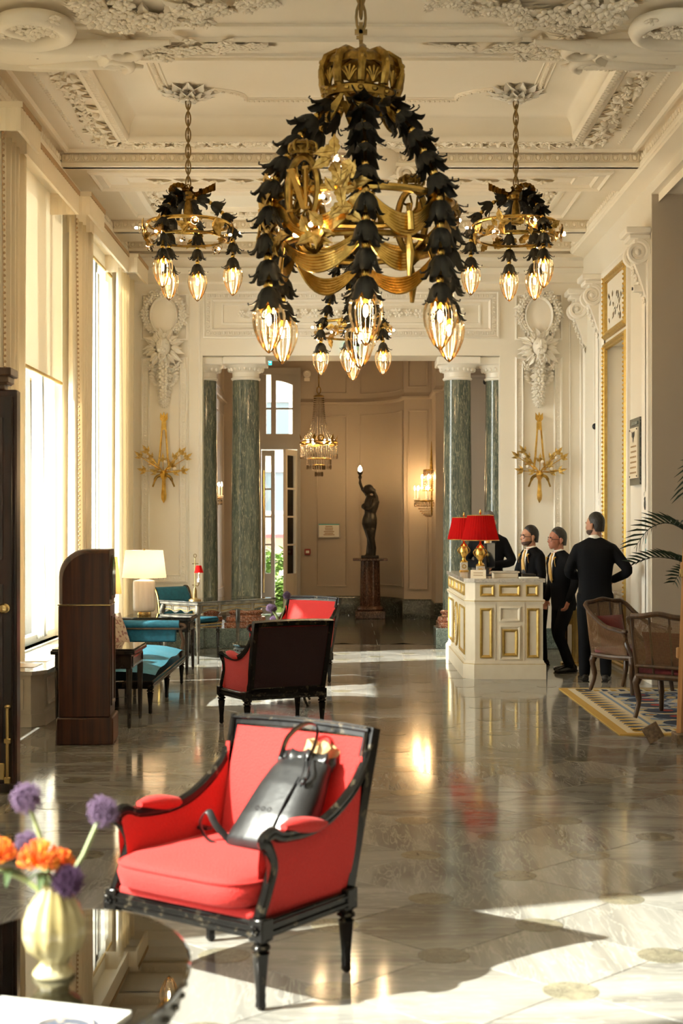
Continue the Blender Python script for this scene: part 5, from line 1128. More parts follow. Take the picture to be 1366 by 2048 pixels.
# ================================================================ GLASS COFFEE TABLES
def oval(a, b, z, n=56): return [(a*cos(2*pi*i/n), b*sin(2*pi*i/n), z) for i in range(n)]
def coffee_table(label, loc, a, b, h, rz=0):
    c = thing('glass_coffee_table', label, 'table', loc, rz, 'glass topped side tables')
    k = MB(); k.grid([oval(a-.008, b-.008, h-.018), oval(a, b, h-.014), oval(a, b, h-.004), oval(a-.006, b-.006, h)], True, caps=True); k.build('glass_top', 'table_glass', c, 12)
    k = MB(); k.grid([oval(a-.035, b-.035, h-.085), oval(a-.02, b-.02, h-.075), oval(a-.02, b-.02, h-.03), oval(a-.03, b-.03, h-.02), oval(a-.05, b-.05, h-.02)], True); k.build('apron', 'silver_frame', c)
    k = MB(); k.grid([oval(a-.03, b-.03, h-.026), oval(a-.02, b-.02, h-.021)], True, caps=True); k.build('mirror_top', 'table_base', c, 12)
    k = MB()
    for i in range(40): t = 2*pi*i/40; k.ball(((a-.016)*cos(t), (b-.016)*sin(t), h-.055), .009, 6, 4)
    k.build('beading', 'silver_frame', c, kind='stuff')
    for i in range(4):
        t = pi/4+i*pi/2; x, y = (a-.06)*cos(t), (b-.06)*sin(t); MB().tube(spline([(x, y, h-.07), (x*1.02, y*1.02, h*.6), (x*.9, y*.9, h*.2), (x*1.05, y*1.05, .01)], 6), [.022]*6+[.016]*6+[.012]*7, 8).build('leg', 'black_frame', c)
    k = MB(); k.grid([oval(a*.62, b*.62, .16), oval(a*.62, b*.62, .18)], True, caps=True); k.build('shelf', 'black_frame', c)
    return c
TX, TY, TH = -.695, 3.39, .55
coffee_table('oval glass topped table in the near left corner with vase and brochures', (TX, TY, 0), .325, .56, TH)
coffee_table('round glass table hidden behind the dark backed armchair', (-.60, 12.95, 0), .42, .42, .55)
def allium(k_, ks, base, top, r, seed):
    rnd = random.Random(seed); b, t = Vector(base), Vector(top); ks.tube([b, b.lerp(t, .5)+Vector((.01, 0, 0)), t], .006, 6)
    for i in range(300):
        z = 1-2*(i+.5)/300; a = i*2.39996; d = Vector((sqrt(1-z*z)*cos(a), sqrt(1-z*z)*sin(a), z)); rr = r*rnd.uniform(.72, 1.12)
        k_.tube([t+d*r*.3, t+d*rr*.9], .0012, 3, caps=False); k_.ball(t+d*rr, r*.075, 4, 3)
    k_.ball(t, r*.45, 10, 7)
def bloom(name, label, base, top, r, mt, seed, cat='flower', group='cut flowers in the vases'):
    c = thing(name, label, cat, base, 0, group); b = Vector(base); k, s = MB(), MB(); allium(k, s, (0, 0, 0), Vector(top)-b, r, seed); k.build('flower_head', mt, c, 40); s.build('stem', 'stem', c)
vz = TH
V = at(108, 1940, 3.37); VX, VY = V.x, 3.37
c = thing('ribbed_vase', 'ribbed yellow glass vase on the near oval table', 'vase', (VX, VY, vz), 0)
MB().lathe([(.045, 0), (.047, .008), (.036, .022), (.030, .030), (.036, .040), (.062, .062), (.072, .095), (.070, .125), (.058, .160), (.042, .185), (.030, .205), (.032, .214), (.028, .212), (.024, .20)], 48, flute=.05, nfl=12, caps=False).build('body', 'vase_glass', c, 70)
MB().lathe([(.047, .0), (.050, .006), (.046, .014)], 32).build('foot_ring', 'vase_glass', c)
vb = (VX, VY, vz+.17)
for i, (px, py, Yd, r, mt, lab) in enumerate(((54, 1597, 3.42, .036, 'allium', 'pale purple allium standing highest at the left'), (206, 1622, 3.42, .036, 'allium', 'pale purple allium leaning right toward the red armchair'), (58, 1692, 3.45, .034, 'allium', 'pale purple allium behind the orange pincushion'), (136, 1762, 3.32, .037, 'allium_dark', 'dark purple allium drooping over the vase rim'))):
    t = at(px, py, Yd); bloom('allium_flower', lab, vb, t, r, mt, i)
def pincushion(px, py, Yd, r, label, seed):
    rnd = random.Random(seed); t = at(px, py, Yd); c = thing('pincushion_flower', label, 'flower', vb, 0, 'cut flowers in the vases'); b = Vector(vb); t = t-b; k, y, s = MB(), MB(), MB(); s.tube([(0, 0, 0), t*.5, t-Vector((0, 0, r*.5))], .006, 6)
    for i in range(150):
        z = rnd.uniform(-.2, 1); a = rnd.uniform(0, 6.3); d = Vector((sqrt(1-z*z)*cos(a), sqrt(1-z*z)*sin(a), z)); (k if rnd.random() < .7 else y).tube([t, t+d*r*.7, t+d*r+Vector((0, 0, .008))], .0022, 4)
    k.build('petals', 'protea', c, 0); y.build('inner_petals', 'protea_yellow', c, 0); s.build('stem', 'stem', c)
    l = MB()
    for q in range(4): l.leaf(.06, .012, TR(*(t*.8)) @ RZ(q*1.6) @ RY(.4), .2, 1, .002, .2)
    l.build('leaves', 'leaf_dark', c)
pincushion(78, 1728, 3.33, .050, 'orange pincushion flower in the middle of the near bouquet', 1); pincushion(-4, 1718, 3.4, .045, 'orange pincushion flower cut by the left picture edge', 2); pincushion(118, 1735, 3.42, .04, 'small orange pincushion flower behind the dark allium', 3)
c = thing('flower_vase', 'small glass vase of alliums on the round table behind the dark armchair', 'vase', (-.60, 12.95, .55)); MB().lathe([(.04, 0), (.06, .05), (.065, .12), (.03, .19), (.034, .21)], 20, caps=False).build('body', 'vase_glass', c)
for i, (px, py) in enumerate(((574, 1191), (540, 1216), (546, 1218), (547, 1240))):
    bloom('allium_flower', ('purple allium highest above the dark armchair back', 'purple allium left of the dark armchair corner', 'second purple allium of the pair beside the dark armchair', 'lowest purple allium just over the dark armchair back')[i], (-.60, 12.95, .72), at(px, py, 12.95+.04*i), .036, 'allium', 20+i)
# magazines / brochures on the near table
c = thing('brochure', 'white brochure with a round crest lying on the near table', 'brochure', (-.66, 3.03, TH), R(-18)); m = I4
MB().box(-.14, .175, -.14, .11, 0, .012).build('pages', 'paper_white', c, 0); k = MB(); k.lathe([(.07, .012), (.07, .0135)], 28, TR(.09, -.02, 0)); k.build('crest_disc', 'paper_blue', c, 0); k = MB(); k.tube([(.09+.055*cos(t), -.02+.055*sin(t), .0138) for t in [2*pi*i/24 for i in range(24)]], .003, 4, True)
for q in range(5): k.flower(.008, TR(.065+.015*(q % 4), -.04+.022*(q//2), .0135), 5, .2)
k.build('crest_print', 'paper_beige', c); MB().box(-.12, .01, -.13, .10, .012, .0135).build('cover_panel', 'paper_beige', c, 0)
c = thing('magazine', 'folded magazine at the left edge of the near table', 'magazine', (TX-.27, 3.32, TH), R(-10)); MB().box(-.06, .06, -.09, .09, 0, .010).build('pages', 'paper_white', c, 0); MB().box(-.05, .05, -.08, .02, .010, .0115).build('cover_picture', 'protea', c, 0)
# ================================================================ LEFT SIDE FURNITURE
c = thing('wooden_cabinet', 'tall dark wooden door cabinet with brass knob at the left picture edge', 'cabinet', (-2.385, 8.66, 0))
MB().bbox(-.45, .405, .0, .10, .03, 2.42, .008).build('carcass', 'dark_wood', c); 
k = MB(); k.bbox(-.46, .412, -.035, .11, .0, .05, .004); k.build('plinth', 'dark_wood', c)
k = MB()
for q, z in ((.0, 2.42), (.02, 2.45), (.05, 2.50), (.03, 2.46)): k.bbox(-.45-q, .33+q, .0-q, .10+q, z, z+.05, .006)
k.build('cornice', 'walnut', c)
k = MB(); k.bbox(-.42, .385, -.03, .0, .06, 2.38, .006); d = k.build('door', 'dark_wood', c); k = MB(); k.frame(-.36, .33, .3, 1.25, [(0, 0), (0, .012), (.02, .018), (.04, .0)], WBm(-.03)); k.frame(-.36, .33, 1.4, 2.25, [(0, 0), (0, .012), (.02, .018), (.04, .0)], WBm(-.03)); k.build('door_panel', 'dark_wood', d)
kz = at(8, 1217, 8.6); kx = kz.x+2.385
MB().lathe([(.028, 0), (.028, .008), (.012, .012), (.012, .03), (.026, .04), (.03, .055), (.022, .068), (.004, .072)], 18, TR(kx, -.03, kz.z) @ RX(pi/2)).build('knob', 'brass', d)
k = MB(); x = (14-CX)*8.6/FPX+2.385; k.tube([(x, -.055, .08), (x, -.055, .52)], .010, 8); k.ball((x, -.055, .52), (.02, .015, .014), 8, 6); k.bbox(x-.02, x+.02, -.065, -.029, .30, .33, .004); k.bbox(x-.018, x+.018, -.065, -.029, .06, .10, .004); k.build('floor_bolt', 'brass', d)
MB().bbox(x-.10, x-.02, -.045, -.03, .08, .18, .004).build('kick_plate', 'brass', d)
# arched kiosk
c = thing('arched_kiosk', 'mahogany information kiosk with rounded top standing on the floor', 'kiosk', (-1.93, 10.72, 0), R(4))
w, dp, H = .185, .20, 1.43
k = MB(); k.bbox(-w-.015, w+.03, -dp-.02, dp+.02, 0, .20, .010); k.build('plinth', 'mahogany', c)
k = MB(); k.bbox(-w, w+.005, -dp, dp, .20, 1.02, .008); k.build('body', 'mahogany', c); MB().box(-w-.004, w+.008, -dp-.004, dp+.004, 1.018, 1.026).build('brass_line', 'brass', c, 0)
prof = [(w, 1.03), (w, H)]+[(-w+.20-.20*sin(t), H-.20+.20*cos(t)) for t in [i*pi/2/10 for i in range(11)]]+[(-w, 1.03)]
k = MB(); rows = []
for y, inset in ((-dp, .03), (-dp+.02, .012), (-dp+.05, 0), (dp-.05, 0), (dp-.02, .012), (dp, .03)): rows.append([(x+(inset if x < 0 else 0), y, z-(inset if z > 1.2 else 0)) for x, z in prof])
k.grid(rows, True, caps=True); k.build('hood', 'mahogany', c, 35)
k = MB(); arch = [(-.15, 1.06), (.15, 1.06)]+[(.15*cos(t), 1.24+.15*sin(t)) for t in [i*pi/12 for i in range(13)]]; k.prism([(y, z) for y, z in arch], 0, .012, Matrix(((0,0,1,w+.002),(1,0,0,0),(0,1,0,0),(0,0,0,1)))); k.build('screen_bezel', 'walnut', c)
k = MB(); arch = [(-.13, 1.09), (.13, 1.09)]+[(.13*cos(t), 1.24+.13*sin(t)) for t in [i*pi/12 for i in range(13)]]; k.prism([(y, z) for y, z in arch], .012, .016, Matrix(((0,0,1,w+.002),(1,0,0,0),(0,1,0,0),(0,0,0,1)))); k.build('screen', 'screen_black', c)
MB().frame(-.14, .14, .28, .94, [(0, 0), (0, .01), (.02, .01), (.03, 0)], Matrix(((0,0,1,w+.005),(1,0,0,0),(0,1,0,0),(0,0,0,1)))).build('side_frame', 'walnut', c)
# bench / radiator cover under the windows
c = thing('window_bench', 'cream painted radiator bench with marble top under the windows', 'bench', (XL+.005, 11.45, 0))
pl = [(0, 0), (.44, 0), (.52, .12), (.52, 4.6), (0, 4.6)]; pl2 = [(0, -.03), (.455, -.03), (.55, .11), (.55, 4.63), (0, 4.63)]
MB().prism(pl, .10, .415).build('carcass', 'bench_cream', c, 0); MB().prism([(0, -.015), (.447, -.015), (.535, .115), (.535, 4.61), (0, 4.61)], 0, .10).build('plinth', 'bench_cream', c, 0); MB().prism(pl2, .415, .445).build('marble_top', 'white_marble', c, 0)
for i in range(5): MB().frame(.2+i*.86, .98+i*.86, .14, .38, [(0, 0), (0, .012), (.02, .016), (.035, 0)], Matrix(((0,0,1,.52),(1,0,0,0),(0,1,0,0),(0,0,0,1)))).build('side_panel', 'bench_cream', c)
MB().frame(.06, .38, .14, .38, [(0, 0), (0, .012), (.02, .016), (.035, 0)], WBm(0)).build('end_panel', 'bench_cream', c)
for i in range(8): MB().box(.12, .40, .3+i*.5, .62+i*.5, .445, .449).build('grille', 'bench_cream', c, 0)
def side_table(label, x0, x1, y0, y1, h, glass=True):
    c = thing('black_side_table', label, 'side table', ((x0+x1)/2, (y0+y1)/2, 0), 0, 'black lacquered side tables'); a, b = (x1-x0)/2, (y1-y0)/2
    MB().bbox(-a, a, -b, b, h-.045, h-.012, .006).build('top', 'black_wood', c); MB().bbox(-a+.01, a-.01, -b+.01, b-.01, h-.012, h, .003).build('glass_sheet', 'table_glass', c)
    k = MB(); k.bbox(-a+.03, a-.03, -b+.03, b-.03, h-.16, h-.045, .004); k.frame(-b+.08, b-.08, h-.145, h-.065, [(0, 0), (0, .008), (.012, .012), (.02, 0)], Matrix(((0,0,1,a-.03),(1,0,0,0),(0,1,0,0),(0,0,0,1)))); k.build('drawer_box', 'black_wood', c)
    for sx in (-1, 1):
        for sy in (-1, 1): MB().loft([((sx*(a-.05), sy*(b-.05), .0), .012, .012), ((sx*(a-.05), sy*(b-.05), .03), .016, .016), ((sx*(a-.05), sy*(b-.05), h-.16), .026, .026)], 8).build('leg', 'black_wood', c)
side_table('black side table with glass top just behind the arched kiosk', -2.33, -1.665, 11.34, 12.04, .63); side_table('black side table at the far end of the teal settee under the cream lamp', -2.41, -1.66, 15.42, 16.12, .62)
def drum_lamp(x, y, z, shade, r0, r1, zs, h, label, on=7):
    c = thing('table_lamp', label, 'lamp', (x, y, z), 0, 'drum shade table lamps')
    MB().lathe([(.075, 0), (.078, .01), (.075, .04), (.06, .045)], 24).build('base', 'brass', c)
    MB().lathe([(.10, .045), (.118, .06), (.12, .10), (.12, zs-.06), (.115, zs-.035), (.05, zs-.02), (.03, zs+.05)], 48, flute=.012, nfl=16).build('body', 'lamp_ceramic', c, 60)
    k = MB(); k.lathe([(r0, zs), (r1, zs+h)], 40, caps=False); o = k.build('shade', shade, c, 60); MB().tube([(0, 0, zs), (0, 0, zs+h+.02)], .006, 6).build('stem', 'brass', c); MB().ball((0, 0, zs+h*.55), .03, 10, 7).build('bulb', 'lamp_glow', c)
    k = MB()
    for i in range(3): k.tube([(0, 0, zs+h-.01), (r1*.98*cos(i*2.1), r1*.98*sin(i*2.1), zs+h-.01)], .003, 4)
    k.build('spider', 'brass', c)
    L = bpy.data.lights.new('lamp_light', 'POINT'); L.energy = on; L.color = (1, .74, .48); L.shadow_soft_size = .05; lo = bpy.data.objects.new('lamp_light', L); COL.objects.link(lo); lo.parent = c; lo.location = (0, 0, zs+h*.5)
drum_lamp(-2.21, 15.77, .62, 'shade_cream', .243, .205, .415, .30, 'table lamp with wide cream drum shade and pale ceramic body'); drum_lamp(-2.06, 11.70, .63, 'shade_amber', .235, .20, .42, .30, 'amber glowing table lamp half hidden behind the arched kiosk', 9)
# teal settee
c = thing('teal_settee', 'teal velvet settee with carved wooden frame along the windows', 'settee', (-2.0, 13.45, 0))
a, b = .36, 1.22
lm = turned_leg(.22, .03, .015).build('leg', 'black_frame', c); lm.location = (a-.03, -b+.05, 0)
for x in (a-.03, -a+.03):
    for y in (-b+.05, -.03, b-.05):
        if (x, y) != (a-.03, -b+.05): part('leg', lm.data, None, c, TR(x, y, 0))
k = MB(); k.bbox(-a, a, -b, b, .215, .285, .008)
for z in (.235, .262): k.tube([(a+.002, -b, z), (a+.002, b, z)], .007, 6)
k.build('seat_rail', 'black_frame', c)
k = MB(); rows = []
for i in range(17):
    y = lerp(-b+.01, b-.01, i/16); e = sin(pi*min(max(i/16, .02), .98))**.25; rows.append([(lerp(-a+.01, a+.02, j/10), y, .285+.155*(sin(pi*min(max(j/10, .03), .97))**.22)*e+.010*sin(i*1.1)) for j in range(11)])
k.grid(rows); k.grid([[(x, y, .28) for x, y, z in r] for r in rows[::-1]]); k.build('seat_cushion', 'teal_velvet', c, 70)
for s in (1,):
    k = MB(); k.loft([((lerp(-a+.02, a-.06, t), s*(b-.0), .595), .045, .038, RY(pi/2)) for t in (0, .1, .5, .9, 1)], 12); k.build('arm_roll', 'teal_velvet', c, 60)
    k = MB(); k.bbox(-a+.03, a-.09, s*b-.03, s*b+.03, .42, .56, .012); k.build('arm_panel', 'teal_velvet', c)
    k = MB(); k.tube(spline([(a-.05, s*b, .28), (a-.02, s*b, .42), (a-.05, s*b, .54), (a+.0, s*b, .575), (a-.10, s*b, .60), (-a, s*b, .60)], 5), .018, 7); k.tube([(-a+.02, s*b-.045*s, .555), (a-.05, s*b-.045*s, .555)], .010, 6); k.build('arm_frame', 'walnut', c)
k = MB(); k.bbox(-a-.03, -a+.05, -b, b, .29, .64, .02); k.build('backrest', 'teal_velvet', c); k = MB(); k.tube([(-a+.01, -b, .65), (-a+.01, b, .65)], .018, 7); k.build('back_frame', 'walnut', c)
def pillow(label, loc, rz, tilt, w, h, mt):
    c = thing('cushion', label, 'cushion', loc, rz, 'loose cushions'); k = MB(); rows = []
    for s in (1, -1):
        rr = [[(lerp(-w, w, i/12)*(1-.06*sin(pi*j/12)), s*.075*(sin(pi*min(max(i/12, .0), 1))*sin(pi*j/12))**.5, lerp(0, h, j/12)+.0) for i in range(13)] for j in range(13)]; k.grid(rr if s > 0 else rr[::-1], m=RX(tilt))
    k.build('cover', mt, c, 80); return c
pillow('floral patterned cushion propped at the near end of the teal settee', (-2.02, 12.85, .435), R(65), -.35, .22, .40, 'cushion_floral'); pillow('second floral cushion behind the first on the settee', (-2.10, 12.50, .435), R(80), -.22, .20, .40, 'cushion_floral')
# gilt-lined desk with glass top + teal chair + bouillotte lamp
DA = R(49); c = thing('writing_desk', 'dark writing desk with gilt lines, cabriole legs and glass top', 'desk', (-1.71, 16.62, 0), DA); L, Wd, h = 1.30, .66, .725
MB().bbox(-.01, L+.01, -.01, Wd+.01, h-.012, h, .004).build('glass_top', 'table_glass', c); MB().bbox(0, L, 0, Wd, h-.045, h-.012, .006).build('top', 'silver_frame', c)
def apron(k, g, m, L):
    n = 28; rows = [[(lerp(.05, L-.05, i/n), 0, h-.045), (lerp(.05, L-.05, i/n), 0, h-.125-.018*cos(6*pi*i/n))] for i in range(n+1)]
    k.grid([r for r in rows], m=m); k.grid([[(x, .02, z) for x, y, z in r] for r in rows[::-1]], m=m); k.grid([[r[1], (r[1][0], .02, r[1][2])] for r in rows], m=m)
    for a_, b_ in ((.08, .27), (.31, .69), (.73, .92)): g.tube([(lerp(a_, b_, u)*L, -.004, h-.062) for u in (0, 1)]+[(lerp(b_, a_, u)*L, -.004, h-.110-.012*cos(6*pi*lerp(b_, a_, u))) for u in (0, .25, .5, .75, 1)], .004, 4, True, m)
k, g = MB(), MB(); apron(k, g, TR(0, .03, 0), L); apron(k, g, TR(.03, Wd, 0) @ RZ(-pi/2), Wd); apron(k, g, TR(L, Wd-.03, 0) @ RZ(pi), L); apron(k, g, TR(L-.03, 0, 0) @ RZ(pi/2), Wd)
k.build('apron', 'silver_frame', c); g.build('gilt_line', 'gilt_paint', c)
for x, y, sx, sy in ((.04, .04, -1, -1), (L-.04, .04, 1, -1), (.04, Wd-.04, -1, 1), (L-.04, Wd-.04, 1, 1)): MB().tube(spline([(x, y, h-.05), (x+sx*.02, y+sy*.02, h-.16), (x, y, h-.36), (x-sx*.005, y-sy*.005, .12), (x+sx*.01, y+sy*.01, .0)], 6), [.036]*6+[.028]*6+[.021]*6+[.014]*7, 10).build('leg', 'silver_frame', c)
c = thing('bouillotte_lamp', 'slender silver desk lamp with a small red shade', 'lamp', at(390, 1196, 16.95)*1.0, 0); c.location.z = .725
MB().lathe([(.075, 0), (.07, .012), (.025, .03), (.022, .12), (.012, .15)], 20).build('base', 'chain_metal', c); k = MB(); k.tube([(0, 0, .10), (0, 0, .50)], .006, 6); k.tube([(.018*cos(t), 0, .525+.02*sin(t)) for t in [2*pi*i/14 for i in range(14)]], .004, 5, True); k.tube(spline([(0, 0, .18), (.03, 0, .17), (.045, 0, .20), (.045, 0, .23)], 5), .006, 6); k.tube([(-.035, 0, .18), (0, 0, .18)], .005, 5); k.tube([(-.035, 0, .43), (.04, 0, .43)], .005, 5); k.build('rod', 'chain_metal', c)
MB().lathe([(.017, .215), (.02, .25), (.009, .255), (.009, .31)], 10, TR(.045, 0, 0)).build('candle', 'paper_white', c); MB().lathe([(.055, .325), (.03, .41)], 20, TR(.045, 0, 0), caps=False).build('shade', 'shade_red', c); MB().ball((.045, 0, .335), (.010, .010, .02), 8, 5).build('bulb', 'lamp_glow', c)
c = thing('teal_armchair', 'teal velvet chair with gilt trimmed scroll back at the writing desk', 'chair', (-1.93, 17.72, 0), R(49)); a, b = .25, .25
lm = turned_leg(.36, .024, .013).build('leg', 'black_wood', c); lm.location = (-a, -b, 0)
for x, y in ((a, -b), (-a, b), (a, b)): part('leg', lm.data, None, c, TR(x, y, 0))
k = MB(); k.bbox(-a-.03, a+.03, -b-.03, b+.03, .36, .42, .006); k.build('seat_rail', 'black_wood', c); k = MB()
for z in (.372, .408): k.tube([(-a-.033, -b-.033, z), (a+.033, -b-.033, z), (a+.033, b+.033, z), (-a-.033, b+.033, z)], .005, 5, True)
k.build('gilt_line', 'gold_bright', c)
k = MB(); k.bbox(-a-.02, a+.02, -b-.02, b+.02, .42, .485, .028); k.build('seat_cushion', 'teal_velvet', c, 60)
k = MB(); rows = [[(x, y, z) for x in (-.26, -.13, 0, .13, .26)] for y, z in ((.22, .46), (.24, .60), (.27, .74), (.31, .82), (.35, .845), (.38, .83), (.37, .80), (.33, .77), (.30, .68), (.28, .5), (.27, .44))]; k.grid(rows); k.build('backrest', 'teal_velvet', c, 70)
for s in (-1, 1):
    pth = spline([(s*.27, .24, .40), (s*.27, .25, .60), (s*.27, .28, .74), (s*.27, .33, .835), (s*.27, .385, .835), (s*.27, .375, .79)], 5); MB().tube(pth, .018, 7).build('back_post', 'black_wood', c); MB().tube([p+Vector((s*.012, -.012, 0)) for p in pth], .008, 5).build('gilt_edge', 'gold_bright', c)
# ================================================================ RECEPTION
c = thing('reception_desk', 'cream panelled reception desk with gilt mouldings and marble top', 'desk', (1.26, 15.06, 0)); Wx, Dy, h = .80, 2.65, 1.05
def plan_(o): return [(.09-o*.4, -o), (Wx+o, -o), (Wx+o, .50+o), (.46+o, .50+o), (.46+o, Dy+o), (-o, Dy+o), (-o, .10-o*.4)]
MB().prism(plan_(0), .17, h-.04).build('carcass', 'desk_cream', c, 0)
k = MB()
for o, z0, z1 in ((.030, 0, .155), (.022, .155, .168), (.010, .168, .19)): k.prism(plan_(o), z0, z1)
k.build('plinth', 'desk_cream', c, 0)
k = MB(); k.prism(plan_(.018), .80, .83); k.prism(plan_(.010), .785, .80); k.build('waist_moulding', 'desk_cream', c, 0)
g = MB(); g.prism(plan_(.021), .812, .818); g.prism(plan_(.026), .155, .160); g.build('gilt_line', 'gilt_paint', c, 0)
MB().prism(plan_(.022), h-.04, h).build('marble_top', 'white_marble', c, 0)
MF = WBm(0); ML = WRm(0); gp = [(0, 0), (0, .012), (.012, .016), (.022, .010), (.03, 0)]
def pnl(x0, x1, z0, z1, m, mt='gilt_paint'): return MB().frame(x0, x1, z0, z1, gp, m).build('panel_frame', mt, c)
for x0, x1 in ((.14, .29), (.34, .56), (.62, .75)): pnl(x0, x1, .865, .985, MF)
pnl(.14, .27, .22, .74, MF); pnl(.63, .76, .22, .74, MF); pnl(.345, .565, .60, .755, MF, 'desk_cream'); pnl(.345, .565, .20, .56, MF, 'desk_cream')
pnl(.375, .535, .24, .52, MF)
k = MB(); k.box(.30, .306, -.006, 0, .19, .785); k.box(.605, .611, -.006, 0, .19, .785); k.build('panel_seam', 'bench_cream', c, 0)
for y0, y1 in ((.20, .55), (.6, .95), (1.0, 1.55), (1.6, 2.0), (2.05, 2.5)): pnl(y0, y1, .865, .985, ML)
for y0, y1 in ((.18, .85), (1.75, 2.5)): pnl(y0, y1, .24, .74, ML)
k = MB(); k.tube([(-.008, 1.3+.22*cos(t), .49+.24*sin(t)) for t in [2*pi*i/28 for i in range(28)]], .012, 6, True); k.build('oval_frame', 'gilt_paint', c); k = MB()
for i in range(9): k.flower(.03, ML @ TR(1.3, .30+i*.045, .005), 6, .6)
k.build('carved_drop', 'desk_cream', c)
k = thing('desk_ledge', 'small cream ledge with marble cap on the reception desk', 'ledge', (1.70, 15.38, 1.05)); MB().bbox(-.13, .13, -.08, .12, 0, .05, .004).build('body', 'desk_cream', k); MB().bbox(-.145, .145, -.095, .135, .05, .068, .004).build('marble_cap', 'white_marble', k)
def red_lamp(x, y, label, s=1.0):
    c = thing('red_shade_lamp', label, 'lamp', (x, y, 1.05), 0, 'red shaded desk lamps')
    k = MB(); k.bbox(-.055*s, .055*s, -.055*s, .055*s, 0, .018*s, .004); k.build('foot', 'gold', c); MB().bbox(-.045*s, .045*s, -.045*s, .045*s, .018*s, .115*s, .004).build('marble_block', 'white_marble', c)
    k = MB(); k.tube([(.022*cos(t)*s, -.047*s, .066*s+.022*sin(t)*s) for t in [2*pi*i/14 for i in range(14)]], .006*s, 5, True); k.build('medallion', 'gold', c)
    MB().lathe([(q*s, z*s) for q, z in ((.048, .115), (.05, .13), (.025, .145), (.018, .17), (.03, .19), (.05, .215), (.056, .26), (.04, .30), (.05, .315), (.03, .335), (.012, .36), (.010, .42))], 20).build('gilt_urn', 'gold', c)
    k = MB()
    for sx in (-1, 1): k.tube(spline([(sx*.05*s, 0, .22*s), (sx*.075*s, 0, .26*s), (sx*.05*s, 0, .30*s)], 5), .007*s, 5)
    k.build('handle', 'gold', c)
    k = MB(); n = 72; rows = [[((r+.0035*s*(i % 2))*s*cos(2*pi*i/n), (r+.0035*(i % 2))*s*sin(2*pi*i/n), z*s) for i in range(n)] for r, z in ((.200, .395), (.165, .54), (.138, .665))]; k.grid(rows, True); k.build('pleated_shade', 'shade_red', c, 0)
    k = MB(); k.tube([(.203*s*cos(t), .203*s*sin(t), .395*s) for t in [2*pi*i/40 for i in range(40)]], .005, 5, True); k.tube([(.140*s*cos(t), .140*s*sin(t), .665*s) for t in [2*pi*i/40 for i in range(40)]], .004, 5, True); k.build('gilt_trim', 'gold_bright', c)
    MB().lathe([(.006*s, .64*s), (.006*s, .68*s), (.014*s, .695*s), (.010*s, .71*s), (.003*s, .73*s)], 10).build('finial', 'gold', c); MB().ball((0, 0, .5*s), .026*s, 8, 6).build('bulb', 'lamp_glow', c)
    k = MB()
    for i in range(3): k.tube([(0, 0, .66*s), (.138*s*cos(i*2.1), .138*s*sin(i*2.1), .66*s)], .003, 4)
    k.build('spider', 'brass', c)
    L = bpy.data.lights.new('lamp_light', 'POINT'); L.energy = .8; L.color = (1, .6, .3); L.shadow_soft_size = .04; lo = bpy.data.objects.new('lamp_light', L); COL.objects.link(lo); lo.parent = c; lo.location = (0, 0, .5*s)
red_lamp(1.457, 15.62, 'nearer red pleated lamp on the front of the reception desk'); red_lamp(1.42, 17.35, 'farther red pleated lamp at the back of the reception desk', .98)
c = thing('computer_monitor', 'black computer monitor seen from the side on the reception desk', 'monitor', (1.60, 16.02, 1.05), R(72)); MB().bbox(-.10, .10, -.07, .07, 0, .012, .004).build('foot', 'black_plastic', c); MB().bbox(-.025, .025, .01, .04, .012, .16, .004).build('stand', 'black_plastic', c); MB().bbox(-.22, .22, -.012, .022, .08, .36, .006).build('housing', 'black_plastic', c); MB().box(-.205, .205, -.0135, -.012, .095, .345).build('screen', 'screen_black', c, 0)
c = thing('name_stand', 'small cream name stand at the desk corner', 'sign', (1.40, 15.24, 1.05), R(-8)); k = MB(); k.extr([(-.05, 0), (.05, 0), (.012, .085), (-.002, .085)], -.08, .08, RZ(pi/2)); k.build('card', 'sign_cream', c, 0); k = MB()
for i in range(2): k.box(-.05, .05, -.052+i*.016, -.050+i*.016, .028+i*.024, .034+i*.024, RX(-.0))
k.build('print', 'letter_brown', c, 0)
c = thing('desk_telephone', 'dark blue desk telephone beside the monitor', 'telephone', (1.955, 15.42, 1.05), R(0)); MB().bbox(-.07, .07, -.09, .09, 0, .04, .008).build('base', 'black_plastic', c); MB().tube([(-.055, -.08, .055), (-.055, 0, .07), (-.055, .08, .055)], .016, 8).build('handset', 'paper_blue', c)
tag(MB().bbox(-.10, .10, -.07, .07, 0, .012, .003).build('paper_pad', 'paper_white', None, loc=(1.93, 15.21, 1.05)), 'white paper pad lying on the marble desk top', 'paper')
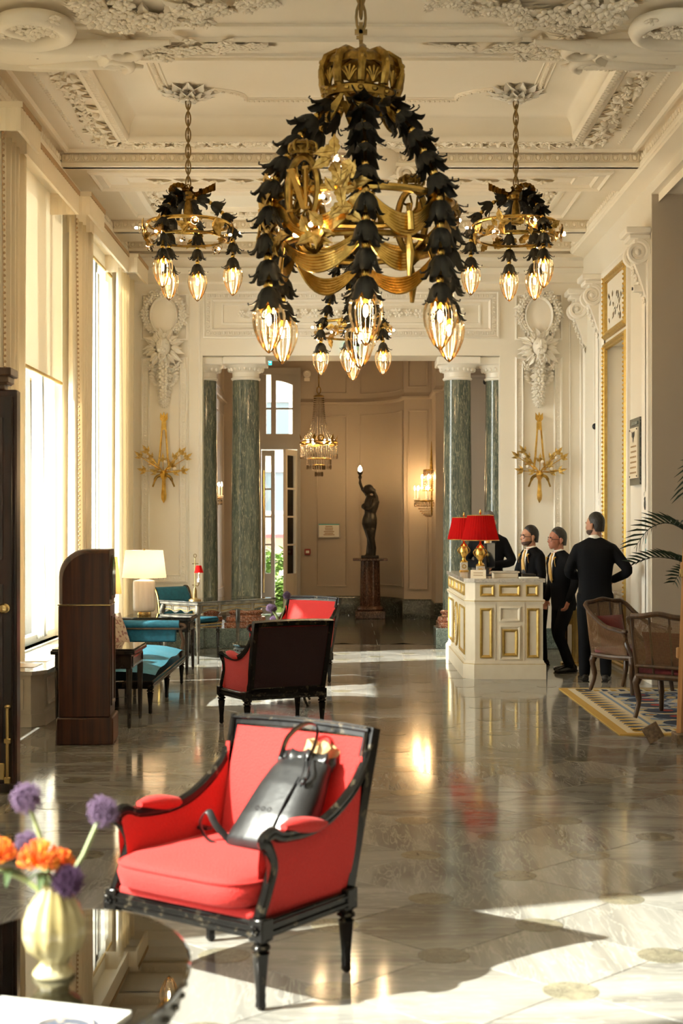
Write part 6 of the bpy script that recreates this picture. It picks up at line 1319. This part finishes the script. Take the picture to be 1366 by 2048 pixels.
# ================================================================ PEOPLE
def limb(k, pts, rad, seg=12):
    P = spline(pts, 4); n = len(P); rr = []
    for i in range(n):
        t = i/(n-1)*(len(rad)-1); j = min(int(t), len(rad)-2); rr.append(lerp(rad[j], rad[j+1], t-j))
    k.tube(P, rr, seg); k.ball(P[0], rr[0], seg, 8); k.ball(P[-1], rr[-1], seg, 8)
def hand(k, w, d, palm_n, curl=.5, s=1.0, side=1):
    w = Vector(w); d = Vector(d).normalized(); n = Vector(palm_n); n = (n-d*n.dot(d)).normalized(); x = d.cross(n)*side
    k.loft([((0, 0, 0), .026*s, .018*s), ((0, 0, .03*s), .036*s, .017*s), ((0, 0, .08*s), .042*s, .015*s), ((0, 0, .095*s), .038*s, .012*s)], 12, Matrix(((x.x,n.x,d.x,w.x),(x.y,n.y,d.y,w.y),(x.z,n.z,d.z,w.z),(0,0,0,1))))
    for i, L in enumerate((.072, .082, .076, .058)):
        b = w+d*.088*s+x*(.030-.020*i)*s; p = [b]
        for q in range(1, 4): a = curl*q*.8; p.append(p[-1]+(d*cos(a)+n*sin(a))*L*s/3)
        k.tube(p, [.0095*s, .009*s, .0085*s, .007*s], 8); k.ball(p[-1], .007*s, 6, 4)
    b = w+x*.030*s+d*.025*s; p = [b, b+(x*.6+d*.7+n*.35).normalized()*.032*s, b+(x*.7+d*1.6+n*.9).normalized()*.062*s]; k.tube(p, [.012*s, .011*s, .008*s], 8); k.ball(p[-1], .008*s, 6, 4)
def head_parts(c, neck, face, skin, hair, glasses=None, beard=False, tilt=0, back=False, grey=False):
    """neck: base of skull point (Vector); face: direction in xy (angle) the face points to"""
    m = TR(*neck) @ RZ(face-(-pi/2)) @ RX(tilt)      # local: face toward -y
    k = MB()
    k.ball((0, .012, .105), (.074, .092, .090), 16, 12, m); k.loft([((0, -.018, -.035), .040, .042), ((0, -.040, -.015), .052, .052), ((0, -.032, .02), .062, .068), ((0, -.018, .06), .068, .080), ((0, -.008, .10), .070, .086), ((0, 0, .14), .06, .08)], 16, m)
    k.ball((0, -.070, -.018), (.026, .022, .022), 10, 7, m)             # chin
    k.loft([((0, -.086, .082), .008, .010), ((0, -.098, .060), .011, .013), ((0, -.106, .042), .016, .014), ((0, -.092, .030), .014, .010)], 8, m)     # nose
    k.ball((0, -.080, .088), (.056, .016, .011), 12, 6, m)              # brow
    for s in (-1, 1):
        k.ball((s*.040, -.062, .035), (.024, .024, .020), 10, 6, m)      # cheek
        k.loft([((s*.074, .010, .018), .006, .010), ((s*.080, .012, .040), .010, .018), ((s*.084, .016, .065), .010, .022), ((s*.078, .014, .080), .006, .012)], 8, m)   # ear
    k.ball((0, -.086, .004), (.026, .014, .008), 10, 6, m)
    k.tube([m @ Vector((0, .015, .04)), m @ Vector((0, .022, -.05)), Vector(neck)+Vector((0, 0, -.12))], [.050, .052, .060], 14)
    o = k.build('head', skin, c, 0); remesh(o, .006, 3)
    e, p, l = MB(), MB(), MB()
    for s in (-1, 1): e.ball((s*.030, -.074, .066), (.013, .010, .008), 8, 6, m); p.ball((s*.030, -.083, .066), (.0055, .003, .0055), 8, 5, m)
    e.build('eye', 'eye_white', c); p.build('pupil', 'eye_dark', c); l.loft([((-.022, -.094, .006), .002, .002, RY(pi/2)), ((0, -.099, .004), .005, .005, RY(pi/2)), ((.022, -.094, .006), .002, .002, RY(pi/2))], 8, m); l.build('lips', 'lip', c)
    b = MB()
    for s in (-1, 1): b.tube([(s*.014, -.094, .084), (s*.032, -.093, .091), (s*.048, -.078, .086)], [.005, .006, .003], 6, m=m)
    b.build('eyebrow', hair, c)
    h = MB()      # hair cap: fuller at the back, hairline above brow
    rows = []
    for j in range(11):
        ph = j/10; row = []
        for i in range(28):
            a = 2*pi*i/28; fr = max(0, -sin(a)); lo = lerp(.075, .150, (fr-.2)/.8) if fr > .2 else lerp(.0 if sin(a) > .25 else .055, .075, max(fr, 0)/.2 if fr > 0 else 0)
            z = lerp(lo, .204, sin(ph*pi/2)); u = sqrt(max(0, 1-((z-.100)/.104)**2)) if z > .1 else 1
            g_ = .90+.10*min(1, ph*4); row.append((.0785*g_*u*cos(a), .012+.0985*g_*u*sin(a)*(.96 if sin(a) < 0 else 1.0), z+.002*sin(a*9+j)))
        rows.append(row)
    h.grid(rows, True, m, True); o = h.build('hair', hair, c, 80)
    if beard:
        q = MB(); q.loft([((0, -.034, -.037), .038, .040), ((0, -.042, -.018), .0535, .0535), ((0, -.033, .004), .0625, .066), ((0, -.027, .016), .063, .058)], 18, m); q.build('beard', 'stubble', c, 70)
    if glasses:
        g = MB(); gm = TR(0, -.012, 0)
        for s in (-1, 1): g.tube([(s*.033+.024*cos(t), -.092+.006*abs(cos(t)), .064+.019*sin(t)) for t in [2*pi*i/16 for i in range(16)]], .0035 if glasses == 'thick' else .0022, 5, True, m); g.tube([(s*.057, -.086, .068), (s*.080, -.03, .066), (s*.082, .02, .062)], .003, 5, m=m)
        g.tube([(-.010, -.096, .068), (.010, -.096, .068)], .003, 5, m=m); g.build('eyeglasses', 'black_plastic', c)
    return m
def suit_man(label, loc, rz, H=1.78, lean=0, skin='skin', hair='hair_dark', face=0, glasses=None, beard=False, arms='down', tie=True, legs='stand', epaulette=False, tilt=0):
    """local: man faces -y; face = extra head turn"""
    c = thing('person', label, 'person', loc, rz, 'hotel staff in dark suits'); s = H/1.80
    def sp(x, y, z):           # lean forward about the hips
        v = Vector((x, y, z))*s; hz = .92*s
        if z > .92 and lean: d = v-Vector((0, 0, hz)); v = Vector((0, 0, hz))+RX(lean) @ d
        return v
    k = MB()
    def sec(z, rx, ry, y=0): p = sp(0, y, z); return (tuple(p), rx*s, ry*s, RX(lean) if z > .92 else None, .85)
    k.loft([sec(.76, .172, .122, .01), sec(.84, .186, .132, .01), sec(.95, .176, .126), sec(1.06, .170, .122), sec(1.18, .186, .128), sec(1.30, .205, .130), sec(1.39, .212, .120, .008), sec(1.44, .185, .098, .014), sec(1.475, .12, .075, .018), sec(1.505, .065, .058, .02)], 24)
    hands = []
    for sd in (-1, 1):
        sh = sp(sd*.172, .012, 1.375)
        if arms == 'down': el = sp(sd*.265, .03, 1.12); wr = sp(sd*.25, -.08, .90)
        elif arms == 'elbow' and sd == 1: el = sp(sd*.265, .0, 1.13); wr = sp(sd*.12, -.24, 1.08)
        elif arms == 'elbow': el = sp(sd*.33, .05, 1.15); wr = sp(sd*.20, -.17, 1.06)
        elif arms == 'front': el = sp(sd*.275, -.01, 1.13); wr = sp(sd*.07, -.24, 1.10)
        elif arms == 'lean': el = sp(sd*.26, -.08, 1.13); wr = sp(sd*.16, -.28, 1.02)
        limb(k, [sh, el.lerp(sh, .5)+Vector((sd*.012, 0, 0)), el, wr], [.068*s, .062*s, .055*s, .044*s]); hands.append((wr, (wr-el).normalized(), sd))
    o = k.build('jacket', 'suit', c, 0); remesh(o, .011, 4)
    k = MB(); shoes = []
    for sd in (-1, 1):
        hip = Vector((sd*.095, .01, .88))*s
        if legs == 'stand': kn = Vector((sd*.105, .0, .48))*s; an = Vector((sd*.11, .03, .09))*s; fd = Vector((sd*.18, -1, 0))
        elif legs == 'step': kn = Vector((sd*.10, -.10*(sd > 0)-.02, .48))*s; an = Vector((sd*.10, (.02 if sd > 0 else .16), .09))*s; fd = Vector((sd*.12, -1, 0))
        limb(k, [hip, hip.lerp(kn, .5), kn, kn.lerp(an, .5), an], [.100*s, .090*s, .072*s, .066*s, .060*s], 14); shoes.append((an, fd.normalized()))
    k.ball(Vector((0, .01, .86))*s, (.172*s, .12*s, .12*s), 16, 10); o = k.build('trousers', 'suit', c, 0); remesh(o, .012, 3)
    for an, fd in shoes:
        q = MB(); a = atan2(fd.y, fd.x); q.loft([((-.075, 0, .03), .03, .030, RY(pi/2)), ((-.05, 0, .045), .045, .036, RY(pi/2)), ((.02, 0, .042), .040, .040, RY(pi/2)), ((.10, 0, .033), .030, .046, RY(pi/2)), ((.165, 0, .026), .022, .038, RY(pi/2)), ((.19, 0, .022), .012, .018, RY(pi/2))], 14, TR(an.x, an.y, 0) @ RZ(a)); q.box(-.08, .17, -.034, .034, 0, .012, TR(an.x, an.y, 0) @ RZ(a)); q.build('shoe', 'shoe_leather', c, 60)
    for wr, d, sd in hands: k = MB(); hand(k, wr+d*.01, d, Vector((-sd*.8, -.5, -.2)), .5, s*.98, sd); o = k.build('hand', skin, c, 0); remesh(o, .0045, 1)
    nk = sp(0, .005, 1.565)
    head_parts(c, nk, -pi/2+face, skin, hair, glasses, beard, tilt-lean*.0)
    k = MB(); mc = TR(*sp(0, .016, 1.50)) @ RX(lean) @ RX(.18); k.lathe([(.066*s, -.02), (.066*s, .0), (.061*s, .022)], 24, mc, caps=False); o = k.build('shirt_collar', 'shirt', c); sm = o.modifiers.new('t', 'SOLIDIFY'); sm.thickness = .006
    k = MB(); rows = []
    for z, w, y in ((1.49, .042, -.060), (1.44, .048, -.096), (1.36, .044, -.126), (1.26, .030, -.132), (1.16, .012, -.128)): rows.append([tuple(sp(x*w, y-.006*(1-x*x), z)) for x in (-1, -.5, 0, .5, 1)])
    k.grid(rows); k.build('shirt_front', 'shirt', c, 70)
    if tie:
        k = MB(); rows = []
        for z, w, y in ((1.485, .016, -.078), (1.46, .022, -.096), (1.445, .015, -.106), (1.36, .028, -.142), (1.24, .036, -.148), (1.16, .034, -.142), (1.12, .004, -.138)): rows.append([tuple(sp(x*w, y-.004*(1-abs(x)), z)) for x in (-1, 0, 1)])
        k.grid(rows); o = k.build('necktie', 'tie_gold', c, 60); sm = o.modifiers.new('t', 'SOLIDIFY'); sm.thickness = .008
    for sd in (-1, 1):        # lapels
        k = MB(); k.add([tuple(sp(sd*x, y, z)) for x, y, z in ((.050, -.075, 1.49), (.115, -.098, 1.43), (.095, -.128, 1.36), (.022, -.142, 1.13), (.045, -.136, 1.30))], [(0, 1, 2, 4), (4, 2, 3)]); o = k.build('lapel', 'suit', c, 0); sm = o.modifiers.new('t', 'SOLIDIFY'); sm.thickness = .012
    if epaulette:
        for sd in (-1, 1):
            k = MB(); mm = TR(*sp(sd*.085, -.112, 1.425)); k.tube([(-.018, 0, -.012), (0, -.006, .004), (.02, 0, .012)], .008, 6, m=mm); k.flower(.018, mm @ RX(pi/2), 6, .6); k.tube([(.0, 0, -.01), (.012*sd, -.004, -.05), (.02*sd, 0, -.09)], .003, 4, m=mm); k.build('gold_lapel_pin', 'gold_bright', c)
    return c
suit_man('standing man in dark suit seen from behind, right of the reception desk', (2.57, 14.86, 0), R(172), 1.775, 0, 'skin', 'hair_dark', R(52), None, True, 'elbow', False, 'stand')
suit_man('grey haired man in dark suit half hidden behind the red lamps', (1.80, 18.12, 0), R(-12), 1.83, .02, 'skin', 'hair_grey', R(8), 'thin', False, 'front', True, 'stand')
suit_man('young bearded porter in black glasses and gold tie at the desk end', (2.19, 16.60, 0), R(-62), 1.63, .16, 'skin', 'hair_dark', R(-14), 'thick', True, 'lean', True, 'stand', True)
suit_man('older porter in thin glasses and gold tie beside the standing man', (2.38, 15.78, 0), R(-66), 1.60, .14, 'skin_ruddy', 'hair_dark', R(-10), 'thin', False, 'down', True, 'step', True)
# brass bin and stand glimpsed behind the porters
c = thing('brass_luggage_stand', 'polished brass cylinder stand glimpsed behind the porters', 'stand', (2.63, 16.6, 0)); MB().lathe([(.16, 0), (.16, .03), (.13, .04)], 28).build('base', 'brass', c); MB().lathe([(.13, .04), (.13, .62), (.14, .64), (.14, .66), (.11, .66)], 28).build('cylinder', 'brass', c)
c = thing('white_floor_plate', 'pale flat base plate on the floor behind the porters', 'base', (2.50, 16.1, 0)); MB().bbox(-.16, .16, -.13, .13, 0, .02, .005).build('plate', 'paint_white', c); MB().bbox(-.02, .02, -.02, .02, .02, .5, .004).build('post', 'paint_white', c)
# ================================================================ RIGHT SIDE: cane chairs, rug, palm, easel, wall items
def weave(k, pf, u0, u1, v0, v1, nu, nv, t=.0022):       # real cane lattice: strips following a surface function pf(u,v)->point
    for i in range(nu+1):
        u = lerp(u0, u1, i/nu); k.tube([pf(u, lerp(v0, v1, j/10)) for j in range(11)], t, 3, caps=False)
    for j in range(nv+1):
        v = lerp(v0, v1, j/nv); k.tube([pf(lerp(u0, u1, i/10), v) for i in range(11)], t, 3, caps=False)
def cane_chair(label, loc, rz):
    c = thing('cane_armchair', label, 'armchair', loc, rz, 'cane backed armchairs'); fr = 'walnut'      # faces -y
    lp = [(-.29, -.24), (.29, -.24), (-.23, .26), (.23, .26)]
    for (x, y) in lp:
        s = 1 if x > 0 else -1; f = y < 0
        P = [(x, y, .34), (x+s*.02, y-(.02 if f else -.01), .27), (x, y, .14), (x+s*.01, y+(-.015 if f else .045), .0)]; MB().tube(spline(P, 6), [.034]*6+[.026]*6+[.020]*6+[.017], 10).build('leg', fr, c)
    def side(s, t):       # outer shell line from front arm (t=0) round to the back centre
        pass
    k = MB(); k.tube(spline([(-.29, -.26, .345), (0, -.29, .335), (.29, -.26, .345)], 6), .026, 8); k.tube(spline([(.29, -.26, .345), (.30, 0, .34), (.24, .27, .345)], 6), .026, 8); k.tube(spline([(-.29, -.26, .345), (-.30, 0, .34), (-.24, .27, .345)], 6), .026, 8); k.tube([(-.24, .27, .345), (.24, .27, .345)], .026, 8); k.build('seat_rail', fr, c)
    tops = {}
    for s in (-1, 1):
        P = spline([(s*.29, -.25, .35), (s*.31, -.21, .44), (s*.30, -.17, .52), (s*.33, -.19, .575), (s*.33, -.10, .60), (s*.325, .05, .63), (s*.315, .20, .72), (s*.30, .31, .81), (s*.25, .345, .84)], 6); tops[s] = P; MB().tube(P, .021, 8).build('arm_frame', fr, c)
        MB().ball((s*.33, -.19, .59), (.028, .035, .022), 8, 6).build('arm_scroll', fr, c)
        up = [p for p in P if p.y > -.18 or p.z < .5]; up = P[14:]
        def pf(u, v, P=P, s=s):
            q = u*(len(P)-15)+14; j = min(int(q), len(P)-2); t = P[j].lerp(P[j+1], q-j); b = Vector((s*lerp(.30, .25, u), lerp(-.20, .285, u), .355)); return b.lerp(t, v)+Vector((s*.012*sin(pi*v), 0, 0))
        k = MB(); weave(k, pf, .0, 1, 0, 1, 46, 34); k.build('cane_side', 'cane', c, 0, kind='stuff')
        k = MB(); k.grid([[pf(i/8, j/6)+Vector((-s*.006, 0, 0)) for j in range(7)] for i in range(9)]); k.build('side_lining', 'burgundy', c, 60) if False else None
    k = MB(); k.tube(spline([(-.25, .345, .84), (-.14, .36, .845), (0, .365, .865), (.14, .36, .845), (.25, .345, .84)], 6), .023, 8); k.build('crest_rail', fr, c)
    for x in (-.25, -.09, .09, .25):
        MB().tube([(x*.96, .27, .345), (x, .345, .84)], .018 if abs(x) > .2 else .010, 7).build('back_post', fr, c)
    k = MB(); k.tube([(-.245, .285, .43), (.245, .285, .43)], .017, 7); k.build('back_rail', fr, c)
    def pb(u, v): return Vector((lerp(-.245, .245, u), lerp(.286, .345, v)+.012*sin(pi*v), lerp(.44, .835, v)))
    k = MB(); weave(k, pb, 0, 1, 0, 1, 52, 42); k.build('cane_back', 'cane', c, 0, kind='stuff')
    k = MB(); k.bbox(-.27, .27, -.26, .25, .345, .42, .03); k.build('seat_cushion', 'burgundy', c, 60)
    rows = []
    p = MB()
    for s in (1, -1):
        rr = [[(lerp(-.20, .20, i/10)*(1-.08*sin(pi*j/10)), s*.06*(sin(pi*i/10)*sin(pi*j/10))**.5, lerp(0, .30, j/10)) for i in range(11)] for j in range(11)]; p.grid(rr if s > 0 else rr[::-1], m=TR(0, .20, .42) @ RX(-.25))
    p.build('back_cushion', 'burgundy', c, 80)
    return c
def face_rz(dx, dy): return atan2(dx, -dy)       # local -y -> (dx,dy)
cane_chair('cane armchair on the far side of the patterned rug, near the standing man', (2.735, 13.80, .021), face_rz(.64, -.77)); cane_chair('cane armchair turned away at the near side of the patterned rug', (2.76, 11.93, .021), face_rz(.65, .76))
# rug with woven bands and motifs
rug = thing('patterned_rug', 'blue and gold patterned rug under the cane armchairs', 'rug', (2.09, 11.0, 0)); RW, RL = 2.9, 3.15
def rugmat(name, cols):
    m = bpy.data.materials.new(name); m.use_nodes = True; nt = m.node_tree; M[name] = m; b = nt.nodes['Principled BSDF']; b.inputs['Roughness'].default_value = .9
    tc = nt.nodes.new('ShaderNodeTexCoord'); v = nt.nodes.new('ShaderNodeTexVoronoi'); v.inputs['Scale'].default_value = 5.5; nt.links.new(tc.outputs['Object'], v.inputs['Vector'])
    r = nt.nodes.new('ShaderNodeValToRGB'); r.color_ramp.interpolation = 'CONSTANT'; e = r.color_ramp.elements
    e[0].position = 0; e[0].color = (*cols[0], 1); e[1].position = cols[1][0]; e[1].color = (*cols[1][1], 1)
    for p, q in cols[2:]: x = e.new(p); x.color = (*q, 1)
    nt.links.new(v.outputs['Distance'], r.inputs[0]); nt.links.new(r.outputs[0], b.inputs['Base Color'])
    n = nt.nodes.new('ShaderNodeTexNoise'); n.inputs['Scale'].default_value = 300; nt.links.new(tc.outputs['Object'], n.inputs['Vector']); bp_ = nt.nodes.new('ShaderNodeBump'); bp_.inputs['Strength'].default_value = .5; bp_.inputs['Distance'].default_value = .004; nt.links.new(n.outputs[0], bp_.inputs['Height']); nt.links.new(bp_.outputs[0], b.inputs['Normal'])
rugmat('rug_field', [(.30, .025, .02), (.12, (.50, .42, .22)), (.28, (.025, .05, .11)), (.42, (.22, .28, .38)), (.62, (.52, .44, .28))])
mat('rug_gold', (.46, .29, .06), .9, bump=.4, scale=200); mat('rug_ivory', (.60, .53, .38), .9, bump=.4, scale=200); mat('rug_navy', (.022, .04, .08), .9, bump=.4, scale=200); mat('rug_blue', (.20, .27, .38), .9, bump=.4, scale=200); mat('rug_red', (.30, .03, .025), .9, bump=.4, scale=200)
def band(a, b, z, mt, name):
    k = MB(); k.box(a, RW-a, a, b, 0, z); k.box(a, RW-a, RL-b, RL-a, 0, z); k.box(a, b, b, RL-b, 0, z); k.box(RW-b, RW-a, b, RL-b, 0, z); return k.build(name, mt, rug, 0)
band(0, .075, .010, 'rug_gold', 'gold_border'); band(.075, .10, .0102, 'rug_ivory', 'ivory_border'); band(.10, .33, .0104, 'rug_ivory', 'patterned_border'); band(.33, .36, .0106, 'rug_blue', 'blue_border'); band(.36, .40, .0108, 'rug_ivory', 'inner_border'); MB().box(.40, RW-.40, .40, RL-.40, 0, .0110).build('field', 'rug_field', rug, 0)
k, k2 = MB(), MB()
for i in range(34):
    y = .14+i*(RL-.28)/33
    for x0 in (.135, RW-.295):
        (k if i % 2 else k2).prism([(x0, y-.025), (x0+.06, y-.035), (x0+.16, y+.02), (x0+.10, y+.035), (x0+.02, y+.03)], .0104, .0118)
for i in range(32):
    x = .16+i*(RW-.32)/31
    for y0 in (.135, RL-.295): (k if i % 2 else k2).prism([(x-.025, y0), (x+.03, y0+.02), (x+.03, y0+.12), (x-.02, y0+.16)], .0104, .0118)
k.build('border_motifs', 'rug_navy', rug, 0, kind='stuff'); k2.build('border_scrolls', 'rug_gold', rug, 0, kind='stuff')
k, k2 = MB(), MB()
for i in range(6):
    for x0 in (.62,):
        y = .62+i*.38; k.lathe([(.15, .011), (.15, .0122)], 12, TR(x0, y, 0)); k2.lathe([(.06, .0122), (.06, .0132)], 8, TR(x0+.05, y+.02, 0))
k.build('navy_rosettes', 'rug_navy', rug, 0); k2.build('red_rosettes', 'rug_red', rug, 0)
# palm
c = thing('potted_palm', 'dark green potted palm with arching fronds at the right edge', 'plant', (3.48, 12.95, .0135))
MB().lathe([(.16, 0), (.20, .02), (.22, .30), (.25, .42), (.26, .45), (.22, .45), (.20, .40)], 28).build('pot', 'terracotta', c); MB().lathe([(.21, .38), (.02, .42)], 20).build('soil', 'walnut', c); MB().tube([(0, 0, .4), (.01, 0, .9), (0, .01, 1.25)], [.045, .04, .03], 10).build('trunk', 'walnut', c)
def frond(pts, n, L, seed):
    P = spline(pts, 10); rnd = random.Random(seed); f = MB().tube(P, [.008*(1-.8*i/(len(P)-1)) for i in range(len(P))], 5).build('frond', 'palm_leaf', c); k = MB()
    for i in range(n):
        t = .12+.88*i/n; q = t*(len(P)-1); j = min(int(q), len(P)-2); p = P[j].lerp(P[j+1], q-j); d = (P[j+1]-P[j]).normalized()
        for s in (-1, 1):
            sd = d.cross(Vector((0, 0, 1))); sd = sd.normalized() if sd.length > .05 else Vector((0, 1, 0)); up = sd.cross(d)
            dd = (d*.75+sd*s*.55+up*.55*(1 if s > 0 else .25)).normalized(); LL = L*(1-.45*t)*rnd.uniform(.85, 1.1)
            k.tube([p, p+dd*LL*.5, p+dd*LL+Vector((0, 0, -.12*LL))], [.005, .0095, .001], 4, flat=.3)
    k.build('leaflets', 'palm_leaf', f, 0, kind='stuff')
def rel(px, py, Y): return at(px, py, Y)-Vector((3.48, 12.95, 0))
frond([(0, 0, 1.22), rel(1385, 1075, 12.6), rel(1340, 1050, 12.3), rel(1300, 1060, 12.1), rel(1268, 1100, 12.0)], 16, .30, 1)
frond([(0, 0, 1.15), rel(1390, 1135, 12.6), rel(1350, 1122, 12.4), rel(1305, 1118, 12.2), rel(1262, 1132, 12.1)], 16, .24, 2)
frond([(0, 0, 1.1), rel(1400, 1150, 12.8), rel(1378, 1145, 12.7), rel(1358, 1152, 12.6), rel(1346, 1172, 12.5)], 12, .20, 3)
for i, (a, h, r) in enumerate(((.3, 2.1, .8), (1.2, 2.0, .8), (2.0, 2.2, .6), (5.6, 2.0, .7), (.8, 1.7, .9), (-.6, 1.6, .8))): frond([(0, 0, 1.2), (r*.4*cos(a), r*.4*sin(a), h*.92), (r*.8*cos(a), r*.8*sin(a), h), (r*1.2*cos(a), r*1.2*sin(a), h-.35)], 16, .32, 10+i)
# easel at the right edge
c = thing('wooden_easel', 'tall pale wooden easel stand cut by the right picture edge', 'easel', (2.47, 10.62, 0))
for x0, x1, y in ((-.01, .075, 0), (.55, .40, 0)): MB().tube([(x0, y, .02), (x1, y+.10, 1.82)], .026, 4).build('post', 'easel_wood', c)
MB().bbox(-.02, .60, .03, .075, .62, .70, .006).build('cross_bar', 'easel_wood', c); MB().bbox(.02, .48, .07, .12, 1.25, 1.33, .006).build('upper_bar', 'easel_wood', c); MB().tube([(.27, .55, .02), (.25, .12, 1.75)], .022, 6).build('rear_leg', 'easel_wood', c)
MB().bbox(.0, .05, .02, .06, 1.22, 1.28, .004).build('brass_clip', 'brass', c)
k = MB(); k.bbox(-.05, .10, -.10, .10, 0, .075, .008); k.build('foot', 'carved_wood', c)
c2 = thing('carved_block', 'small carved wooden block with lettering tilted against the easel foot', 'wooden block', (2.285, 10.58, .0), R(-20)); mm = TR(.0, 0, .012) @ RY(-.55)
MB().bbox(-.045, .065, -.045, .045, .012, .135, .004, mm).build('block', 'carved_wood', c2); k = MB()
for r in range(3):
    for q in range(4): x = -.030+q*.024; z = .036+r*.030; k.tube([(x, -.047, z), (x, -.047, z+.018), (x+.012, -.047, z+.018), (x+.012, -.047, z+.006*(q % 3))], .0022, 4, m=mm)
k.build('raised_lettering', 'carved_wood', c2)
# wall plaque on the right wall
c = thing('marble_plaque', 'cream inscribed plaque on dark marble with an eagle emblem on the right wall', 'plaque', (XR-.004, 15.12, 2.03)); m = WRm(0)
MB().box(-.045, 0, -.26, .26, 0, .70).build('marble_back', 'dark_marble', c, 0); MB().box(-.060, -.045, -.20, .20, .07, .60).build('tablet', 'sign_cream', c, 0)
k = MB()
for i in range(6):
    x = -.16+random.uniform(0, .02)
    while x < .14: w = random.uniform(.02, .05); k.box(-.062, -.060, x, x+w, .12+i*.055, .138+i*.055); x += w+.014
k.build('inscription', 'letter_brown', c, 0, kind='stuff')
k = MB()
for s in (-1, 1): k.leaf(.10, .03, WRm(-.060) @ TR(0, .50, .002) @ RZ(pi/2-s*.9), .0, 2, .003, .1)
k.ball((-.062, 0, .50), (.004, .018, .03), 8, 6); k.leaf(.05, .02, WRm(-.060) @ TR(0, .49, .002) @ RZ(-pi/2), 0, 2, .003, .1); k.build('eagle_emblem', 'letter_dark', c, 0)
for y in (-.18, .18):
    for z in (.09, .58): MB().lathe([(.010, 0), (.008, .006), (.002, .009)], 10, WRm(-.060) @ TR(y, z, 0)).build('screw_cap', 'letter_dark', c)
k = MB(); k.box(-.052, -.046, -.16, .16, .63, .665); k.build('heading_band', 'green_plinth', c, 0)
def porcelain(y, z, label):
    c = thing('oval_wall_medallion', label, 'wall medallion', (XR-.002, y, z-.13), 0, 'oval medallions on the right wall'); m = WRm(0) @ TR(0, .13, 0); rows = []
    for q, h in ((1, 0), (1, .02), (.9, .03), (.8, .018), (.02, .022)): rows.append([(.105*q*cos(t), .135*q*sin(t), h) for t in [2*pi*i/28 for i in range(28)]])
    MB().grid(rows, True, m).build('rim', 'paint_white', c); k = MB(); k.ball((0, .0, .02), (.035, .06, .012), 10, 6, m); k.ball((0, .055, .02), (.02, .025, .012), 8, 6, m); k.build('dark_silhouette', 'letter_dark', c)
porcelain(14.72, 1.82, 'white oval medallion with dark figure below the plaque'); porcelain(17.35, 1.88, 'white oval medallion with dark figure above the standing man')
def dome(p, label, m):
    c = thing('dome_sensor', label, 'sensor', p); MB().box(-.012, .0, -.03, .03, 0, .10).build('base_plate', 'paint_white', c, 0); k = MB(); k.ball((-.015, 0, .045), (.035, .03, .04), 12, 8); k.build('dark_dome', 'black_plastic', c)
dome((XR-.002, 17.72, 2.78), 'small dark dome camera on the right wall', None); 
c = thing('dome_sensor', 'small dark dome camera beside the right engaged column', 'sensor', at(970, 764, 21.24)); MB().ball((0, 0, 0), (.03, .03, .04), 10, 8).build('dark_dome', 'black_plastic', c)
c = thing('wall_camera', 'small white wall sensor under the near scroll console', 'sensor', (XR-.02, 14.66, 3.98)); MB().bbox(-.14, 0, -.03, .03, 0, .07, .008).build('housing', 'paint_white', c); MB().lathe([(.016, 0), (.018, .01)], 10, TR(-.14, 0, .035) @ RY(-pi/2)).build('lens', 'black_plastic', c)
k = thing('green_wall_sign', 'small green safety sign behind the upper palm frond', 'sign', (XR-.003, 14.70, 1.32)); MB().box(-.012, 0, -.08, .08, 0, .15).build('panel', 'exit_teal', k, 0); MB().box(-.0145, -.012, -.05, .05, .05, .10).build('pictogram', 'paper_white', k, 0)
